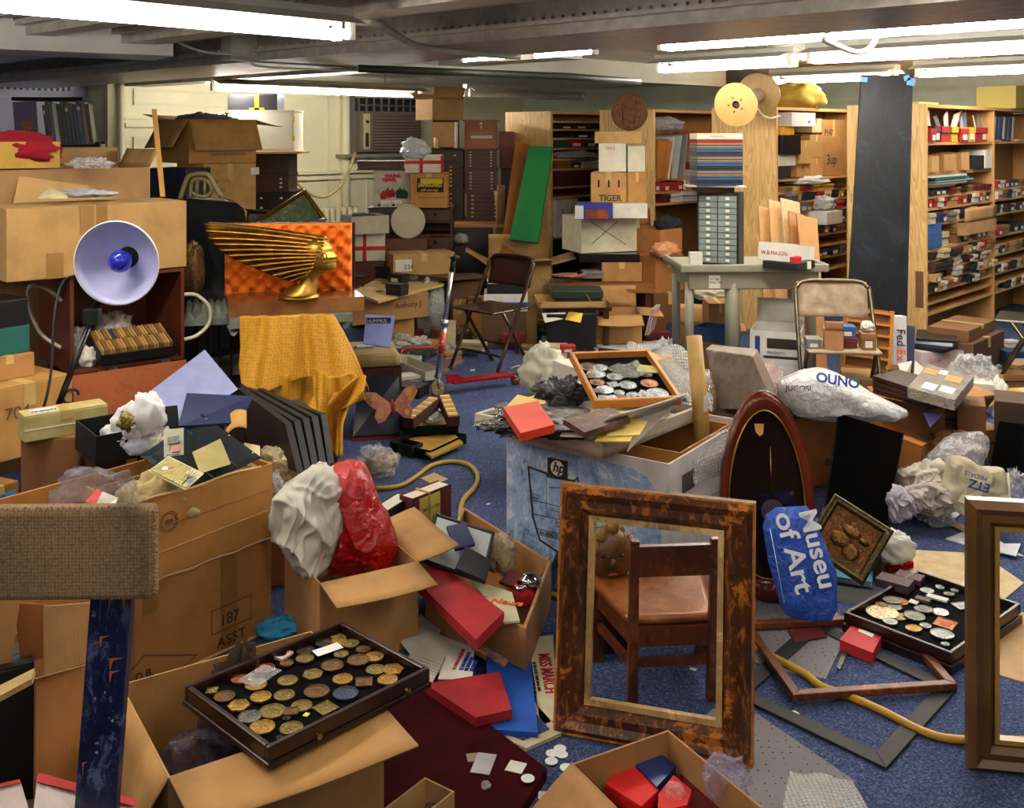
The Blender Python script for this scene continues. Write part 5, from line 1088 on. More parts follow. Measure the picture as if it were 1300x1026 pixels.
# ================================================================ centre, middle distance
def tb(key,label,x,y,w_,dp,h,deg,z=0.001,name='small_box',group=None):
    c=P(x,y,z=z); f=fr(c,deg); return tinybox(key,f,0,-dp/2,0,w_,dp,h,label,group,name)
def pq(name,label,cat,px,z,t,m,group=None,parent=None):
    """flat thing whose top face shows at these pixels; underside at height z"""
    return MB().plate([P(x,y,z=z+t) for x,y in px],t,(0,0,-1)).build(name,m,parent,label,cat,group)
def obox(name,label,A,B,dep,h,m,z=None,**k):
    return carton(name,label,A,B,dep,h,m,closed=False,flaps=k.pop('flaps',{}),**k)
def fold_chair(label,o_,u,v,ms,mf,back_m=None,group=None):
    f=Fr(o_,u,v,UP); o=thing('folding_chair',label,'chair',f.p(0.22,0.2,0),group); Wd=0.44; r_=0.012
    fp=[f.p(0,0,0),f.p(0.005,0.36,0.66),f.p(0.02,0.40,0.745),f.p(0.07,0.415,0.775),f.p(Wd/2,0.42,0.78),f.p(Wd-0.07,0.415,0.775),f.p(Wd-0.02,0.40,0.745),f.p(Wd-0.005,0.36,0.66),f.p(Wd,0,0)]
    MB().tube(fp,r_,10).build('frame',mf,o)
    for a in (0.03,Wd-0.03):
        MB().tube([f.p(a,0.40,0),f.p(a,0.1,0.44)],r_,10).build('leg',mf,o); MB().tube([f.p(a,0.40,0),f.p(a,0.395,0.02)],r_*1.5,10).build('foot_cap',DARK,o)
    for a in (0.0,Wd): MB().tube([f.p(a,0.0,0),f.p(a,0.01,0.02)],r_*1.5,10).build('foot_cap',DARK,o)
    MB().tube([f.p(0.03,0.29,0.16),f.p(0.06,0.29,0.17),f.p(Wd-0.06,0.29,0.17),f.p(Wd-0.03,0.29,0.16)],r_*0.8).build('stretcher',mf,o)
    MB().tube([f.p(0.005,0.06,0.12),f.p(0.05,0.07,0.14),f.p(Wd-0.05,0.07,0.14),f.p(Wd-0.005,0.06,0.12)],r_*0.8).build('stretcher',mf,o)
    MB().grid(lambda a,c: f.p(0.02+0.40*a,0.365+0.055*c+0.025*math.sin(a*math.pi),0.57+0.20*c),12,8).build('backrest',back_m or ms,o,solid=0.014 if not back_m else 0.03)
    st_=MB().box(f,0.02,Wd-0.02,0.0,0.38,0.425,0.445); st_.build('seat',ms,o,bevel=0.02)
    return o,f
BRM=mat('3A2118','gloss',0.18)
_,bf_=fold_chair('dark brown metal folding chair standing on the blue carpet beside the scooter',Vector((-0.436,7.24,0)),BX,AX,BRM,BRM)
# scooter
o_=thing('kick_scooter','silver and red kick scooter in front of the brown folding chair','scooter',P(600,496,z=0)); CH=mat('D0D2D6','metal',0.32); SR=mat('8A1018','gloss',0.25)
w1=P(555.6,503,z=0)+Vector((0,0,0.05)); w2=P(656,488,z=0)+Vector((0,0,0.045)); du=(w2-w1); du.z=0; du.normalize(); wn=Vector((-du.y,du.x,0))
def wheel(c,r_,nrm,par,tm):
    q=Fr(c,du,UP,nrm); o2=MB(); o2.smooth=True; o2.lathe(q,[(r_*0.62,-0.011),(r_*0.9,-0.012),(r_,-0.004),(r_,0.004),(r_*0.9,0.012),(r_*0.62,0.011)],28); o2=o2.build('wheel',tm,par)
    b=MB().lathe(q,[(r_*0.3,-0.013),(r_*0.3,0.013)],14)
    for k in range(5): a=k*1.2566; b.tube([q.p(r_*0.2*math.cos(a),r_*0.2*math.sin(a),-0.012),q.p(r_*0.62*math.cos(a),r_*0.62*math.sin(a),-0.012)],0.004,6)
    b.build('hub',CH,o2)
wheel(w1,0.049,wn,o_,mat('A08A50','gloss',0.4)); wheel(w2,0.045,wn,o_,mat('6E2A20','gloss',0.4))
s0=w1+Vector((0,0,0.07)); top=P(573.5,345,d=6.6); hb=P(576,327,d=6.62)
MB().tube([s0-wn*0.02,w1-wn*0.02],0.006).tube([s0+wn*0.02,w1+wn*0.02],0.006).box(Fr(s0,du,wn),-0.012,0.012,-0.026,0.026,-0.006,0.012).build('fork',CH,o_)
MB().tube([s0,s0.lerp(top,0.5)],0.019,12).build('steering_tube',CH,o_); MB().tube([s0.lerp(top,0.5),top],0.014,12).build('upper_tube',CH,o_)
MB().tube([s0.lerp(top,0.48),s0.lerp(top,0.54)],0.026,12).build('collar',CH,o_); MB().tube([s0.lerp(top,0.22),s0.lerp(top,0.42)],0.0197,12).build('red_lettering',mat('C8302C','worn',second='E8E4E0'),o_)
MB().tube([top,hb],0.017,12).tube([hb-wn*0.05,hb+wn*0.02],0.02,12).build('grip',BLACK,o_)
dk0=w1+du*0.1; MB().plate([w1+du*0.09-wn*0.05+Vector((0,0,0.02)),w2-du*0.05-wn*0.05+Vector((0,0,0.02)),w2-du*0.05+wn*0.05+Vector((0,0,0.02)),w1+du*0.09+wn*0.05+Vector((0,0,0.02))],0.018).build('deck',SR,o_,bevel=0.003)
MB().plate([w1+du*0.05-wn*0.03+Vector((0,0,0.03)),w1+du*0.17-wn*0.03+Vector((0,0,0.035)),w1+du*0.13-wn*0.03+Vector((0,0,0.08)),w1+du*0.04-wn*0.03+Vector((0,0,0.09))],0.01).build('folding_bracket',SR,o_)
MB().tube([w2+Vector((-0.04,0,0.045)),w2+Vector((-0.03,0,0.062)),w2+Vector((0.0,0,0.072)),w2+Vector((0.025,0,0.075))],0.009).build('brake',CH,o_)
# boxes behind the chair
D=7.95
cb('carton','brown carton behind the folding chair under the blue-banded box',612,668,0,0.28,D,D,0.3,CARD('5A3E26'),tape=None)
o_,f=cb('mailing_box','white box with a blue band seen through the back of the folding chair',614,670,0.284,0.13,D,D,0.28,WHITE,tape=None)
MB().box(f,-0.001,0.345,-0.002,0,0.02,0.07).build('blue_band',mat('24449C','paper'),o_); text('PRIORITY MAIL',f.at(0.05,-0.003,0.035),0.024,WHITE,o_)
cb('black_tray','black tray on the white box behind the folding chair',618,668,0.42,0.075,D,D,0.22,BLACK,tape=None)
lay('paper_sheet','white sheet lying on the black tray behind the folding chair',Vector((P(640,360,d=D).x,D+0.08,0.5)),0.26,0.2,0.006,5,WHITE,'paper')
cb('carton','tan carton with flaps behind the legs of the chair',664,682,0.0,0.3,8.0,8.0,0.3,CARD('8A6A40'),tape=None)
o_,f=cb('red_book','dark red closed box on the carpet right behind the folding chair',636,661,0.055,0.06,7.9,7.85,0.2,mat('8E1420','paper'),tape=None)
for i in range(2): lay('red_book',['red-edged book lying lowest behind the chair','red-edged book on top of the lowest one behind the chair'][i],P(648,430,z=0)+Vector((0,0,0.001+0.026*i)),0.15,0.2,0.024,4-6*i,mat('9A2A2C','paper'),'book',pages=mat('C8B8A0','strips'))
# plywood sheet on cartons
zt=0.42
cb('carton','square brown carton at the foot of the plywood sheet',488,526,0,0.21,8.05,8.1,0.35,CARD('A87E4A'),tape=None)
o_,f=carton('carton','open-topped brown carton with pen writing under the plywood sheet',Vector((-1.20,7.72,0.213)),Vector((-0.66,8.15,0.213)),0.5,0.19,CARD('9C7444'),closed=True,tape=None)
text('Anthony J',f.at(0.38,-0.002,0.09),0.06,INK,o_)
ply=pq('plywood_sheet','pale plywood sheet laid over cartons with coins and black boxes on it','board',[(447,370),(480,382),(564,360),(512,337)],zt-0.018,0.02,mat('D8B878','plywood'))
for i,(x,y,w_,h_,l_) in enumerate(((489,345,0.2,0.1,'longer black coin box standing at the back of the plywood sheet'),(506,351,0.14,0.075,'second black box with a white label on the plywood sheet'),(504,366,0.15,0.085,'black box with a brown lining at the front of the plywood sheet'))):
    tb('black',l_,x,y+8,w_,0.09,h_,-35,zt+0.003)
for i,(x,y,r_) in enumerate(((467,352,0.03),(476,358,0.03),(488,360,0.025),(470,366,0.03),(482,370,0.03),(492,376-8,0.03),(458,364,0.03),(498,372-6,0.03))):
    if i % 2: lay('coin_card','white square coin card lying on the plywood sheet',P(x,y,z=zt+0.003),0.055,0.055,0.003,20*i,WHITE,'coin card','coin cards on the plywood sheet')
    else: MB().lathe(fr(P(x,y,z=zt+0.003)),[(r_,0),(r_,0.004)],16).build('coin',mat('8A6A38','medal'),None,'small bronze coin lying loose on the plywood sheet','coin','loose coins on the plywood sheet')
crumple('metal_trinket','small silvery trinket heap on the right of the plywood sheet',P(525,356,z=zt+0.003),0.07,0.06,0.03,mat('9A8A74','medal'),'trinket',0.5,6,3,sharp=True)
MB().lathe(fr(P(456,352,z=zt+0.003)),[(0.07,0),(0.11,0.02),(0.11,0.028),(0.07,0.024),(0.0001,0.02)],28).build('silver_dish',STEEL,None,'oval silver dish at the left end of the plywood sheet','dish')
MB().plate([P(531,353,z=0.45),P(567,357,z=0.45),P(619,353,z=0.45),P(600,350,z=0.45)],0.025).build('dark_board',mat('4A3426','wood'),None,'dark thin board lying past the right of the plywood sheet','board')
cb('carton','dark carton under the thin dark board',572,608,0,0.42,8.6,8.6,0.3,CARD('5A3C22'),tape=None)
cb('carton','tan carton numbered 1 near the scooter handle',575,592,0.0,0.27,8.4,8.4,0.25,CARD('A87C46'))
cb('carton','tan carton with a lifted flap left of the dark chair back',594,612,0.0,0.3,8.35,8.35,0.3,CARD('B4874E'),closed=False,flaps={'F': 40})
crumple('bubble_wrap','silvery bubble-wrapped bundle standing behind the scooter',P(546,424,z=0),0.13,0.07,0.26,mat('A8AAA8','plastic'),'wrap',0.25,4,5)
obox('tray_box','dark red open tray on the carpet behind the scooter',P(525,427,z=0),P(549,424,z=0),0.22,0.05,mat('7A1018','paper'))
cb('white_box','pale box standing on the carpet just behind the scooter post',562,578,0.0,0.18,8.0,8.0,0.15,mat('D8CDA0','paper'),tape=None)
pipe('extension_cord','bright orange extension cord looping over the clutter behind the scooter',[P(503,452,z=0.03),P(515,443,z=0.07),P(530,442,z=0.09),P(548,440,z=0.06),P(562,432,z=0.03),P(585,432,z=0.02),P(588,424,z=0.02),P(600,416,z=0.02),P(602,412,z=0.02),P(585,410,z=0.02),P(570,412,z=0.02),P(568,418,z=0.02)],0.009,mat('E8541C','gloss',0.4),'cord')
for a in (('white','white box with a red side near the stool',517,462,0.16,0.14,0.05,-20),('tan','tan crumpled carton by the orange cord',585,425+4,0.01,0.01,0.01,0),('cream','cream printed box stacked on its twin by the chair legs',600,442,0.19,0.12,0.05,-12,0.056),('cream','cream printed box under its twin by the chair legs',600,445,0.19,0.12,0.052,-14),
          ('maroon','maroon box behind the cream boxes',580,437,0.2,0.12,0.06,-10),('yellow','yellow flat box with a dark medallion by the orange cord',546,440,0.18,0.14,0.05,-5),('grey','grey box with a white label in the clutter by the stool',528,450,0.2,0.12,0.06,5),('tan','tan box pushed under the blue magazine',572,455,0.13,0.1,0.05,30),
          ('black','black square box behind the black file boxes',523,502,0.17,0.15,0.07,-20),('white','white long drawer under the grey long drawer',514,487,0.2,0.12,0.06,25),('navy','navy small box in the clutter by the stool',500,455,0.1,0.08,0.06,5),('brown','brown small box leaning by the tan carton',560,428,0.14,0.1,0.07,40),('green','dark green small box in the clutter by the stool',530,457,0.12,0.08,0.05,-8)):
    if a[4] > 0.02: tb(*a)
obox('cardboard_tray','long grey cardboard drawer lying slantwise by the stool',P(497,466,z=0.05),P(540,484,z=0.03),0.13,0.06,mat('B8B4A0','paper'))  # a long open drawer of cardboard
pq('magazine','blue-covered magazine on the carpet beside the scooter','magazine',[(537,462),(562,445),(590,458),(562,472)],0.0,0.012,mat('24508A','paper',second='A07040'))
for i,(x,y,c_,l_) in enumerate(((505,442,'C8C4B4','crumpled pale packaging next to the orange cord'),(570,446,'A8A4A0','silvery plastic packet by the scooter'),(510,433,'B8B0A0','grey plastic wrap heap behind the stool leg'),(532,436,'D0CCC4','white tissue scrap by the tall brown carton'),(583,421+6,'8A6A34','bent brown cardboard heap by the orange cord'))):
    crumple('packaging',l_,P(x,y+6,z=0),0.09,0.07,0.05+0.02*(i == 4),mat(c_,'plastic'),'packaging',0.5,6,i,sharp=True)
pq('paper_scrap','small white paper scrap on the carpet under the folding chair','paper',[(600,430),(608,429),(608,432),(601,432)],0,0.001,WHITE)
# black album with butterfly
MB().plate([P(449,555,z=0.01),P(507,551,z=0.01),P(507,478,d=5.72),P(456,476,d=5.75)],0.03).build('clear_folder',mat('2C3240','gloss',0.2),None,'dark clear-covered folder leaning by the stool with a butterfly on it','folder')
bz=P(499,517,d=5.42); bw=Fr(bz,(1,0.1,0),None,UP).at(0,0,0,0,0,R(-8)); o_=thing('paper_butterfly','large paper butterfly with pink and yellow eyed wings','ornament',bz)
for sg in (-1,1):
    out=[(0,0.02),(0.03,0.05),(0.075,0.10),(0.125,0.115),(0.14,0.08),(0.115,0.04),(0.085,0.01),(0.1,-0.02),(0.085,-0.06),(0.05,-0.055),(0.01,-0.01)]
    MB().plate([bw.p(sg*a,-0.02-0.3*abs(a),c) for a,c in out],0.003).build('wing',mat('B8746C','worn',second='D8A84C',scale=2.0),o_)
    for (a,c,r_) in ((0.09,0.075,0.015),(0.07,-0.025,0.012)): MB().lathe(Fr(bw.p(sg*a,-0.024-0.3*a,c),bw.u,bw.w,-bw.v),[(r_,0),(r_,0.003)],14).build('eye_spot',mat('E0B040','paper'),o_)
MB().tube([bw.p(0,-0.02,-0.04),bw.p(0,-0.025,0.0),bw.p(0,-0.02,0.045)],[0.004,0.012,0.007],8).build('body',mat('8A3020','fabric'),o_)
pq('printed_sheet','glossy sheet printed with green and red beetles under the butterfly','picture',[(449,553),(506,550),(506,528),(451,528)],0.012,0.004,mat('4A5A50','worn',second='C05030',scale=3.0)); pq('red_folder','dark red folder under the beetle sheet','folder',[(447,558),(508,554),(507,530),(450,530)],0.0,0.01,mat('7A1018','paper'))
MB().box(Fr(P(456,479,d=5.79),(1,0.0,0)),0,0.225,0,0.02,-0.3,0.02).build('red_album',mat('B01420','paper'),None,'red album edge behind the clear folder','album')
# black file boxes
VB=mat('0E1810','velvet'); WOODIN=mat('B08A3C','wood',scale=2.0)
obox('display_case','lower open dark-green case with a wood-grain inside on the carpet',P(547,585,z=0),P(592,563,z=0),0.24,0.05,VB); 
pq('case_lining','yellow wood-grain panel in the lower dark-green case','panel',[(518,556),(548,580),(588,562),(574,548)],0.028,0.012,WOODIN)
obox('display_case','upper open dark-green case holding two trays of cards',P(513,553,z=0.055),P(582,549,z=0.055),0.26,0.045,VB)
pq('case_lining','wood-grain panel in the upper dark-green case','panel',[(516,546),(580,543),(582,526),(522,527)],0.065,0.01,WOODIN)
for k,(A_,B_,l_) in enumerate(((P(512,543,z=0.1),P(525,543,z=0.1),'left maroon card tray tilted inside the upper dark-green case'),(P(568,542,z=0.1),P(583,542,z=0.1),'right maroon card tray tilted inside the upper dark-green case'))):
    f=seg(A_,B_).at(0,0,0,R(-25 if k == 0 else 14),R(9)); o_=thing('card_tray',l_,'card tray',A_); Wd=0.065
    MB().box(f,0,Wd,0,0.29,0,0.004).box(f,0,0.004,0,0.29,0,0.055).box(f,Wd-0.004,Wd,0,0.29,0,0.055).box(f,0,Wd,0,0.004,0,0.055).box(f,0,Wd,0.286,0.29,0,0.055).build('tray',mat('3A1418','paper'),o_)
    for i in range(24): MB().box(f,0.006,Wd-0.006,0.008+i*0.0115,0.017+i*0.0115,0.006,0.06).build('card',mat(['C89A44','B88A38','E0D8C0','C4983C','A87C30'][i % 5],'paper'),o_)
crumple('paper_scraps','torn white scraps between the two maroon card trays',P(548,535,z=0.075),0.05,0.07,0.03,WHITE,'paper',0.5,6,4,sharp=True)
o_,f=obox('card_box','small open black box with a yellow dot at the front of the cases',P(523,582,z=0),P(537,577,z=0),0.16,0.06,BLACK)
MB().lathe(Fr(f.p(0.035,-0.001,0.03),f.u,f.w,-f.v),[(0.011,0),(0.011,0.001)],14).build('dot_sticker',mat('E0C020','paper'),o_)
# bag, card, yellow hose
crumple('zip_bag','clear zip bag with brown paper inside lying on the carpet',P(478,603,z=0),0.11,0.1,0.075,FILM,'bag',0.4,5,2,sharp=True); crumple('brown_paper','crumpled brown paper inside the clear zip bag',P(484,598,z=0),0.075,0.05,0.05,mat('A8906C','paper'),'paper',0.4,5,9,sharp=True)
pq('tan_envelope','small tan envelope lying flat inside the loop of yellow hose','envelope',[(534,607),(551,600),(569,608),(550,615)],0,0.003,mat('B89A68','paper'))
YH=mat('A88A30','gloss',0.4)
pipe('yellow_hose','yellow hose looping over the carpet from the red bag to the wooden tray',[P(462,619,z=0.012),P(485,620,z=0.012),P(510,616,z=0.012),P(530,604,z=0.012),P(548,591,z=0.012),P(575,586,z=0.012),P(596,591,z=0.012),P(606,604,z=0.012),P(603,618,z=0.012),P(590,632,z=0.012),P(585,645,z=0.012),P(584,660,z=0.012)],0.0115,YH,'hose')
pipe('yellow_hose','yellow hose running over the carpet under the black frame at right',[P(690,748,z=0.012),P(720,760,z=0.012),P(900,800,z=0.012),P(1012,850,z=0.012),P(1040,870,z=0.012),P(1080,885,z=0.012),P(1125,905,z=0.012),P(1170,928,z=0.012),P(1215,939,z=0.012),P(1300,940,z=0.012)],0.0115,mat('B08420','gloss',0.4),'hose')
# ---- clutter right of the folding chair
DK=8.2
o_=thing('low_bench','low dark bench carrying flat trays and a green case','table',Vector((0.45,8.1,0))); f=Fr(Vector((0.24,7.85,0)),(1,0.02,0))
MB().box(f,0,0.52,0,0.4,0.30,0.33).build('top',DKWOOD,o_)
for a in (0.02,0.46): MB().box(f,a,a+0.04,0.02,0.38,0,0.3).build('leg',DKWOOD,o_)
f2_=Fr(Vector((0.2,7.8,0.332)),(1,0.06,0)); o_=thing('wooden_tray','tan wooden framed tray on the low bench','tray',f2_.p(0.25,0.2,0)); b=MB().box(f2_,0,0.52,0,0.4,0,0.01)
for q in ((0,0.52,0,0.02),(0,0.52,0.38,0.4),(0,0.02,0,0.4),(0.5,0.52,0,0.4)): b.box(f2_,*q,0,0.045)
b.build('frame',mat('B8935C','wood',scale=2.0),o_)
cb('green_case','dark green lidded case on the wooden tray',701,766,0.378,0.055,7.98,7.98,0.3,mat('16302A','paint'),cat='case',tape=None); cb('green_case','dark brown case under the dark green lidded case',705,764,0.345,0.031,8.0,8.0,0.28,mat('2A1A14','paint'),cat='case',tape=None)
crumple('plastic_packet','pinkish wrapped packet lying on the dark green case',P(722,352,z=0.45),0.13,0.06,0.02,mat('A87870','plastic'),'packet',0.4,5,6); tb('grey','dark grey box at the right end of the dark green case',752,352,0.17,0.14,0.06,4,0.436)
lay('coin_album','silvery plastic sheets of coins on the wooden tray',P(706,360,z=0.385),0.24,0.14,0.03,6,mat('8A8A88','film',scale=2.0),'album')
cb('black_bag','black cloth bag standing behind the low bench',694,757,0,0.29,7.75,7.75,0.12,mat('101014','fabric'),tape=None,cat='bag')
obox('carton','open brown carton with wide flaps in the clutter before the bronze-plate stack',P(757,436,z=0.04),P(815,436,z=0.04),0.36,0.22,CARD('AE8350'),flaps={'F': 108,'K': 8,'L': 28,'R': 95},flen=0.17)
for i in range(3): MB().plate([P(762+i,434,d=7.85),P(800,434,d=7.85),P(800,433,d=7.9),P(762,433,d=7.9)],0.004)
for i,(y_) in enumerate((0.0,0.012,0.024)):
    MB().plate([Vector((1.02+y_,7.95,0.1)),Vector((1.10+y_,8.2,0.1)),Vector((1.15+y_,8.2,0.3)),Vector((1.07+y_,7.95,0.3))],0.005).build('envelope',mat(['E0D8D4','D0A8A0','D8CEC8'][i],'paper'),None,['white envelope standing in the wide-flapped carton','pinkish envelope standing in the wide-flapped carton','cream envelope standing in the wide-flapped carton'][i],'envelope')
pq('printed_box','wide white board with a red stripe under the open carton','board',[(752,462),(840,452),(830,432),(750,436)],0.0,0.035,mat('C8CCC8','paper'))
for a in (('white','white box under the tan open lid by the chair',668,432,0.2,0.14,0.09,0),('tan','tan open lid box beside the chair leg',674,424,0.2,0.12,0.12,4),('green','dark green tartan box full of papers',705,432,0.3,0.2,0.1,-12),('cream','cream sorting box with small drawers on the carpet',702,455,0.2,0.14,0.1,-5),('white','white box lid under the cream sorting box',698,466,0.22,0.15,0.04,-12),
          ('red','red small box on the cream sorting box',721,447,0.1,0.08,0.05,5,0.1),('grey','grey rectangular tin behind the cream sorting box',700,446,0.14,0.08,0.11,0),('yellow','yellow card box right of the red small box',738,446,0.12,0.1,0.08,15),('brown','brown box at the left of the cream sorting box',673,449,0.14,0.12,0.06,-15),('green','green flat box right of the cream sorting box',745,460,0.2,0.16,0.06,-20),
          ('black','black box with loose papers next to the green flat box',772,458,0.22,0.16,0.07,-30),('dark red','dark red box under the right flap of the open carton',832,436,0.2,0.15,0.1,10),('navy','navy bottle box at the right of the open carton',852,433,0.06,0.06,0.14,0),('white','white box in front of the tan framed tray',735,437,0.12,0.1,0.09,20),('blue','blue book-sized box behind the gold card',742,418,0.14,0.06,0.18,10),('yellow','yellow case standing behind the blue box',735,412,0.17,0.05,0.2,0)):
    tb(*a)
MB().plate([P(692,410,d=7.7),P(715,405,d=7.75),P(718,392+5,d=7.8),P(688,398,d=7.8)],0.002).build('printed_card',WHITE,None,'white card with a round red seal standing in the clutter','card')
MB().plate([P(717,406,d=7.6),P(737,410,d=7.6),P(740,398,d=7.66),P(722,396,d=7.66)],0.004).build('gold_card',mat('B8963C','metal'),None,'gold embossed card propped on the tartan box','card')
pq('envelope','tan envelope lying on the dark green tartan box','envelope',[(693,424),(704,428),(727,418),(716,410)],0.11,0.006,mat('B8934C','paper')); crumple('plastic_sleeve','clear plastic sleeve under the tan envelope',P(708,421,z=0.1),0.15,0.08,0.012,FILM,'sleeve',0.3,5,3)
pq('book','dark book lying slantwise in the clutter before the open carton','book',[(748,436),(787,452),(778,456),(742,442)],0.07,0.02,mat('2A2420','gloss'))
MB().lathe(fr(P(757,452,z=0.07)),[(0.02,0),(0.03,0.015),(0.012,0.03),(0.012,0.05),(0.02,0.055)],14).build('door_knob',mat('C0B8A0','gloss'),None,'white knob lying on the clutter','knob')
crumple('tissue_paper','crumpled white tissue paper beside the dark blue box behind the tube',P(850,470,z=0.0),0.12,0.1,0.12,mat('D8DCE4','paper'),'paper',0.5,5,8,sharp=True)
# cartons under and beside the cart
cb('carton','brown carton with a black knight print under the grey cart',854,920,0,0.3,7.0,6.95,0.3,CARD('A0763F'),closed=False,flaps={'R': 80,'K': 20})
cb('carton','dark carton with red stamp under the grey cart',905,925,0.0,0.25,6.6,6.6,0.1,CARD('7A5228'))
cb('carton','brown carton stacked at the back under the cart',900,930,0.305,0.2,6.95,6.95,0.25,CARD('8E6636')); cb('tray_box','open tray with papers on the cartons under the cart',880,925,0.305,0.09,6.75,6.6,0.18,mat('1C3A6E','paper'),closed=False,flaps={})
crumple('paper_heap','papers and a red case heaped in the blue tray under the cart',P(902,380,z=0.34),0.12,0.07,0.06,mat('D0C4AC','paper'),'paper',0.5,6,4,sharp=True)
for i,(z_,h_) in enumerate(((0,0.26),(0.262,0.2))):
    o_,f=cb('postal_box',['lower white postal box with a blue eagle print beside the cart','upper white postal box with black tape strips beside the cart'][i],952,1016,z_,h_,6.25,6.15,0.35,mat('D2D0C8','paper'),closed=(i == 0),flaps={'K': 20},tape=None)
    MB().box(f,0.03,0.06,-0.002,0,0.06,h_-0.03).build('eagle_mark',mat('1C2C6A','paper'),o_); MB().box(f,0.08,0.28,-0.002,0,0.04,0.055).box(f,0.1,0.28,-0.002,0,0.1,0.16).build('ink_smear',INK,o_); text('PRIORITY',f.at(0.1,-0.003,0.065),0.025,mat('2C3C88','plain'),o_)
# beige padded folding chair
BGF=mat('6E6452','metal',0.4); BGP=mat('8E7A68','fabric',second='BCA890')
u_=Vector((1,-0.12,0)).normalized(); _,cf2=fold_chair('worn beige padded folding chair in front of the tall black board',Vector((1.63,5.75,0)),u_,Vector((0.12,1,0)).normalized(),BGP,BGF,BGP)
def on_chair(a,b): return cf2.p(a,b,0.4465)
q=cf2.at(0.11,0.02,0.447); carton('striped_box','small open red-and-blue-edged box on the beige chair',q.p(0,0,0),q.p(0.1,-0.01,0),0.14,0.11,mat('A87C50','card'),closed=False,flaps={'F': 3})
tinybox('blue',cf2,0.255,0.1,0.503,0.08,0.1,0.06,'blue small box on the dark red one on the beige chair',None); tinybox('dark red',cf2,0.255,0.08,0.447,0.09,0.12,0.055,'dark red small box under the blue one on the beige chair',None)
tinybox('brown',cf2,0.355,0.04,0.447,0.075,0.1,0.09,'dark brown box with a white label on the beige chair',None); crumple('tissue','white tissue sticking out of the brown box on the beige chair',cf2.p(0.36,0.11,0.54),0.035,0.035,0.03,WHITE,'tissue',0.5,6,1,sharp=True)
tinybox('grey',cf2,0.06,0.05,0.447,0.08,0.12,0.05,'grey felt lump box at the left edge of the beige chair seat',None)
# slatted wooden rack behind the chair
q=Fr(Vector((2.02,6.35,0.12)),(1,0,0)).at(0,0,0,0,R(-12),R(8)); o_=thing('slatted_rack','honey wooden rack with shelf slats standing behind the beige chair','rack',q.o); HW=mat('B87C34','wood',scale=2.0)
MB().box(q,0,0.02,0,0.05,0,0.48).build('side',HW,o_); MB().box(q,0.28,0.3,0,0.05,0,0.48).build('side',HW,o_); MB().box(q,0.02,0.28,0.04,0.05,0,0.48).build('back',mat('8A5A24','wood'),o_)
for k in range(7): MB().box(q,0.02,0.28,0,0.04,0.03+k*0.07,0.045+k*0.07).build('slat',HW,o_)
cb('carton','brown carton with an M in pen under the beige chair',1042,1068,0,0.24,5.9,5.9,0.3,CARD('8A6438'),tape=None); o_,f=cb('carton','brown carton lettered M standing under the beige chair seat',1069,1112,0,0.25,5.9,5.85,0.3,CARD('94703E'),tape=None); text('M',f.at(0.04,-0.002,0.12),0.07,INK,o_)
# FedEx tube box
q=Fr(Vector((2.40,6.5,0)),(1,-0.05,0)).at(0,0,0,0,R(-6),R(1.5)); o_=MB().box(q,0,0.085,0,0.09,0,0.5).build('shipping_box',mat('D8D6D8','paper'),None,'tall narrow white FedEx box leaning on the plywood panel','box',bevel=0.004)
tf_=Fr(q.p(0.022,-0.002,0.42),-q.w,q.v,q.u); text('Fed',tf_.at(0,-0.004,0),0.075,mat('2A1C60','plain'),o_,ext=0.002); text('Ex',tf_.at(0.125,-0.004,0),0.075,mat('E8601C','plain'),o_,ext=0.002); text('Box',tf_.at(0.25,0,0.01),0.055,INK,o_)
MB().box(Fr(Vector((2.51,6.6,0)),(1,-0.05,0)).at(0,0,0,0,R(-6),R(4)),0,0.05,0,0.06,0,0.42).build('shipping_tube',mat('3A3C58','paper'),None,'dark blue narrow tube box right of the FedEx box','box')
MB().box(f0.at(-0.032,0,0).at(0,0.22,0,R(90)),-0.2,-0.14,-0.002,0.001,0.35,0.62).build('tape_strip',mat('6E4A2C','paper'),RACK[0][0])
fold_chair('olive metal folding chair at the right edge beside the second shelf bay',Vector((3.12,6.7,0)),Vector((0.5,0.86,0)),Vector((0.86,-0.5,0)),mat('2C2820','gloss',0.3),mat('6A6248','metal',0.3))
# ================================================================ printer carton with its load
HA,HB=Vector((-0.02,3.88,0)),Vector((0.533,3.5,0)); HH=0.53
HPM=mat('86A2CC','worn',0.7,second='C4CEDC',scale=2.0); HPW=mat('C8C2C0','card',second='DAD6D4')
hp,hf_=carton('printer_carton','large worn blue and white printer carton with the hp mark',HA,HB,0.66,HH,HPW,closed=False,flaps={},wall=0.008)
Lh=(HB-HA).length
rp=[hf_.p(0.004,-0.0015,0.0),hf_.p(Lh-0.03,-0.0015,0.0),hf_.p(Lh-0.03,-0.0015,HH-0.16),hf_.p(Lh-0.045,-0.0015,HH-0.1),hf_.p(Lh-0.085,-0.0015,HH-0.055),hf_.p(Lh-0.15,-0.0015,HH-0.035),hf_.p(0.004,-0.0015,HH-0.03)]
MB().plate(rp,0.001,-hf_.v).build('printed_field',HPM,hp)
hq=hf_.at(0,-0.004,0); b=MB()
MB().box(hq,0.185,0.27,-0.001,0.001,HH-0.125,HH-0.06).build('logo_panel',INK,hp); lp=MB().lathe(Fr(hq.p(0.2275,-0.0015,HH-0.0925),hq.u,hq.w,-hq.v),[(0.0001,0),(0.028,0),(0.028,0.001),(0.0001,0.001)],24,cap=False).build('logo_disc',WHITE,hp)
text('hp',hq.at(0.207,-0.004,HH-0.105),0.05,INK,hp,shear=0.3,bold=0.001)
def pl(pts,r_,par=hp,m=INK,f=hq): 
    b=MB(); b.sharp=True; return b.tube([f.p(a,0,c) for a,c in pts],r_,4).build('printed_line',m,par)
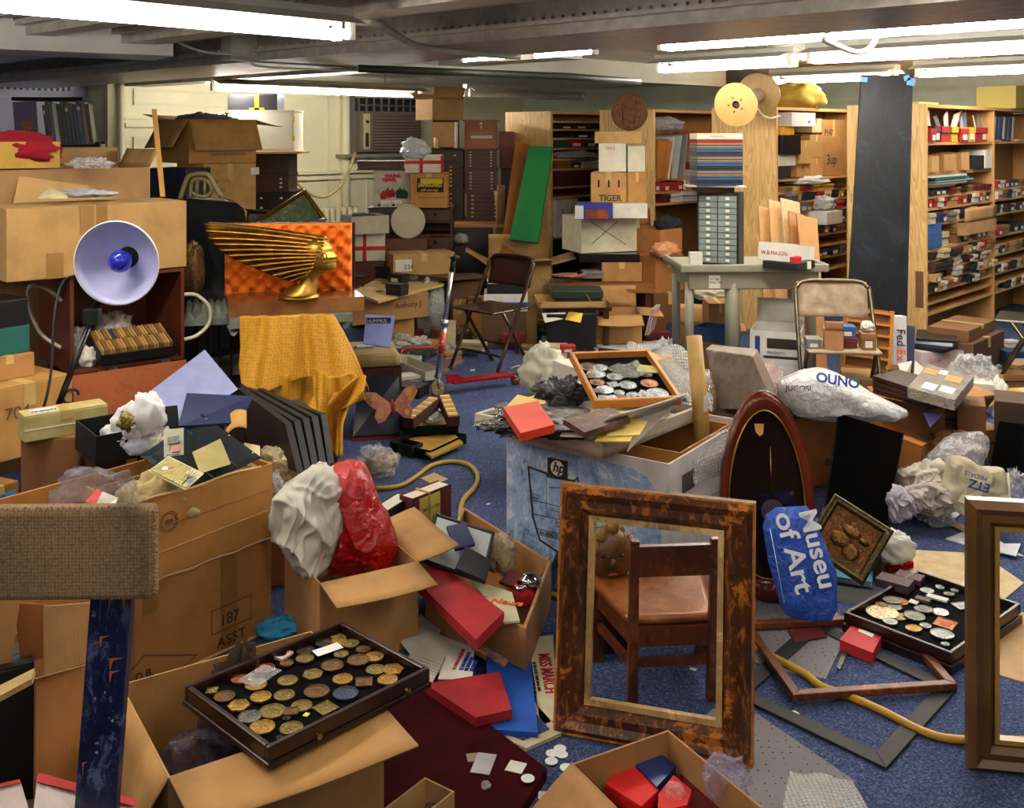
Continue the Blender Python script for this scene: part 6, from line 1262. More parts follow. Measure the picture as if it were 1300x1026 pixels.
pl([(0.10,0.42),(0.18,0.41),(0.185,0.4),(0.30,0.405),(0.31,0.42),(0.32,0.40),(0.42,0.405),(0.46,0.34),(0.44,0.2),(0.36,0.13),(0.24,0.13),(0.15,0.16),(0.12,0.24),(0.10,0.42)],0.004)
for q in ([(0.18,0.4),(0.18,0.28),(0.33,0.28),(0.33,0.39)],[(0.19,0.36),(0.24,0.37),(0.31,0.36)],[(0.115,0.3),(0.42,0.3)],[(0.12,0.25),(0.43,0.26)],[(0.13,0.2),(0.42,0.2)],[(0.15,0.18),(0.41,0.18)],[(0.22,0.225),(0.36,0.225),(0.36,0.24),(0.22,0.24),(0.22,0.225)],[(0.12,0.31),(0.15,0.31),(0.15,0.325),(0.12,0.325),(0.12,0.31)]): pl(q,0.0012)
text('IN-3000-TI',hq.at(0.15,0,0.183),0.018,INK,hp); text('/oun wi',hq.at(0.15,0,0.075),0.045,INK,hp); text('16',hq.at(0.15,0,0.01),0.06,mat('5A6478','plain'),hp)
hr=hf_.at(Lh,0,0,R(90)); MB().box(hr,0.1,0.2,-0.002,0.0,0.4,0.465).build('hand_hole',mat('5A5450','gloss'),hp)
MB().box(hr,0.3,0.42,-0.002,0,0.25,0.33).build('faint_print',mat('B0AAA8','paper'),hp)
# brown carton inside with a blue sticker
o_,f=carton('carton','brown carton with a blue sticker stuffed in the printer carton',hf_.p(0.22,0.13,0.012),hf_.p(Lh-0.02,0.13,0.012),0.44,0.52,CARD('A8722F'),closed=False,flaps={},wall=0.006)
MB().box(f.at((Lh-0.24),0,0,R(90)),0.12,0.21,-0.002,0,0.4,0.5).build('blue_sticker',mat('5A9AB0','paper'),o_)
# white wooden crate across the top
ca_=Vector((-0.142,3.94,HH+0.005)); cw=Fr(ca_,(0.756,-0.655,0),(0.655,0.756,0)); CL,CD=0.60,0.66
o_=thing('shallow_crate','shallow white-washed wooden crate laid across the printer carton','crate',cw.p(CL/2,CD/2,0)); WW=mat('C8BCAC','wood',scale=2.0)
MB().box(cw,0,CL,0,0.018,0,0.05).box(cw,0,CL,CD-0.018,CD,0,0.05).box(cw,0,0.018,0.018,CD-0.018,0,0.05).box(cw,CL-0.018,CL,0.018,CD-0.018,0,0.05).build('frame',WW,o_); MB().box(cw,0.0,CL,0,CD,0,0.012).build('bottom',WW,o_)
zc=HH+0.056
o_,f=carton('red_lined_carton','flat white carton with a red edge and one raised flap lying on the crate',cw.p(0.16,0.03,0.052),cw.p(CL-0.05,0.0,0.052),0.45,0.03,mat('C8C0B8','paper'),closed=False,flaps={'R': 50},flen=0.11)
MB().box(f,0,0.4,-0.002,0.001,0.018,0.03).build('red_edge',RED,o_)
def on(x,y,h=0.0): return P(x,y,z=zc+h)
crumple('black_plastic','crinkled black plastic sheet spread over the crate under the books',on(695,545),0.22,0.17,0.035,mat('1C1C20','plastic'),'plastic',0.4,5,6,sharp=True); crumple('black_plastic','shiny black plastic bunched behind the red box',on(712,515),0.1,0.08,0.06,mat('2A2A30','plastic'),'plastic',0.5,6,3,sharp=True)
def leanbox(name,label,cat,px,th,m,**k): return MB().plate([P(x,y,d=d) for x,y,d in px],th).build(name,m,None,label,cat,bevel=0.003,**k)
zr=zc+0.055
o_=pq('red_case','bright orange-red square case lying on the crate','case',[(661,550),(704,539),(683,509),(639,517)],zr,0.028,mat('D03A1C','gloss',0.35)); 
pq('wooden_board','square yellow wooden panel behind the orange-red case','panel',[(640,519),(690,518),(693,509),(657,501)],zr-0.02,0.015,mat('D0B468','paper')); pq('grey_board','dark grey square panel under the yellow wooden panel','panel',[(627,514),(641,524),(655,516),(643,510)],zr-0.035,0.012,mat('3A4048','paint'))
MB().lathe(fr(on(722,526,0.03)),[(0.07,0),(0.078,0.004),(0.078,0.01),(0.06,0.012),(0.0001,0.01)],30).build('dark_disc',mat('2C3030','metal'),None,'dark metal disc on black plastic behind the brown album','disc')
o_=pq('brown_album','brown leather-covered album lying on the crate','album',[(742,549),(800,530),(773,517),(715,532)],zr+0.005,0.02,mat('4E2E24','worn',second='7A5244',scale=3.0)); 
for i,(px,c_,l_) in enumerate((([(711,553),(784,556),(795,538),(730,530)],'D8CCA8','cream card under the brown album'),([(755,560),(800,560),(810,540),(770,530)],'D8B850','yellow envelope lowest of those right of the brown album'),([(770,553),(812,552),(822,535),(785,526)],'E0C468','yellow envelope on top of those right of the brown album'),([(745,530),(792,532),(800,522),(750,520)],'D8C460','yellow envelope behind the brown album'))):
    pq('envelope',l_,'envelope',px,zc+0.03+0.005*i,0.004,mat(c_,'paper'))
MB().plate([P(796,573,d=3.6),P(801,559,d=3.66),P(833,523,d=3.86),P(846,509,d=3.95),P(850,515,d=3.93),P(831,541,d=3.75)],0.004).build('printed_flap',mat('D4CCC4','paper'),None,'white printed cardboard flap standing up beside the brown album','board')
# medal tray of honey wood
tl=P(754.5,520,z=zc+0.05); th_=R(13); tu=Vector((0.985,0.17,0)).normalized(); tf=Fr(tl,tu).at(0,0,0,0,th_); TWd,TLn=0.335,0.42
MEDS=[]
def tray(name,label,f,Wd,Ln,hgt,m,rim=0.016,floor=None,tiers=1):
    o_=thing(name,label,'tray',f.o); 
    for k,q in enumerate(((0,Wd,0,rim),(0,Wd,Ln-rim,Ln),(0,rim,rim,Ln-rim),(Wd-rim,Wd,rim,Ln-rim))):
        MB().box(f,*q,0,hgt).build('rail',m,o_,bevel=0.003)
    MB().box(f,0.004,Wd-0.004,0.004,Ln-0.004,0.0,0.006).build('bottom',m,o_)
    MB().box(f,rim,Wd-rim,rim,Ln-rim,0.0062,0.009).build('velvet_lining',floor or mat('08080C','velvet'),o_)
    for k in range(1,tiers): MB().box(f,-0.004,Wd+0.004,-0.004,Ln+0.004,-k*hgt,-k*hgt+hgt-0.004).build('lower_tray',m,o_,bevel=0.004)
    return o_
_ms={'gold': 'B48A3C','brass': '8E7A40','bronze': '7A5A34','dark': '3C3026','copper': '9A5428','silver': 'A4A8AC','grey': '74746C','blue': '485070','cream': 'C8B890','white': 'D8DADC'}
def medal(f,a,b,r_,key,shape,label,group=None,th=0.005,rot=0.0,z=0.0095,name='medal',tilt=0):
    q=f.at(a,b,z,rot,tilt); m_=mat(_ms[key],'medal'); n={'round': 28,'square': 4,'hex': 6,'octa': 8}[shape]; m=MB(); 
    rp_=[(r_*0.98,0),(r_,th*0.3),(r_,th),(r_*0.9,th),(r_*0.88,th*0.75),(r_*0.6,th*0.8),(r_*0.45,th*1.1),(r_*0.2,th*1.35),(0.0001,th*1.3)]
    m.lathe(q,rp_,n,cap=False)
    return m.build(name,m_,None,label,'medal',group)
tray('medal_tray','honey wooden tray of silver medals tilted on the crate',tf,TWd,TLn,0.035,mat('B8742C','wood',scale=2.0))
def inv(f,x,y,z=0.0095):   # where the sight line of a pixel meets the tray floor
    o_=Vector((0,0,EYE)); d_=Vector(((x-CX)/F,1,-(y-HY)/F)); p0=f.p(0,0,z); t_=(p0-o_).dot(f.w)/d_.dot(f.w); q=o_+d_*t_-f.o
    return q.dot(f.u),q.dot(f.v)
CT=[(736,467,12,'bronze','round','large bronze medal in the back left corner of the honey tray'),(762,468,10,'silver','round','silver medal at the back of the honey tray, second from left'),(757,476,12,'silver','round','wide blue-grey silver medal under the back row of the honey tray'),(738,479,7,'bronze','round','small bronze medal at the left of the honey tray'),(780,480,10,'silver','round','silver medal partly under the clear envelope in the honey tray'),
      (758,487,9.5,'bronze','round','brown medal in the middle left of the honey tray'),(779,490,10,'silver','square','diamond-shaped silver plaque in the honey tray'),(797,491,11,'silver','round','dark silver medal in the middle of the honey tray'),(768,497,11,'white','round','plain white round medal in the honey tray'),(786,501,7,'silver','round','small silver medal right of the plain white one'),
      (752,499,8,'grey','square','crumpled foil-wrapped square in the honey tray'),(804,505,9,'silver','round','silver head medal near the front of the honey tray'),(762,509,10,'silver','square','silver octagon at the front left of the honey tray'),(779,509,8,'white','round','plain pale medal at the front of the honey tray'),(790,510,8,'bronze','round','brownish medal at the front of the honey tray'),
      (824,490,11,'copper','round','copper-tinted medal at the right of the honey tray'),(820,505,13,'silver','square','foil-wrapped silver square near the front right of the honey tray'),(838,509,14,'silver','round','largest silver medal in the front right corner of the honey tray'),(820,479,8,'dark','round','dark medal under the yellow card in the honey tray')]
for i,(x,y,r_,k,s_,l_) in enumerate(CT):
    a,b=inv(tf,x,y); rr=r_*4.0/F; a=min(max(a,rr+0.018),TWd-rr-0.018); b=min(max(b,rr+0.018),TLn-rr-0.018)
    medal(tf,a,b,rr,k,s_,l_,rot=i*0.7,z=0.0095+0.0005*i)
a,b=inv(tf,798,476); q=tf.at(a,b,0.03,0.3,0.1); MB().grid(lambda u_,v_: q.p((u_-0.5)*0.14,(v_-0.5)*0.1,0.006*math.sin(u_*9+v_*5)),12,9).build('clear_envelope',mat('C8CCC4','film',scale=2.0),None,'clear plastic envelope lying on the back of the honey tray','envelope',solid=0.002)
a,b=inv(tf,822,472); MB().box(tf.at(a,b,0.02,-0.3),-0.04,0.04,-0.03,0.03,0,0.003).build('yellow_card',mat('B8A440','paper'),None,'yellow card in the back right corner of the honey tray','card')
# bubble wrap behind and over the right of the tray, white wrapping, books
def sheet(name,label,px,m,cat='wrap',amp=0.02,fq=9,nu=24,nv=14,sol=0.003,parent=None):
    (x0,y0,d0),(x1,y1,d1),(x2,y2,d2),(x3,y3,d3)=px; a,b,c,e=P(x0,y0,d=d0),P(x1,y1,d=d1),P(x2,y2,d=d2),P(x3,y3,d=d3)
    n=(b-a).cross(e-a).normalized()
    def fn(u_,v_):
        p=a*(1-u_)*(1-v_)+b*u_*(1-v_)+c*u_*v_+e*(1-u_)*v_
        return p+n*amp*(math.sin(u_*fq+v_*3)*0.6+noise.noise(p*6)*1.4) 
    return MB().grid(fn,nu,nv).build(name,m,parent,label,cat,solid=sol)
sheet('bubble_wrap','large bubble wrap sheet thrown behind the honey tray',[(782,458,4.8),(805,440,5.2),(900,470,4.9),(905,520,4.4)],BUB,amp=0.05)
sheet('bubble_wrap','bubble wrap hanging down right of the honey tray',[(818,456,4.6),(885,468,4.6),(895,512,4.15),(862,512,4.05)],mat('C0BEB4','bubble'),amp=0.03); sheet('brown_paper','folded brown paper caught under the bubble wrap',[(790,455,4.9),(850,452,4.9),(858,462,4.8),(845,470,4.7)],mat('A88648','paper'),'paper',amp=0.02)
sheet('bubble_wrap','bubble wrap draped over the right corner of the printer carton',[(975,519,4.05),(930,598,3.82),(880,615,3.62),(868,570,3.72)],mat('D0CCC8','bubble'),amp=0.03,fq=5)
crumple('linen_wrap','cream linen wrap bunched left of the honey tray',P(693,498,z=0.33),0.13,0.12,0.13,mat('C4C4B0','fabric'),'cloth',0.24,4,2,sharp='fold',nu=50,nv=30); tb('white','white parcel edge showing under the left rail of the honey tray',730,520,0.12,0.18,0.22,30,0.35)
cb('carton','dark carton behind the printer carton under the linen wrap',668,740,0,0.325,4.75,4.75,0.35,CARD('5A4630'),tape=None)
cb('black_tray','small black tray showing behind the linen wrap',662,682,0.33,0.04,4.95,4.95,0.15,BLACK,tape=None)
# mailing tube and stone slab
MB().tube([P(893,566,d=3.95),P(881,427,d=4.1)],0.031,28).build('mailing_tube',mat('C09A58','paper'),None,'tall brown cardboard mailing tube standing in the printer carton','tube')
MB().box(Fr(P(895,513,d=3.9),(1,0,0)),-0.005,0.008,0,0.002,-0.03,0.03).build('tube_label',WHITE,bpy.data.objects['mailing_tube']); bpy.data.objects['tube_label'].location=Vector((0,0,0))
WSM=mat('6A5A50','worn',second='8A7A68',scale=1.0)
MB().hexa([P(914,520,d=4.5),P(985,520,d=4.4),P(990,505,d=4.75),P(925,505,d=4.8),P(895,443,d=4.62),P(956,452,d=4.5),P(962,443,d=4.72),P(902,437,d=4.82)]).build('weathered_block',[WSM],None,'thick weathered grey-brown wooden block leaning behind the mailing tube','block',bevel=0.008)
cb('carton','carton behind the tube carrying the weathered block',905,1000,0,0.42,4.55,4.45,0.3,CARD('6A4626'),tape=None)
sheet('bubble_wrap','pinkish bubble wrap scrap behind the mailing tube',[(896,470,4.9),(925,465,4.95),(935,520,4.7),(900,525,4.6)],mat('C8B0A8','bubble')); sheet('bubble_wrap','pinkish bubble wrap beside the weathered block',[(958,458,5.0),(995,470,5.0),(985,510,4.6),(962,505,4.6)],mat('C09A94','bubble'))
# ---------------- arched clock frame
kc=P(985,778,z=0)+Vector((0,0.11,0)); kf=Fr(Vector((kc.x,kc.y,0)),(1,-0.1,0)).at(0,0,0,0,R(-12)); o_=thing('arched_case','tall pointed oval mahogany case with a dark glass front','clock case',kc)
kh,kw=0.72,0.165
def arch(s_,n=40):
    pts=[]
    for i in range(n):
        a=2*math.pi*i/n-math.pi/2
        x=math.cos(a); y=math.sin(a); wx=kw*(1-0.12*y)*x
        pts.append((wx*s_,kh/2+(kh/2)*y*(s_ if s_ < 1 else 1) if s_ < 1 else kh/2+kh/2*y))
    return pts
ou,inn=arch(1.0),arch(0.80)
b=MB(); n=len(ou); lay_=[(ou,0.0),(ou,-0.05),([(a*0.96+c*0.04,b_*0.96+d_*0.04) for (a,b_),(c,d_) in zip(ou,inn)],-0.06),(inn,-0.045),(inn,0.0)]
vs=[kf.p(a,yo,c) for ring,yo in lay_ for a,c in ring]; fs=[(k*n+i,k*n+(i+1) % n,((k+1) % 5)*n+(i+1) % n,((k+1) % 5)*n+i) for k in range(5) for i in range(n)]
b.smooth=True; b.add(vs,fs); b.build('case_rim',mat('521A0C','gloss',0.2,second='6E2A12'),o_)
MB().tube([kf.p(a,-0.046,c) for a,c in inn+inn[:1]],0.004,6).build('gilt_line',GOLD,o_); MB().plate([kf.p(a,-0.02,c) for a,c in inn],0.004,-kf.v).build('glass_front',mat('140A0A','gloss',0.08,second='241210'),o_)
MB().plate([kf.p(a,-0.026,c) for a,c in ((-0.035,0.60),(0.0,0.60),(-0.004,0.565),(-0.016,0.555),(-0.03,0.57))],0.003).build('shield_badge',mat('D89860','gloss'),o_); MB().lathe(Fr(kf.p(0.02,-0.03,0.3),kf.u,kf.w,-kf.v),[(0.0001,0),(0.04,0),(0.04,0.004),(0.0001,0.004)],24,cap=False).build('pendulum_disc',mat('4A4048','gloss',0.2),o_); MB().tube([kf.p(0.02,-0.028,0.52),kf.p(0.02,-0.028,0.34)],0.002,6).build('pendulum_rod',GOLD,o_)
MB().box(Fr(Vector((1.0,3.86,0)),(1,-0.1,0)),-0.06,0.1,0,0.1,0,0.28).build('prop_box',BLACK,None,'black box standing behind the arched case','box')
# ---------------- blue museum bag
bc=P(987,778,z=0); bgf=Fr(Vector((bc.x,3.47,0)),(1,-0.15,0)).at(0,0,0,0,R(-14)); o_=thing('shopping_bag','blue plastic shopping bag with white letters of Art, slumped before the arched case','bag',Vector((bc.x,3.47,0)))
outl=[(-0.021,0.373),(0.082,0.384),(0.103,0.354),(0.174,0.174),(0.172,0.063),(0.153,0.027),(0.082,0.0),(0.003,0.035),(-0.013,0.063),(-0.05,0.196),(-0.066,0.31),(-0.055,0.348)]
oc=(0.06,0.19); BM=mat('1E56C4','plastic',0.35)
def cp_(t_):
    n_=len(outl); k=(t_ % 1)*n_; i=int(k); q=k-i; p0,p1,p2,p3=[outl[(i+j-1) % n_] for j in range(4)]
    return tuple(p1[c]+(p2[c]-p1[c])*q for c in (0,1))
for sg,nm in ((-1,'front_panel'),(1,'back_panel')):
    b=MB()
    def fn(u_,v_,sg=sg):
        p=cp_(u_); x=oc[0]+(p[0]-oc[0])*v_; z=oc[1]+(p[1]-oc[1])*v_
        return bgf.p(x,sg*(0.03*(1-v_ ** 7)+0.012*wrinkle(Vector((x,z*0.6,sg)),24,3)*(1-v_ ** 9))-0.02,z+0.002)
    b.grid(fn,61,12); b.build(nm,BM,o_)
LT=mat('E8ECF4','plain')
tq=Fr(bgf.p(0.048,-0.072,0.372),(-bgf.w+bgf.u*0.26),bgf.v); text('Museu',tq,0.085,LT,o_,bold=0.0015,sx=1.12); tq=Fr(bgf.p(-0.03,-0.072,0.358),(-bgf.w+bgf.u*0.26),bgf.v); text('of Art',tq,0.09,LT,o_,bold=0.0015,sx=1.15)
pl([(-0.045,0.31),(-0.005,0.08)],0.0012,o_,LT,Fr(bgf.p(0,-0.06,0),bgf.u,bgf.v,bgf.w)); crumple('clear_wrap','clear and white wrap poking out at the left of the blue bag',P(962,745,z=0.0),0.045,0.05,0.17,FILM,'wrap',0.5,6,4,sharp=True)
# ---------------- right: cartons, bags, black panels
o_,f=carton('large_carton','large brown carton behind the arched case with black lettering',P(985,660,z=0.0)+Vector((0,0.3,0)),P(1150,632,z=0.0)+Vector((0,0.3,0)),0.42,0.38,CARD('9A5E24'),closed=False,flaps={'R': 105,'K': 140},flen=0.2)
text('direct.com',f.at(0.36,-0.002,0.09),0.05,INK,o_); text('dir',f.at(0.12,-0.002,0.2),0.09,INK,o_); text('KEEP THIS SIDE UP DO NOT STACK\nHANDLE WITH CARE',f.at(0.08,-0.002,0.33),0.013,INK,o_)
tag_=P(1150,540,d=4.9)
MB().hexa([P(1088,560,d=4.97),P(1166,640-15,d=4.77),P(1180,575,d=5.12),P(1100,540,d=5.32),P(1088,536,d=4.97),P(1170,566,d=4.77),P(1183,560,d=5.12),P(1140,520,d=5.32)]).build('slanting_carton',CARD('AC6A2C'),None,'orange-brown carton lying tilted behind the black panel','box')
pillow('plastic_sack','big white plastic sack with blue letters stuffed in the large carton',[(988,500),(992,484),(1020,472),(1052,470),(1085,485),(1110,500),(1150,520),(1152,530),(1110,534),(1060,534),(1010,528),(992,515)],4.68,0.13,mat('D0D0D4','plastic'),'bag',20,0.02,6,back=1.6)
q=Fr(P(1040,482,d=4.62),(1,-0.1,0)).at(0,0,0,0,R(-35),R(14)); text('OUNO',Fr(P(1036,484,d=4.56),(1,-0.1,-0.15),None).at(0,0,0,0,R(-30)),0.06,mat('24509C','plain'),bpy.data.objects['plastic_sack'],bold=0.002); text('JUGOSLOW',Fr(P(997,496,d=4.6),(1,-0.1,0)),0.035,INK,bpy.data.objects['plastic_sack'])
def slabp(name,label,cat,px,th,m): return MB().plate([P(x,y,d=d) for x,y,d in px],th).build(name,m,None,label,cat,bevel=0.004)
BP=mat('020203','velvet')
o_=thing('display_board','tall black velvet tray panel leaning on the large brown carton','panel',P(1080,655,z=0)); q=[P(1048,651,d=4.38),P(1125,668,d=4.3),P(1146,552,d=4.5),P(1065,527,d=4.58)]
for x in q[:2]: x.z=max(x.z,0.012)
MB().plate(q,0.02).build('velvet_face',BP,o_); b=MB(); b.sharp=True; b.tube(q+q[:1],0.008,4).build('edge_moulding',BLACK,o_)
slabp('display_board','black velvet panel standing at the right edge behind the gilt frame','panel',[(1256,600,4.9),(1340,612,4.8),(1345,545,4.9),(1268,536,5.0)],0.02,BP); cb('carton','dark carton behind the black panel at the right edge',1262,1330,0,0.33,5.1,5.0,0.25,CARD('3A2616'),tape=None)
# stacked wooden trays tilted
u0=P(1108,498,d=5.2); u1=P(1178,520,d=4.95)
for k in range(4): MB().hexa([P(1108,500-k*6,d=5.15),P(1176,522-k*6,d=4.95),P(1215,512-k*6,d=5.3),P(1140,492-k*6,d=5.5),P(1108,495-k*6,d=5.15),P(1176,517-k*6,d=4.95),P(1215,507-k*6,d=5.3),P(1140,487-k*6,d=5.5)]).build('coin_tray',mat(['26141A','2C181C','301A1E','24141A'][k],'gloss',0.35),None,['lowest dark plum coin tray of the tilted stack','second dark plum coin tray from the bottom','third dark plum coin tray of the tilted stack','topmost dark plum coin tray by the taped parcel'][k],'tray','coin trays in the tilted stack')
cb('carton','brown carton carrying the tilted dark coin trays',1112,1200,0,0.33,5.15,5.1,0.25,CARD('6E4A2A'),tape=None)
pp_=[P(1152,492,z=0.42),P(1212,508,z=0.42),P(1236,478,z=0.42),P(1178,462,z=0.42)]
pc_=MB().plate([p-Vector((0,0,0.05)) for p in pp_],0.05,(0,0,1)).build('taped_parcel',mat('8A847C','plastic',scale=2.0),None,'flat grey parcel wrapped in shiny tape with stickers','parcel')
pf=Fr(pp_[0]+Vector((0,0,0.0015)),pp_[1]-pp_[0],pp_[3]-pp_[0],UP); pu,pv=(pp_[1]-pp_[0]).length,(pp_[3]-pp_[0]).length
for k,(a,b_,w_,h_,c_) in enumerate(((0.05,0.62,0.3,0.2,'A87C40'),(0.55,0.55,0.35,0.22,'A88048'),(0.6,0.15,0.3,0.2,'D4D4D4'),(0.25,0.1,0.28,0.22,'DADADA'),(0.36,0.72,0.18,0.15,'D0D0D4'))): MB().plate([pf.p(a*pu,b_*pv,0),pf.p((a+w_)*pu,b_*pv,0),pf.p((a+w_)*pu,(b_+h_)*pv,0),pf.p(a*pu,(b_+h_)*pv,0)],0.001,(0,0,1)).build('sticker',mat(c_,'paper'),pc_)
cb('carton','brown carton right under the grey taped parcel',1215,1252,0.0,0.3,5.15,5.1,0.2,CARD('6A4422'),tape=None)
# small boxes at foot of plywood panel
obox('carton','small open tan carton holding a black round tin',P(1125,490,z=0.12),P(1150,492,z=0.12),0.16,0.1,CARD('A8824C')); MB().lathe(fr(P(1139,478,z=0.22)),[(0.05,0),(0.052,0.03),(0.048,0.034)],28).build('round_tin',mat('17191C','gloss'),None,'black round tin in the small tan carton','tin')
tb('dark red','dark red box near the chair leg',1118,470,0.16,0.12,0.08,5,0.0); tb('tan','tan small carton beside the chair leg',1112,492,0.12,0.14,0.1,0,0.05); cb('carton','carton lying under the small tan cartons by the chair leg',1100,1150,0,0.12,5.8,5.8,0.3,CARD('7A5A36'),tape=None)
for k,px in enumerate(([(1140,462),(1158,458),(1154,482),(1146,482)],[(1162,458),(1176,470),(1166,484),(1160,480)])): MB().plate([P(x,y,d=5.9-0.02*i) for i,(x,y) in enumerate(px)],0.003).build('paper_flap',WHITE,None,['left white paper sheet standing behind the round tin','right white paper sheet standing behind the round tin'][k],'paper')
# right-edge litter
for a in (('white','white open box in a clear bag right of the grey parcel',1238,505,0.18,0.15,0.1,-20,0.1),('brown','brown box at the right edge near the olive chair',1285,492,0.2,0.15,0.1,5),('yellow','yellow box edge near the right side of the picture',1280,500+8,0.14,0.12,0.06,-10),('black','black object among the litter by the right edge',1262,478,0.12,0.1,0.06,20),('white','white box by the legs of the olive chair',1262,450,0.1,0.1,0.12,5),('navy','navy box on the carpet behind the parcel with pink print',1290,462,0.2,0.15,0.1,0),
          ('tan','tan box in the litter at the right edge',1292,470+4,0.14,0.1,0.07,30),('brown','brown shipping box right of the orange tilted carton',1196,545,0.26,0.2,0.14,-30,0.1)):
    tb(*a)
crumple('plastic_bag','clear plastic bag around the white open box right of the grey parcel',P(1238,500,z=0.1),0.14,0.12,0.13,FILM,'bag',0.4,5,4,sharp=True)
obox('carton','low brown curved carton under the clear bag at right',P(1208,520,z=0),P(1272,500,z=0),0.2,0.12,CARD('8A5C30')); obox('carton','wide open brown carton with a round black logo at right',P(1178,566,z=0.0),P(1252,560,z=0.0),0.3,0.17,CARD('946834'),flaps={'F': 40,'R': 60},flen=0.13)
crumple('tissue','white tissue standing on the carpet at the far right',P(1270,530,z=0),0.05,0.05,0.12,WHITE,'tissue',0.5,5,6,sharp=True); crumple('tissue','white crumpled tissue lying at the right edge',P(1290,528,z=0),0.09,0.06,0.05,WHITE,'tissue',0.5,5,7,sharp=True)
MB().plate([P(1172,524,d=5.0),P(1197,526,d=5.0),P(1181,542,d=4.9)],0.004).build('violet_paper',mat('8484D0','paper'),None,'violet pointed paper sticking up right of the orange tilted carton','paper')
pq('blue_sheet','pale blue sheet lying on the carpet beyond the parcel with pink print','paper',[(1240,468),(1272,466),(1262,456),(1242,458)],0,0.003,mat('7A9AB8','paper'))
pillow('clear_bag','clear plastic bag bulging with brown paper above the linen sack',[(1172,588),(1190,565),(1215,552),(1245,548),(1254,560),(1248,578),(1240,600),(1215,606),(1190,604)],4.62,0.12,FILM,'bag',26,0.02,3,back=0.6); crumple('brown_paper','brown crumpled paper inside the bulging clear bag',P(1212,594,z=0.02),0.12,0.1,0.1,mat('8A5A34','paper'),'paper',0.4,5,8,sharp=True)
tb('brown','brown box behind the bulging clear bag',1225,580,0.3,0.2,0.16,15)
for k,(px,d_,l_) in enumerate((([(1140,600),(1165,588),(1195,584),(1210,600),(1212,625),(1195,642),(1165,648),(1145,632)],4.45,'grey-white folded cloth beside the black velvet panel'),([(1150,622),(1180,612),(1212,618),(1215,640),(1190,652),(1160,650)],4.32,'striped crumpled cloth in front of the grey-white cloth'),([(1128,632),(1145,618),(1158,640),(1155,658),(1130,660)],4.3,'small lilac-white cloth end near the black velvet panel'))):
    pillow('folded_cloth',l_,px,d_,0.08,mat(['B4ACA0','A49C98','A8A4B4'][k],'fabric'),'cloth',50,0.036,4+k,back=0.9,nu=130,nv=40)
sk=pillow('linen_sack','cream linen sack with blue printed letters lying on the carpet',[(1212,586),(1228,584),(1256,599),(1281,600),(1284,632),(1287,655),(1262,664),(1235,660),(1214,648),(1204,630),(1208,605)],4.25,0.035,mat('BEB49C','fabric'),'sack',30,0.024,11,back=2.0,lean=0.25,p=5)
sq=Fr(P(1262,626,d=4.16),(-1,0.1,0.1),(0,-1,0)); sq=Fr(P(1266,603,d=4.22),(-1,0.0,0.12),(0,1,-0.2)); MB().plate([P(1215,586,d=4.38),P(1256,600,d=4.3),P(1240,645,d=4.2),P(1208,634,d=4.25)],0.004).build('sack_flap',mat('C4BAA4','fabric'),sk); MB().plate([P(1260,602,d=4.32),P(1281,600,d=4.36),P(1284,640,d=4.2),P(1248,644,d=4.2)],0.004).build('sack_flap',mat('C4BAA4','fabric'),sk)
tq=Fr(P(1256,611,d=4.24),(-1,0,-0.22),(0,1,0)); text('ETZ',Fr(P(1258,616,d=4.15),(-1,0.0,0.3),(0,1,0)),0.05,mat('24408C','plain'),sk,bold=0.001); text('MEDALS',Fr(P(1254,606,d=4.15),(-1,0.0,0.3),(0,1,0)),0.026,mat('24408C','plain'),sk)
for k,(px,c_,l_) in enumerate((([(1200,684),(1246,698),(1300,706),(1240,668)],'D0D0D8','white papers fanned on the carpet behind the gilt frame'),([(1195,640),(1210,622),(1222,650),(1208,662)],'C8CCDC','white envelope slipping from the striped cloth'),([(1198,655),(1228,668),(1226,676),(1202,664)],'8A6A38','tan envelope under the linen sack'),([(1265,700),(1290,706),(1296,690),(1270,690)],'C8CCD8','white sheet inside the opening of the gilt frame'))): pq('paper_sheet',l_,'paper',px,0.002+0.004*k,0.003,mat(c_,'paper'))
crumple('clear_wrap','clear cellophane scrap on the carpet left of the white papers',P(1190,665,z=0),0.07,0.06,0.03,FILM,'wrap',0.5,6,9,sharp=True); crumple('clear_wrap','crumpled cellophane ball by the foot of the black velvet panel',P(1060,680,z=0),0.07,0.06,0.06,mat('C8C8C8','film'),'wrap',0.5,6,2,sharp=True); crumple('clear_wrap','bluish cellophane beside the linen sack at the right edge',P(1288,638,z=0),0.05,0.05,0.08,FILM,'wrap',0.5,6,5,sharp=True)
obox('carton','small tan carton with white wadding behind the bronze plaque',P(1105,742-12,z=0.0),P(1155,722,z=0.0),0.16,0.11,CARD('8E6434')); crumple('wadding','white wadding in the small tan carton behind the bronze plaque',P(1135,712,z=0.05),0.07,0.05,0.06,WHITE,'wadding',0.4,5,3,sharp=True)
# bronze plaque
o_,f=frame_pic('bronze_plaque','square green-brown bronze relief plaque leaning tilted beside the blue bag',P(1100,782,z=0.06)+Vector((-0.02,0.3,0.04)),0.235,0.24,0.03,mat('5E4A20','medal',second='4A6A50'),-42,-8,'relief_field',mat('6A4218','medal',0.5,second='8A6434',scale=1.0),roll=34,th=0.02)
fb=f; rl=MB(); rl.smooth=True
for (a,c,r1,r2,sd) in ((0.0,0.15,0.035,0.02,1),(-0.02,0.1,0.04,0.025,2),(0.03,0.08,0.03,0.03,3),(0.05,0.14,0.02,0.012,4),(-0.01,0.17,0.014,0.014,5)): rl.blob(Fr(fb.p(a,-0.008,c),fb.u,fb.v,fb.w),r1,0.008,r2,0.2,5,16,9,sd)
rl.build('relief_figure',mat('7A5424','medal'),o_)
cb('carton','dark carton propping up the bronze plaque',1075,1120,0.0,0.12,3.85,3.85,0.1,CARD('2A1C10'),tape=None)
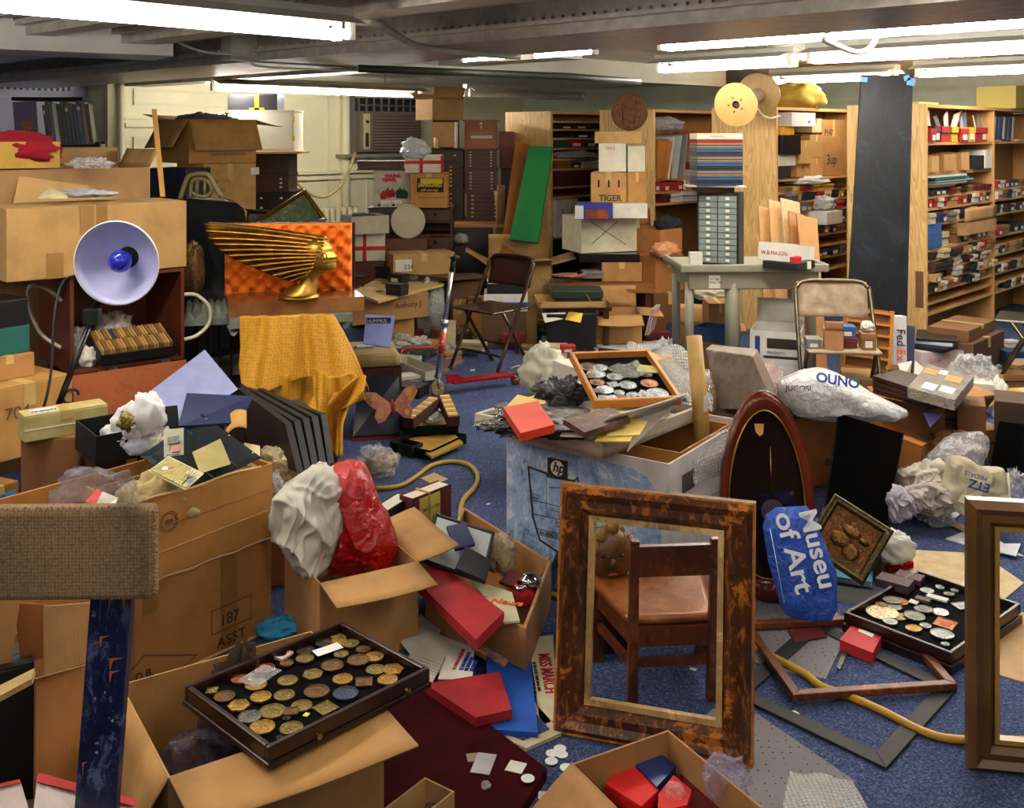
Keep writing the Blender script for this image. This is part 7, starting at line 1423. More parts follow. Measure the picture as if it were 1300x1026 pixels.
# buff paper sheets and red box
BF=mat('B49A70','paper',second='C8B48C')
pq('buff_folder','large buff folder sheet on the carpet under the right medal tray','folder',[(1102,690),(1115,730),(1240,790),(1300,740),(1268,718),(1235,702),(1120,696)],0.0,0.004,BF)
pq('buff_folder','second buff sheet seen through the opening of the gilt frame','folder',[(1200,836),(1300,866),(1360,800),(1262,764)],0.0,0.004,mat('B08C60','paper'))
o_=pq('red_case','red velvet-rimmed case with a dark plaque on the buff folder','case',[(1107,698),(1146,694),(1160,714),(1128,722)],0.008,0.02,mat('8A1018','velvet')); pq('plaque','dark rectangular plaque',None,[(1119,700),(1142,698),(1150,710),(1128,714)],0.029,0.004,mat('2A1C18','medal'),parent=o_); bpy.data.objects['plaque'].pop('label',None)
o_,f=lay('blue_book','light blue book lying on the carpet right of the blue bag',P(1084,736,z=0.004),0.13,0.1,0.022,-22,mat('3A8CB0','paper'),'book',pages=mat('D8D4C0','strips')); 
tb('black','black flat box under the light blue book',1080,756,0.2,0.12,0.003,-20)
# right medal tray
z_=0.07; p_l,p_t,p_b=P(1071,776.5,z=z_),P(1139.5,715,z=z_),P(1208,829,z=z_)
rf=Fr(Vector((p_l.x,p_l.y,0.035)),p_b-p_l,p_t-p_l,UP); rW,rL=(p_b-p_l).length,(p_t-p_l).length; rf=Fr(rf.o,rf.u,Vector((-rf.u.y,rf.u.x,0)),UP)
tray('medal_tray','dark wooden tray crowded with medals beside the gilt frame',rf,rW,rL,0.034,mat('24120E','gloss',0.3),rim=0.013,tiers=2)
RT=[(1177,751,9,'silver','round','silver medal near the middle of the right dark tray'),(1193,747,6,'silver','round','small silver medal at the back of the right dark tray'),(1205,756,7,'grey','round','grey medal at the right back of the right dark tray'),(1212,752,5,'silver','round','smallest silver medal at the back of the right dark tray'),(1119,760,12,'grey','round','dark grey medal near the left corner of the right tray'),
      (1142,765,11,'copper','round','copper oval medal below the plum box'),(1133,772,12,'grey','round','grey medal between the copper and cream ones'),(1107,775,20,'cream','round','largest cream medal in the left corner of the right tray'),(1173,776,12,'grey','round','grey-silver medal in the middle row of the right dark tray'),(1161,785,13,'grey','round','dark rimmed medal under the wooden frame corner'),
      (1141,784,11,'brass','round','brass medal behind the wooden frame corner'),(1194,779,10,'white','round','white medal in the right dark tray'),(1160,800,10,'gold','round','gold medal at the front of the right dark tray'),(1175,797,7,'silver','round','silver medal between the gold one and the copper square'),(1196,808,14,'silver','round','big pale medal in the front corner of the right dark tray'),
      (1200,793,17,'copper','square','square copper plaque in the right dark tray'),(1221,771,14,'silver','square','crumpled foil square at the right of the dark tray'),(1200,820,5,'silver','round','tiny silver medal in the front corner of the right dark tray'),(1104,764,8,'bronze','round','bronze medal behind the largest cream one'),(1130,792,9,'silver','round','foil medal at the front edge of the right dark tray')]
for i,(x,y,r_,k,s_,l_) in enumerate(RT):
    a,b=inv(rf,x,y); rr=r_*3.4/F; a=min(max(a,rr+0.014),rW-rr-0.014); b=min(max(b,rr+0.014),rL-rr-0.014)
    medal(rf,a,b,rr,k,s_,l_,rot=i*0.9,z=0.0095+0.0012*(i % 5),tilt=0.05*math.sin(i*2.2))
for (x,y,w_,d_,h_,c_,l_) in ((1136,747,0.115,0.07,0.03,'4A3438','larger plum velvet box in the right dark tray'),(1155,738,0.09,0.06,0.02,'5A3444','smaller plum box at the back of the right dark tray'),(1172,765,0.05,0.03,0.012,'4A3C30','dark brown block in the right dark tray'),(1190,762,0.07,0.03,0.008,'D0D0CC','white paper packet in the right dark tray'),(1160,766,0.03,0.03,0.004,'D8D8D8','small white card in the right dark tray')):
    a,b=inv(rf,x,y); q=rf.at(a,b,0.0125,R(10)); MB().box(q,-w_/2,w_/2,-d_/2,d_/2,0,h_).build('small_case' if h_ > 0.01 else 'paper_packet',mat(c_,'paper'),None,l_,'case' if h_ > 0.01 else 'paper',bevel=0.002)
for i,(x,y,w_,dp,h,dg_,k,l_) in enumerate(((1283,440,.1,.08,.05,20,'white','small white box on the dark carpet under the olive chair'),(1268,432,.08,.05,.04,50,'tan','small tan box on the dark carpet beside the second bay'),(1245,490,.12,.1,.06,-15,'dark red','dark red box lying before the clear-bagged white box'),(1299,505,.16,.1,.05,10,'cream','cream box in the litter at the extreme right edge'),(1160,470,.1,.08,.06,30,'red','red box showing behind the grey taped parcel'),
        (1290,548,.2,.16,.07,-25,'maroon','maroon box on the carpet above the display board at right'),(1225,540,.12,.1,.05,12,'yellow','yellow box inside the wide open carton at right'),(1250,436,.07,.05,.03,70,'brown','tiny brown box lying beyond the pale blue sheet'))):
    tb(k,l_,x,y,w_,dp,h,dg_)
for i,(x,y) in enumerate(((1262,444),(1275,452),(1292,452),(1256,474),(1288,482),(1296,520),(1180,655),(1130,695),(1010,905),(880,850),(555,640),(620,640),(600,470),(560,520))):
    lay('litter_scrap',['white','tan'][i % 2]+' scrap of paper lying loose on the blue carpet',P(x,y,z=0.001),0.02+0.03*(y < 560),0.012+0.02*(y < 560),0.001,37*i,[WHITE,CREAMB][i % 2],'paper scrap','loose paper scraps on the carpet')
# ---------------- frames on the floor
def flatframe(name,label,px,z0,wd_,th,m,cat='picture frame'):
    pts=[P(x,y,z=z0+th) for x,y in px]; c=sum(pts,Vector())/4; o_=thing(name,label,cat,Vector((c.x,c.y,z0)))
    n=4; ins=[]
    for i in range(4):
        a,b,d_=pts[i-1],pts[i],pts[(i+1) % 4]; e1=(a-b).normalized(); e2=(d_-b).normalized(); s_=max(0.3,e1.cross(e2).length)
        ins.append(b+(e1+e2)*(wd_/s_))
    for i in range(4):
        j=(i+1) % 4
        top=[pts[i],pts[j],ins[j],ins[i]]; MB().plate([Vector(t_) for t_ in top],th,(0,0,-1)).build('rail',m,o_,bevel=min(0.003,th*0.3))
    return o_
pq('felt_sheet','grey dotted felt sheet lying under the brown frame','felt',[(925,735),(1020,715),(1078,800),(1048,862),(985,850),(930,830)],0.0,0.004,mat('77747A','dots',second='2A2A30'))
pq('felt_sheet','grey dotted felt sheet in the foreground right of the big worn frame','felt',[(905,900),(960,905),(1086,992),(1040,1060),(890,1060),(820,980)],0.0,0.004,mat('6E6A70','dots',second='2A2A30'))
sheet('bubble_wrap','clear bubble wrap lying on the foreground felt sheet',[(1003,978,2.66),(1080,990,2.62),(1120,1060,2.4),(985,1060,2.42)],BUB,amp=0.008)
flatframe('mat_frame','thin black flat frame lying on the blue carpet under the brown one',[(1033,785),(1216,873),(1125,975),(925,878)],0.004,0.05,0.006,mat('101014','paper'))
flatframe('picture_frame','reddish-brown wooden frame lying skewed on the carpet and black frame',[(940,787),(1138,778),(1216,868),(1007,882)],0.012,0.028,0.022,mat('5A2A14','worn',second='8A4A28'))
o_=pq('red_box','small bright red box with a white strip inside the brown frame','box',[(1066,812),(1081,794),(1119,808),(1108,829)],0.004,0.035,mat('B01828','paper')); pq('strip','',None,[(1091,798),(1110,805),(1107,809),(1089,801)],0.0395,0.001,WHITE,parent=o_)
pq('dark_red_box','dark red book under the brown frame beside the blue bag','book',[(1000,800),(1040,795),(1050,808),(1010,815)],0.0045,0.006,mat('5A1018','paper'))
pq('ruler_strip','small brass-lettered black strip on the felt sheet','strip',[(1062,846),(1072,822),(1078,824),(1066,850)],0.005,0.004,mat('3A2C10','worn',second='B88A30'))
# ---------------- standing frames
GF2=mat('4E3212','gloss',0.28,second='6E4C22')
gz=P(1228,975,z=0); go,gf_=frame_pic('gilt_frame','tall dark-gilt moulded picture frame standing at the right edge',Vector((gz.x+0.26,gz.y-0.02,0.0)),0.52,0.70,0.068,GF2,0,-10,th=0.05,lip=0.012,lm=mat('A87C38','gloss',0.3))
WF=mat('42200C','worn',0.3,second='A8621E',scale=2.2)
w0,w1_=P(706,924,z=0),P(957,969,z=0); wu=(w1_-w0).normalized(); ww=(w1_-w0).length; yaw=math.degrees(math.atan2(wu.y,wu.x))
mid=(w0+w1_)/2
wo,wf_=frame_pic('worn_frame','large worn brown wooden picture frame standing before the small wooden chair',mid,ww,0.665,0.082,WF,-7,yaw,th=0.045,lip=0.016,lm=mat('A08050','worn',second='C8A878'),edge=mat('9A5A1C','worn',second='C8842C',scale=2.0))
# child's chair
CWM=mat('4E210C','worn',0.35,second='6E3A18',scale=2.5); SE=mat('7A4218','worn',0.3,second='94602C',scale=2.0)
cu=Vector((1,0.08,0)).normalized(); kf2=Fr(Vector(((797-CX)*2.98/F,2.98,0)),cu); o_=thing('child_chair','small old dark wooden chair seen from behind through the worn frame','chair',kf2.p(0.13,0.13,0)); CWd=0.265
for a in (0,CWd-0.03): MB().hexa([kf2.p(a,0,0),kf2.p(a+0.03,0,0),kf2.p(a+0.03,0.03,0),kf2.p(a,0.03,0),kf2.p(a,-0.045,0.49),kf2.p(a+0.026,-0.045,0.49),kf2.p(a+0.026,-0.02,0.49),kf2.p(a,-0.02,0.49)]).build('rear_post',CWM,o_,bevel=0.003)
for a in (-0.06,CWd-0.0): MB().box(kf2,a,a+0.032,0.25,0.282,0,0.225).build('leg',CWM,o_,bevel=0.003)
sh_=MB(); nn=14
sh_.grid(lambda u_,v_: kf2.p(-0.07*v_+(CWd+0.07*v_+0.04*v_)*u_,0.01+0.29*v_,0.240-0.009*math.sin(u_*math.pi)*math.sin(v_*math.pi)),nn,nn); sh_.build('seat',SE,o_,solid=0.022)
MB().box(kf2,0.02,CWd-0.02,-0.003,0.018,0.17,0.225).build('apron',CWM,o_); MB().box(kf2,0.02,CWd-0.02,0.008,0.022,0.105,0.13).build('stretcher',CWM,o_)
for a0,a1 in ((0.005,-0.05),(CWd-0.02,CWd+0.01)): MB().hexa([kf2.p(a0,0.02,0.1),kf2.p(a0+0.015,0.02,0.1),kf2.p(a1+0.015,0.26,0.1),kf2.p(a1,0.26,0.1),kf2.p(a0,0.02,0.125),kf2.p(a0+0.015,0.02,0.125),kf2.p(a1+0.015,0.26,0.125),kf2.p(a1,0.26,0.125)]).build('side_stretcher',CWM,o_); MB().hexa([kf2.p(a0,0.02,0.17),kf2.p(a0+0.015,0.02,0.17),kf2.p(a1+0.015,0.26,0.17),kf2.p(a1,0.26,0.17),kf2.p(a0,0.02,0.222),kf2.p(a0+0.015,0.02,0.222),kf2.p(a1+0.015,0.26,0.222),kf2.p(a1,0.26,0.222)]).build('side_apron',CWM,o_)
MB().hexa([kf2.p(0.02,-0.036,0.385),kf2.p(CWd-0.025,-0.036,0.385),kf2.p(CWd-0.025,-0.018,0.385),kf2.p(0.02,-0.018,0.385),kf2.p(0.02,-0.044,0.475),kf2.p(CWd-0.025,-0.044,0.475),kf2.p(CWd-0.025,-0.026,0.475),kf2.p(0.02,-0.026,0.475)]).build('back_rail',CWM,o_)
# carved cherub face panel
fp_=Vector(((776-CX)*3.28/F,3.28,0.0)); q=Fr(fp_,(1,0.1,0)).at(0,0,0,0,R(-6)); o_=thing('painted_bust','small painted child face with blond curls behind the little chair','bust',fp_); CARV=mat('5E3418','worn',0.4,second='7A4C28')
MB().box(q,-0.07,0.07,0,0.05,0,0.20).build('base',mat('2A1410','wood'),o_)
b=MB().blob(q.at(0,0.0,0.30),0.07,0.06,0.095,0.04,3,28,20,3); b.build('face',CARV,o_)
b=MB(); b.blob(q.at(0.0,-0.06,0.29),0.012,0.014,0.018,0.0,3,12,8,1); b.build('nose',CARV,o_); MB().blob(q.at(0.0,-0.054,0.258),0.016,0.01,0.006,0.05,3,12,8,1).build('mouth',mat('7A2A1C','paint'),o_)
for a in (-0.03,0.03): MB().blob(q.at(a,-0.054,0.315),0.009,0.008,0.006,0.0,3,10,8,1).build('eye',mat('1E1410','gloss'),o_)
rr_=random.Random(4); hr_=MB()
for k in range(26):
    a=rr_.uniform(-0.08,0.08); c=0.385+rr_.uniform(-0.04,0.025)-abs(a)*0.9; hr_.blob(q.at(a,-0.03+0.04*rr_.random(),c),0.022,0.022,0.024,0.2,4,10,7,k)
hr_.build('hair',mat('6E4818','paint',0.45,second='8A6428'),o_)
# ================================================================ foreground
U1=Vector((0.627,0.779,0)).normalized(); B1=Vector((-0.80,3.44,0)); LB=0.9; A1=B1-U1*LB
o_,g1=carton('large_carton','big closed brown carton printed 187 ASST and D.B. in the foreground',A1,B1,0.38,0.308,CARD('9E6C38'),closed=True,tape='8A6234')
INK2=mat('2A1C14','plain',0.8)
text('187',g1.at(LB-0.205,-0.002,0.085),0.05,INK2,o_); text('ASST',g1.at(LB-0.215,-0.002,0.02),0.045,INK2,o_,spacing=1.15); text('D.B.',g1.at(LB-0.50,-0.002,0.03),0.035,INK2,o_)
def line(f,pts,r_,par,m=INK2): b=MB(); b.sharp=True; return b.tube([f.p(a,-0.002,c) for a,c in pts],r_,4).build('printed_line',m,par)
line(g1,[(LB-0.235,0.07),(LB-0.235,0.145),(LB-0.085,0.145),(LB-0.085,0.07),(LB-0.235,0.07)],0.0012,o_); line(g1,[(LB-0.62,0.0),(LB-0.47,0.10),(LB-0.29,0.03),(LB-0.36,0.005)],0.0012,o_)
for a in (LB-0.56,LB-0.2): MB().box(g1,a,a+0.06,-0.0012,0,0.0,0.306).build('tape',mat('8A6030','gloss',0.3),o_)
MB().tube([g1.p(a,-0.003,0.308+0.003*math.sin(a*40)) for a in [i*0.05 for i in range(19)]],0.004,6).tube([g1.p(a,-0.003,0.003) for a in [i*0.05 for i in range(19)]],0.005,6).build('frayed_edge',mat('B89468','paper'),o_)
g2=Fr(g1.p(-0.02,-0.005,0.314),g1.u,g1.v,UP)
up_,g2=carton('large_carton','long open brown carton with a round seal print on the 187 carton',g2.p(0,0,0),g2.p(LB+0.02,0,0),0.37,0.24,CARD('AC7838'),closed=False,flaps={},wall=0.007)
sc_=g2.p(LB-0.37,-0.002,0.16); sq_=Fr(sc_,g2.u,g2.w,-g2.v)
for r_ in (0.031,0.025): MB().tube([sq_.p(r_*math.cos(t_*0.4),r_*math.sin(t_*0.4),0) for t_ in range(17)],0.0009,4).build('seal_print',INK2,up_)
MB().box(sq_,-0.012,0.012,-0.008,0.008,0,0.001).build('seal_print',mat('6A4A28','paper'),up_); line(g2,[(0.0,0.155),(LB*0.5,0.15),(LB,0.16)],0.002,up_,mat('8A5E30','paper')); line(g2,[(0.0,0.06),(LB*0.5,0.075),(LB,0.09)],0.002,up_,mat('C89858','paper'))
MB().tube([g2.p(a,0.003,0.243-0.004*math.sin(a*23)) for a in [i*0.046 for i in range(20)]],0.005,6).build('frayed_edge',mat('C0985C','paper'),up_)
# coin page and notes
pg=[P(255,525,d=3.62),P(332,581,d=3.42),P(239,622,d=3.2),P(178,579,d=3.38)]
o_=thing('coin_page','dark clear-pocket coin page with punched holes lying on the open carton','page',pg[3]); pn=(pg[1]-pg[0]).cross(pg[3]-pg[0]).normalized(); pn=pn if pn.z > 0 else-pn
MB().plate(pg,0.003,-pn).build('page',mat('1A2228','gloss',0.15),o_); mid4=lambda a,b,t_: a+(b-a)*t_
for t_ in (0.33,0.66): MB().tube([mid4(pg[0],pg[3],t_)+pn*0.001,mid4(pg[1],pg[2],t_)+pn*0.001],0.0012,4).build('pocket_seam',mat('5A666C','gloss'),o_)
for t_ in (0.1,0.5,0.9): MB().lathe(Fr(mid4(pg[0],pg[1],t_)*0.96+(sum(pg,Vector())/4)*0.04+pn*0.001,pg[1]-pg[0],pn.cross(pg[1]-pg[0]),pn),[(0.0001,0),(0.004,0.0005)],10).build('ring_hole',mat('B89060','paper'),o_)
def sheetq(name,label,cat,px,th,m,up=0.0,parent=None): return MB().plate([P(x,y,d=d)+Vector((0,0,up)) for x,y,d in px],th).build(name,m,parent,label,cat)
n1=sheetq('banknote','small old banknote with a dark vignette standing on the coin page','banknote',[(208,546,3.36),(233,543,3.36),(233,577,3.27),(208,581,3.27)],0.002,mat('A8A894','paper',second='8A8E7C'))
q=Fr(P(208,581,d=3.26),P(233,577,d=3.26)-P(208,581,d=3.26),None,P(208,546,d=3.35)-P(208,581,d=3.26)); q=Fr(q.o,q.u,q.w.cross(q.u),q.w); MB().box(q,0.012,0.05,-0.002,0.0,0.05,0.078).box(q,0.01,0.052,-0.002,0.0,0.004,0.008).build('vignette',mat('4A4C44','worn',second='A8A894',scale=4.0),n1); text('1',q.at(0.014,-0.003,0.02),0.02,mat('7A4A3A','plain'),n1); MB().box(q,0.026,0.05,-0.002,0,0.015,0.042).build('print_block',mat('A87868','paper'),n1)
n2=sheetq('banknote','colourful banknote with an old bearded man and a bare tree on the coin page','banknote',[(214,579,3.26),(259,601,3.16),(235,622,3.08),(188,598,3.17)],0.002,mat('C8C4A0','paper'))
a_,b_,d_=P(188,598,d=3.165),P(235,622,d=3.075),P(214,579,d=3.255); q=Fr(a_,b_-a_,None,d_-a_); q=Fr(a_,q.u,q.w.cross(q.u),q.w); w2_,h2_=(b_-a_).length,(d_-a_).length
MB().box(q,0.006,w2_-0.006,-0.002,-0.001,0.006,h2_-0.006).build('border_print',mat('A89848','worn',second='607088',scale=5.0),n2); MB().lathe(Fr(q.p(w2_*0.27,-0.0035,h2_*0.6),q.u,q.w,-q.v),[(0.0001,0),(0.013,0),(0.013,0.001)],16).build('portrait',mat('B88A70','paper'),n2); MB().lathe(Fr(q.p(w2_*0.25,-0.0035,h2_*0.38),q.u,q.w,-q.v),[(0.0001,0),(0.011,0),(0.011,0.0012)],12).build('portrait_beard',mat('D8D8D8','paper'),n2)
b=MB(); b.tube([q.p(w2_*0.86,-0.003,0.01),q.p(w2_*0.82,-0.003,h2_*0.5)],0.0015,4); 
for k in range(4): b.tube([q.p(w2_*0.83,-0.003,h2_*0.4),q.p(w2_*(0.66+k*0.09),-0.003,h2_*(0.9-0.05*(k % 2)))],0.0008,4)
b.build('tree_print',INK2,n2)
sheetq('torn_paper','torn yellowed paper scrap in a pocket of the coin page','paper',[(244,574,3.3),(280,557,3.42),(293,589,3.28),(254,601,3.2)],0.002,mat('A89A64','paper',second='8A7C48'))
o_,f=carton('wooden_box','small shallow pale wooden box at the right end of the open carton',g2.p(LB-0.15,0.06,0.12),g2.p(LB-0.02,0.06,0.12),0.28,0.11,mat('B08444','wood',scale=2.0),closed=False,flaps={},wall=0.008)
sheetq('paper_sheet','white stained card in the small pale wooden box','paper',[(310,562,3.6),(330,566,3.58),(330,598,3.45),(306,602,3.44)],0.002,mat('D0C4A0','paper'))
carton('wooden_box','narrow box of gilt papers inside the open carton under the banknotes',g2.p(0.44,0.02,0.01),g2.p(LB-0.16,0.02,0.01),0.3,0.2,mat('A07838','card'),closed=False,flaps={}); crumple('foil_papers','crinkled gold-brown papers under the bearded-man banknote',g2.p(0.58,0.12,0.12),0.12,0.1,0.08,mat('A08C5C','paper'),'paper',0.4,6,4,sharp=True)
crumple('plastic_bag','grey-lilac clear bag with red and white papers in the open carton',P(120,634,d=3.05)-Vector((0,0,0.07)),0.13,0.08,0.09,mat('9C98A8','film'),'bag',0.35,5,4,sharp=True); sheetq('red_paper','pink-red folded slip sticking up in the clear bag','paper',[(108,637,3.0),(124,620,3.1),(134,630,3.06),(120,640,2.99)],0.002,mat('E0402C','paper')); sheetq('paper_sheet','white folded slip beside the red one in the clear bag','paper',[(122,640,2.98),(130,624,3.08),(150,632,3.02),(146,640,2.97)],0.002,WHITE)
MB().plate([g2.p(0.40,0.01,0.02),g2.p(0.41,0.34,0.02),g2.p(0.43,0.3,0.23),g2.p(0.41,0.01,0.22)],0.005).build('cardboard_divider',CARD('A07434'),None,'brown cardboard divider inside the long open carton','board')
crumple('taped_bundle','cream and clear taped bundle with a red corner behind the small wooden box',P(352,590,d=3.72)-Vector((0,0,0.06)),0.09,0.06,0.07,mat('B0A47C','plastic'),'bundle',0.3,5,6,sharp=True); cb('carton','brown carton standing behind the white cloth',342,388,0,0.5,3.75,3.8,0.12,CARD('7A5230'),tape=None)
# ---------------- carton with white cloth and red bag
c2A=Vector((-0.59,3.17,0)); c2u=Vector((0.87,0.49,0)).normalized()
o_,g3=carton('carton','open brown carton with spread flaps holding white cloth and a red bag',c2A,c2A+c2u*0.33,0.36,0.27,CARD('B08450'),closed=False,flaps={'F': 96,'R': 78},flen=0.15)
wc=pillow('white_cloth','rumpled white fleece cloth spilling over the carton beside the red bag',[(360,612),(385,596),(410,590),(432,606),(438,640),(440,672),(428,700),(416,726),(402,731),(375,715),(352,690),(346,655),(350,630)],3.38,0.13,mat('C8C4BC','fabric'),'cloth',24,0.045,21,nu=160,nv=44,back=0.7)
rb2=pillow('red_bag','shiny bright red plastic bag leaning against the white cloth',[(420,592),(445,583),(462,588),(472,606),(480,632),(494,660),(505,690),(500,715),(485,731),(455,732),(425,730),(405,728),(418,700),(428,660),(432,625)],3.44,0.11,mat('B8080E','plastic',0.2),'bag',24,0.018,5,nu=150,nv=40,back=0.9)
crumple('blue_plastic','bright cyan plastic showing between the two cartons',P(356,806,z=0.0),0.08,0.06,0.03,mat('1090C8','plastic'),'plastic',0.4,5,3,sharp=True); crumple('bubble_wrap','clear bubble wrap tuft between the long carton and the white cloth',P(350,640,d=3.5)-Vector((0,0,0.08)),0.04,0.05,0.1,FILM,'wrap',0.4,5,7,sharp=True)
# books by the hose
def stand_book(label,A,B,dep,h,mc,tilt=0,extra=None):
    f=seg(A,B).at(0,0,0,0,R(tilt)); o=thing('book',label,'book',f.o); Wd=(B-A).length
    MB().box(f,0,Wd,0,0.004,0,h).box(f,0,Wd,dep-0.004,dep,0,h).box(f,0,0.004,0,dep,0,h).build('cover',mc,o); MB().box(f,0.004,Wd-0.003,0.004,dep-0.004,0,h-0.004).build('pages',mat('DAD4C4','strips',second='C0B8A4',scale=2.0),o); return o,f
z_=0.14; o_,f=stand_book('wine-red book with a yellow card strapped on its cover',P(520+4,679,z=z_),P(573,658,z=z_)*1,0.07,0.135,mat('5A1220','paper'))
MB().box(f,0.035,0.15,-0.002,0,0.015,0.125).build('yellow_card',mat('D8CC5C','paper'),o_); MB().box(f,0.085,0.092,-0.004,0.071,0.0,0.138).build('rubber_strap',mat('B89858','paper'),o_); text('PIECE O 1250',f.at(0.05,-0.004,0.07),0.016,mat('6A6A3A','plain'),o_)
stand_book('thick black book beside the wine-red one',P(492,690,z=z_),P(524,668,z=z_),0.07,0.12,BLACK)
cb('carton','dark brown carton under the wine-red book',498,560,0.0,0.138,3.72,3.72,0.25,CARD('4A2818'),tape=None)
# tray box with contents
o_=flatframe('tan_box','long shallow tan wooden box holding frames and books beside the printer carton',[(588,643),(700,712),(668,798),(540,740)],0.004,0.012,0.15,mat('A87A4C','wood',scale=2.0),'box'); MB().plate([P(x,y,z=0.012) for x,y in ((588,695),(696,775),(665,860),(545,800))],0.006).build('bottom',mat('A0682C','card'),o_)
sb_=thing('framed_board','white board in a black frame leaning in the tan box','framed board',P(580,720,d=3.5)); q=[P(553,654,d=3.78),P(626,678,d=3.66),P(612,738,d=3.38),P(538,712,d=3.5)]
MB().plate(q,0.008).build('board',mat('B4BCC4','paper'),sb_); b=MB(); b.sharp=True; b.tube(q+q[:1],0.009,4).build('frame',BLACK,sb_)
sheetq('coin_case','square navy plastic coin case lying on the framed board','case',[(567,668,3.62),(591,663,3.66),(603,690,3.52),(578,697,3.47)],0.01,mat('161E58','gloss',0.55)); sheetq('coin_case','square black leather case below the navy one','case',[(591,693,3.5),(623,711,3.42),(616,737,3.3),(578,721,3.36)],0.014,mat('0A0C1C','gloss',0.6))
pq('red_box','long red cloth-covered box lying across the tan box','box',[(519,728),(544,706),(640,777),(604,812)],0.155,0.033,mat('8E0C16','paper',second='A81822')); 
pq('newspaper','folded newspaper with orange News lettering beside the long red box','newspaper',[(598,735),(650,752),(660,788),(640,790)],0.16,0.006,mat('C4BC9C','paper')); text('News',flat(Fr(P(622,764,z=0.17),(0.95,-0.3,0))),0.045,mat('D0602C','plain'),bpy.data.objects['newspaper'],bold=0.001); text('for',flat(Fr(P(608,758,z=0.17),(0.95,-0.3,0))),0.022,mat('D0602C','plain'),bpy.data.objects['newspaper'])
crumple('brown_bag','round crinkled paper-stuffed clear bag in the tan box',P(633,722,z=0.1),0.06,0.06,0.07,mat('B8A484','plastic'),'bag',0.3,5,8,sharp=True); pq('red_booklet','dark red booklet in the tan box','booklet',[(634,738),(650,722),(668,733),(656,746)],0.12,0.01,mat('5E101C','paper'))
MB().blob(fr(P(672,738,z=0.17)),0.04,0.03,0.025,0.1,3,seed=3).build('silver_creamer',mat('C8C8CC','metal',0.08),None,'small shiny silver object at the end of the tan box','silverware'); MB().tube([P(650,745,z=0.16),P(658,748,z=0.165),P(668,745,z=0.17)],0.008).build('spout',mat('C8C8CC','metal',0.08),bpy.data.objects['silver_creamer']); crumple('red_cloth','red bundle under the silver object',P(662,768,z=0.10),0.045,0.04,0.035,mat('A01018','fabric'),'cloth',0.3,4,3)
for k in range(3): MB().plate([P(671+k*5,800-k*3,z=0.0),P(697+k*3,752-k*3,z=0.0),P(697+k*3,752-k*3,z=0.0)+Vector((0.01,0,0.13)),P(671+k*5,800-k*3,z=0.0)+Vector((0.01,0,0.13))],0.006).build('slim_board',mat(['1A2030','8C909C','141A2C'][k],'gloss',0.3),None,['navy thin board standing outside the end of the tan box','grey thin board between two navy ones by the tan box','outermost navy board by the tan box'][k],'board')
# papers, books on the carpet
for k,(px,z0,c_,l_) in enumerate((([(509,815),(534,780),(560,800),(530,842)],0.03,'D0D4D8','white document left of the long red box'),([(515,838),(545,800),(600,822),(575,860)],0.034,'D8D4C4','cream document under the long red box'),([(520,845),(530,812),(568,830),(548,868)],0.04,'D0CCC0','typed sheet lying on the cream document'),([(556,862),(572,818),(602,826),(600,862)],0.046,'D4D0C8','leaflet with red and blue printing right of the typed sheet'))): pq('document',l_,'paper',px,z0,0.003,mat(c_,'paper'))
q=flat(Fr(P(578,850,z=0.051),P(592,822,z=0.051)-P(578,850,z=0.051))); text('FLORIDA MUSEUM',q,0.015,RED,bpy.data.objects['document.003']); text('LE NUMISMATE\nMONNAIES\nDE PARIS',Fr(q.p(0.0,0,-0.022),q.u,q.v,q.w),0.016,mat('24409C','plain'),bpy.data.objects['document.003'],bold=0.0005)
for k in range(5): MB().box(Fr(P(526,832+k*4,z=0.0445),P(566,846,z=0.0445)-P(526,832,z=0.0445),None,UP),0.01,0.1,-0.001,0.0,0,0.0004).build('text_line',mat('6A6A6A','plain'),bpy.data.objects['document.002'])
pq('blue_folder','bright blue folder lying under the smaller red box','folder',[(616,806),(670,800),(683,930),(622,926)],0.012,0.014,mat('0A4AA8','paper'))
pq('red_box','smaller red cloth box with frayed corners on the blue folder','box',[(539,868),(634,853),(650,901),(604,911)],0.03,0.026,mat('8A0C16','paper',second='A01822')); pq('printed_band','torn band of blue and tan printing beside the long red box','strip',[(584,810),(590,805),(646,838),(640,845)],0.07,0.006,mat('8A6A44','worn',second='1C2A6A',scale=3.0))
np_=pq('newspaper','newspaper page with red MISS MARCH headline beside the worn frame','newspaper',[(671,810),(702,806),(709,912),(686,922)],0.006,0.004,mat('C8C0A0','paper'))
q0_,q1_=P(683,830,z=0.0112),P(698,905,z=0.0112); tq=Fr(q0_,q1_-q0_,None,UP); text('MISS MARCH',flat(tq),0.052,RED,np_,bold=0.001,sx=0.78); text('AFTER FOUR YEARS IN A LINE\nBORDEN IS SOME CUTIE OF THE\nTHE BUNNIES OF BORDER',flat(tq.at(0.05,-0.022,0)),0.014,INK2,np_,sx=0.9)
np2=pq('newspaper','folded newspaper with blue masthead under the blue folder','newspaper',[(610,925),(668,880),(713,930),(668,950)],0.0,0.01,mat('B8AC90','paper')); pq('masthead','',None,[(640,930),(680,905),(698,926),(664,940)],0.0105,0.001,mat('24346A','paper'),parent=np2); text('S',flat(Fr(P(672,934,z=0.013),P(690,922,z=0.013)-P(672,934,z=0.013))),0.06,WHITE,np2,bold=0.002)
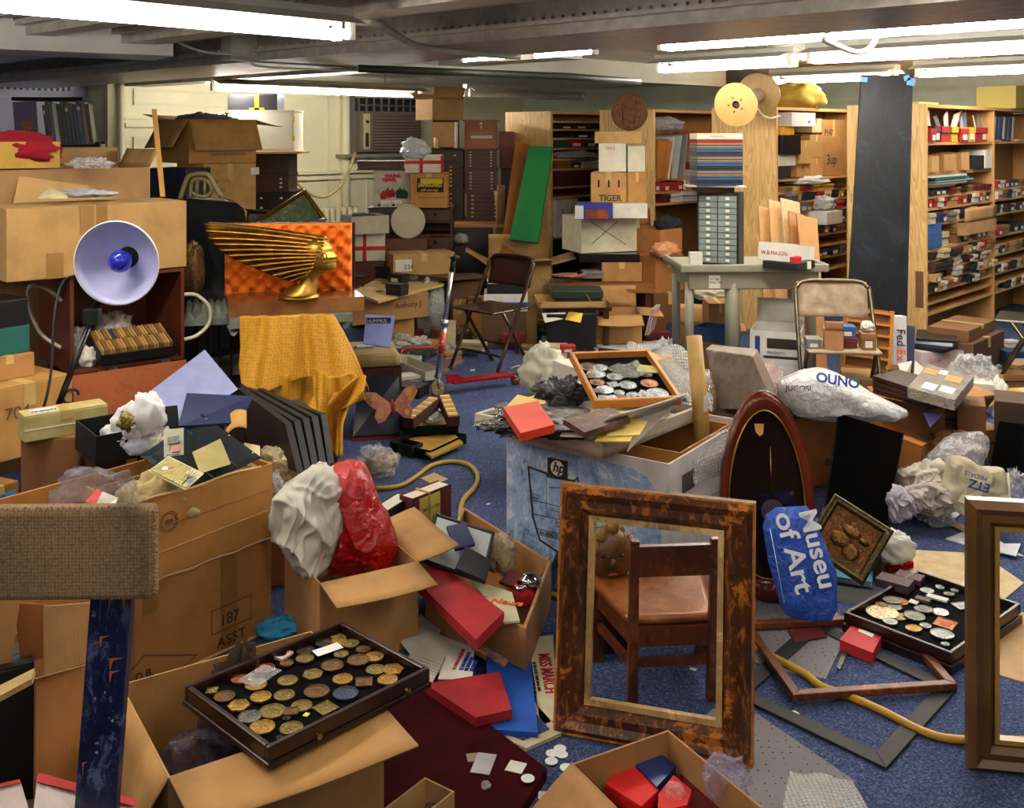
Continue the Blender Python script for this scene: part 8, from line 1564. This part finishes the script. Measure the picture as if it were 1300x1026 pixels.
# maroon velvet board
pq('velvet_board','large dark maroon velvet-covered board on the carpet in the foreground','board',[(478,905),(556,868),(694,976),(640,1060),(440,1060)],0.0,0.03,mat('30060C','velvet'))
for k,(x,y) in enumerate(((711,951),(701,957),(713,958.5),(700,967),(719,975),(670,989))): lay_z=0.001 if k < 5 else 0.031; MB().lathe(fr(P(x,y,z=lay_z+0.0015*k)),[(0.0165,0),(0.017,0.001),(0.017,0.002),(0.0001,0.0022)],24).build('white_disc',mat('DEE2E0','paper'),None,['topmost white disc of the overlapping cluster on the carpet','left white disc of the overlapping cluster','lower right white disc of the overlapping cluster','single white disc just below the cluster','lone white disc nearest the red-filled carton','white disc lying on the maroon velvet board'][k],'disc')
lay('paper_square','white paper square on the maroon velvet board',P(655,974,z=0.031),0.045,0.045,0.001,-20,WHITE,'paper'); lay('paper_square','white card on the carpet at the bottom near the carton of red boxes',P(694,1010,z=0.001),0.042,0.03,0.001,-2,WHITE,'paper')
lay('glassine_envelope','translucent glassine envelope on the maroon velvet board',P(614,970,z=0.032),0.05,0.085,0.002,-12,mat('A8A4AC','gloss'),'envelope'); lay('paper_scrap','small brown scrap behind the glassine envelope',P(600,962,z=0.031),0.03,0.035,0.001,10,mat('8A7664','paper'),'paper'); crumple('clear_wrap','tiny clear cellophane scrap under the glassine envelope',P(617,1000,z=0.031),0.012,0.012,0.008,FILM,'wrap',0.4,5,3)
# ---------------- open carton under the medal tray
cu_=Vector((0.835,0.55,0)).normalized(); A3=Vector((-0.72,2.165,0))
o_,g4=carton('carton','open brown carton printed MASTER BOY carrying the big medal tray',A3,A3+cu_*0.5,0.44,0.30,CARD('A87C46'),closed=False,flaps={'F': 92,'L': 150},flen=0.175)
text('MASTER BOY"',g4.at(0.20,-0.002,0.215),0.032,INK2,o_)
crumple('zip_bag','blue-zip clear bag with dark contents inside the carton under the medal tray',g4.p(0.14,0.2,0.06),0.13,0.1,0.1,mat('4A4860','film'),'bag',0.35,5,4,sharp=True); MB().tube([g4.p(0.02,0.14,0.15),g4.p(0.1,0.16,0.19),g4.p(0.2,0.2,0.2),g4.p(0.26,0.27,0.22)],0.0025,6).build('zip_strip',mat('3040A8','gloss'),bpy.data.objects['zip_bag.001']); crumple('dark_cloth','dark brown cloth at the back of the carton under the medal tray',g4.p(0.27,0.33,0.01),0.09,0.06,0.2,mat('3A2218','fabric'),'cloth',0.4,4,8,sharp=True)
# the medal tray
tz=0.35; pr,pt,pl_,pb=P(547,850,z=tz),P(437,785,z=tz),P(242,868,z=tz),P(341,950,z=tz)
ux=(pr-pb+pt-pl_).normalized(); tfm=Fr(Vector((pb.x,pb.y,tz-0.032)),ux,Vector((-ux.y,ux.x,0)),UP); tW,tL=0.455,0.357
TRW=mat('26120E','gloss',0.28)
to=tray('medal_tray','big dark mahogany tray of bronze medals on the foreground carton',tfm,tW,tL,0.032,TRW,rim=0.014,floor=mat('050508','velvet')); MB().box(tfm,-0.004,tW+0.004,-0.004,tL+0.004,-0.014,-0.001).build('base_moulding',TRW,to,bevel=0.004)
for a in (0.12,tW-0.08): MB().lathe(Fr(tfm.p(a,-0.0045,0.012),tfm.u,tfm.w,-tfm.v),[(0.004,0),(0.003,0.006),(0.007,0.012),(0.0001,0.015)],14).build('knob',BRASS,to)
FT=[(440,806,12,'brass','square','diamond-shaped brass plaque in the far corner of the big tray'),(454,815,12,'brass','round','greenish medal next to the far-corner diamond plaque'),(465,825,10,'bronze','round','smaller medal third along the far right edge'),(483,833,13,'gold','round','golden medal fourth along the far right edge'),(506,848,15,'gold','hex','golden hexagonal medal in the right corner of the big tray'),
      (430,817,12,'gold','round','gold medal just above the blank white card'),(433,833,10,'brass','round','medal half hidden under the right of the white card'),(455,841,15,'bronze','round','large brown medal right of the white card'),(477,852,13,'brass','round','brass medal between the large brown and the hexagonal ones'),(492,865,13,'gold','round','golden medal nearest the right front edge'),
      (405,815,12,'dark','round','dark medal left of the gold one above the white card'),(422,848,15,'bronze','round','large reddish-brown medal below the white card'),(435,864,13,'gold','round','gold medal below the large reddish-brown one'),(462,868,15,'bronze','square','square bronze plaque near the right front'),(382,825,12,'dark','round','dark medal at the back left of the white card'),
      (387,839,12,'brass','round','ornate brass medal just left of the white card'),(397,858,14,'brass','hex','brass hexagonal medal in the middle of the big tray'),(402,880,16,'bronze','round','large bronze medal near the centre front'),(439,883,16,'blue','round','blue-black and silver patterned medal near the front edge'),(364,845,9,'bronze','round','small bronze medal under the clear square case'),
      (365,866,13,'brass','round','grey-brass medal left of the brass hexagon'),(361,885,13,'brass','round','brass medal left of the large centre bronze'),(383,899,13,'brass','round','greenish medal lying on a square plaque'),(370,906,12,'bronze','square','square plaque under the greenish medal'),(413,901,17,'brass','square','diamond-set brass plaque at the front edge'),
      (332,848,13,'copper','round','glowing copper medal in the left clear sleeve'),(325,872,14,'gold','round','gold medal with a yellow dot in the left sleeve'),(331,888,13,'gold','round','gold figure medal left of the two front brass rows'),(346,905,16,'brass','round','large brass multi-figure medal at the left front'),(364,914,6,'dark','hex','tiny dark octagonal medal by the yellow tag'),
      (333,926,15,'gold','round','large gold medal near the front left corner'),(370,928,14,'brass','round','brass medal at the front edge near the left corner'),(356,938,6,'dark','hex','tiny flower-shaped medal in the front corner'),(300,861,12,'copper','round','dark copper medal at the back left edge'),(285,887,13,'bronze','round','brown medal at the left edge'),
      (303,899,14,'gold','hex','pentagon-like gold medal at the left edge'),(317,912,14,'grey','round','silver-grey medal right of the pentagon-like one'),(269,879,10,'brass','square','small square plaque in the left corner of the big tray')]
TP=2.45/F
for i,(x,y,r_,k,s_,l_) in enumerate(FT):
    a,b=inv(tfm,x,y); rr=r_*TP; a=min(max(a,rr+0.015),tW-rr-0.015); b=min(max(b,rr+0.015),tL-rr-0.015)
    medal(tfm,a,b,rr,k,s_,l_,rot=i*0.37 if s_ != 'square' else (0.1 if i % 2 else 0.8),th=0.005,z=0.0095+0.0008*(i % 4))
a,b=inv(tfm,416,829); MB().box(tfm.at(a,b,0.018,R(-8)),-0.036,0.036,-0.017,0.017,0,0.001).build('blank_card',mat('E4E8E8','paper'),None,'blank white card lying on the medals of the big tray','card'); a,b=inv(tfm,389,909); MB().box(tfm.at(a,b,0.012,0.4),-0.007,0.007,-0.006,0.006,0,0.001).build('yellow_tag',mat('D8D060','paper'),None,'tiny yellow tag at the front of the big tray','tag')
a,b=inv(tfm,357,834); MB().box(tfm.at(a,b,0.012,0.3),-0.022,0.022,-0.022,0.022,0,0.006).build('coin_case',mat('C8B0A8','gloss',0.1),None,'clear square case with a dark coin at the back of the big tray','case'); MB().lathe(tfm.at(a,b,0.0185),[(0.014,0),(0.014,0.002)],20).build('coin',mat('2A1C14','medal'),bpy.data.objects['coin_case.002'])
a,b=inv(tfm,330,862); MB().box(tfm.at(a,b,0.017,0.25),-0.045,0.045,-0.03,0.03,0,0.001).build('clear_sleeve',mat('D8D8E0','film'),None,'clear plastic sleeve over the copper medals at the left','sleeve'); 
for k,(x,y) in enumerate(((317,868),(322,866))): a,b=inv(tfm,x,y); MB().lathe(tfm.at(a,b,0.0185),[(0.0045,0),(0.0045,0.0006)],12).build('yellow_dot',mat('F0B800','paper'),None,['yellow dot sticker on the clear sleeve','second yellow dot sticker on the clear sleeve'][k],'sticker') if k == 0 else None
# ---------------- carton with red cases at the bottom
cu3=Vector((0.875,0.484,0)).normalized(); A4=Vector((0.30,1.99,0))
o_,g5=carton('carton','open brown carton of red and blue jewellery cases at the bottom',A4,A4+cu3*0.27,0.35,0.25,CARD('9A6E40'),closed=False,flaps={'L': 125},flen=0.14)
MB().box(g5,0.01,0.26,0.01,0.34,0.006,0.12).build('folded_cloth',mat('1A1414','fabric'),None,'dark folded cloth filling the bottom of the carton of cases','cloth')
pq('jewel_case','navy leopard-patterned case with a gilt edge in the bottom carton','case',[(816,938),(858,972),(834,999),(796,960)],0.17,0.03,mat('1A2A64','dots',0.3,second='0A1030',scale=3.0)); pq('jewel_case','bright red open case leaning in the bottom carton','case',[(793,961),(836,1003),(814,1024),(769,995)],0.165,0.03,mat('C40C0C','gloss',0.6)); pq('jewel_case','vermilion case right of the bright red one in the bottom carton','case',[(855,984),(878,1003),(872,1022),(835,1030),(836,1008)],0.17,0.03,mat('C01814','gloss',0.6))
mf_=pq('maroon_folder','maroon gilt-lined octagonal folder in the bottom carton','folder',[(858,962),(884,962),(935,1000),(925,1040),(880,1040),(866,990)],0.165,0.012,mat('4E0A14','gloss',0.35)); MB().tube([P(x,y,z=0.179) for x,y in ((864,968),(882,968),(926,1000))],0.0012,4).build('gilt_line',GOLD,mf_)
crumple('plastic_wrap','lilac plastic wrap at the right of the bottom carton',P(922,1012,z=0.19),0.05,0.04,0.05,mat('B4A8D0','film'),'wrap',0.4,5,4,sharp=True); crumple('plastic_wrap','clear balled wrap among the red cases',P(857,1020,z=0.18),0.022,0.02,0.025,mat('D8C0C4','film'),'wrap',0.4,5,6,sharp=True)
o_,g6=carton('small_carton','tan carton flap box with grey coins at the bottom edge',Vector((-0.329,2.27,0.031)),Vector((-0.256,2.217,0.031)),0.21,0.1,CARD('A88054'),closed=False,flaps={})
rr_=random.Random(9)
for k in range(14): medal(g6,0.022+0.045*rr_.random(),0.04+0.15*rr_.random(),0.014,['grey','dark','silver'][k % 3],'round',['grey','dark','silvery'][k % 3]+' loose coin heaped in the tan carton at the bottom edge','loose coins in the tan carton',z=0.05+0.0022*k,th=0.002,tilt=rr_.uniform(-0.3,0.3),name='coin')
# ---------------- left front: burlap on a blue post, flaps, envelopes
bd=2.02; zt_,zb_=zz(648,bd),zz(766,bd); bl0=Vector(((-60-CX)*bd/F,bd,0)); bf2=Fr(bl0,(1,0.02,0)); bw_=(193+60)*bd/F
o_=thing('burlap_crutch','coarse burlap-wrapped pad nailed on a scuffed blue wooden post','stand',Vector(((135-CX)*bd/F,bd+0.03,0)))
b=MB(); b.grid(lambda u_,v_: bf2.p(bw_*u_-0.004*math.sin(v_*20)*(u_ > 0.99),-0.004*math.sin(u_*9) ,zb_+(zt_-zb_)*v_+0.003*math.sin(u_*30)) ,40,20); BRL=mat('8A6E50','weave',second='2E1E16')
MB().box(bf2,0,bw_,0.0,0.045,zb_,zt_).build('burlap_pad',BRL,o_,bevel=0.012)
fz_=MB()
for k in range(34):
    t_=k/33; p0=bf2.p(bw_-0.002,0.005,zb_+(zt_-zb_)*t_); fz_.tube([p0,p0+Vector((0.006+0.006*math.sin(k*2.7) ** 2,-0.002,0.004*math.sin(k*4.1)))],0.0011,4)
for k in range(30): p0=bf2.p(bw_*(0.1+0.028*k),0.004,zt_-0.002); fz_.tube([p0,p0+Vector((0.003*math.sin(k*3),0,0.004+0.004*math.sin(k*1.9) ** 2))],0.0011,4)
fz_.build('fringe',BRL,o_)
px0,px1=P(122,768,d=bd+0.05),P(174,768,d=bd+0.05); lx0,lx1=P(88,1002,d=bd),P(141,1006,d=bd+0.0); e_=(lx0-px0)*1.32,(lx1-px1)*1.32
b0,b1=px0+e_[0],px1+e_[1]; b0.z=b1.z=0.0; px0.z=px1.z=zt_-0.03
MB().plate([px0+Vector((0.0,0,0)),px1,b1,b0],0.028,(0,1,0)).build('post',mat('0A1238','worn',0.35,second='4A5474',scale=2.0),o_,bevel=0.003)
rr_=random.Random(3); vx=(b0-px0); ux_=(px1-px0)
for k in range(16):
    t_,a_=rr_.uniform(0.05,0.6),rr_.uniform(0.05,0.8); p=px0+vx*t_+ux_*a_+Vector((0,-0.0012,0)); l_=rr_.uniform(0.006,0.03)
    MB().plate([p,p+Vector((l_*(0.3 if k % 3 else 1),0,0.002)),p+Vector((l_*0.28,0,-0.004)),p+Vector((0.001,0,-0.003-0.02*(k % 3 == 0)))],0.0008,(0,-1,0)).build('paint_chip',mat(['A8582C','8A8CA0','6A6E88'][k % 3],'paper'),o_)
# carton pieces at the left edge
LFC=CARD('9A6430')
MB().plate([P(46,862,d=2.3),P(118,842,d=2.45),P(112,1120,d=2.4),P(44,1180,d=2.25)],0.006).build('cardboard_sheet',LFC,None,'tall brown carton wall standing left of the blue post','box'); MB().plate([P(57,770,d=2.32),P(120,765,d=2.42),P(118,838,d=2.42),P(58,858,d=2.3)],0.006).build('cardboard_piece',CARD('A87C4C'),None,'upright brown cardboard piece left of the blue post','cardboard')
MB().plate([P(18,766,d=2.4),P(58,768,d=2.42),P(56,836,d=2.4),P(26,842,d=2.38)],0.006).build('taped_cardboard',mat('8A5424','gloss',0.3),None,'shiny taped brown flap at the left edge below the burlap','cardboard'); MB().plate([P(-30,758,d=2.35),P(26,758,d=2.38),P(14,842,d=2.36),P(-30,850,d=2.33)],0.006).build('taped_cardboard',mat('B08050','gloss',0.35),None,'paler taped flap at the extreme left edge','cardboard')
cb('black_box','black-lined open carton at the lower left edge',-60,44,0,0.44,2.28,2.36,0.12,mat('0E0C0C','paper'),tape=None); MB().plate([P(-40,890,d=2.2),P(44,848,d=2.3),P(40,862,d=2.24),P(-40,905,d=2.16)],0.012).build('cardboard_piece',CARD('A88858'),None,'pale folded flap edge over the black-lined carton','cardboard')
for k,px in enumerate(([(48,984,2.1),(172,1018,2.12),(160,1090,1.95),(36,1080,1.93)],[(-30,1004,2.12),(26,992,2.12),(36,1026,2.05),(-30,1040,2.05)])):
    e_=sheetq('envelope',['white envelope with a red band at the lower left','second red-banded white envelope in the lower left corner'][k],'envelope',px,0.003,mat('B8A8A8','paper'))
    a_,b_,c_,d_=[P(x,y,d=d) for x,y,d in px]; m1,m2=a_.lerp(d_,0.13),b_.lerp(c_,0.13); n_=(b_-a_).cross(d_-a_).normalized(); n_=n_ if n_.y < 0 else-n_
    MB().plate([a_+n_*0.004,b_+n_*0.004,m2+n_*0.004,m1+n_*0.004],0.0015,n_).build('red_band',mat('A80C14','paper'),e_)
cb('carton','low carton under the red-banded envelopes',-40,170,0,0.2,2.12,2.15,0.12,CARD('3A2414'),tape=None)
# ---- lettering becomes mesh
bpy.context.view_layer.update()
dg=bpy.context.evaluated_depsgraph_get()
for o in [o for o in bpy.data.objects if o.type == 'FONT']:
    me=bpy.data.meshes.new_from_object(o.evaluated_get(dg)); n=bpy.data.objects.new('lettering',me); COL.objects.link(n)
    n.parent=o.parent; n.matrix_basis=o.matrix_basis.copy(); bpy.data.objects.remove(o)
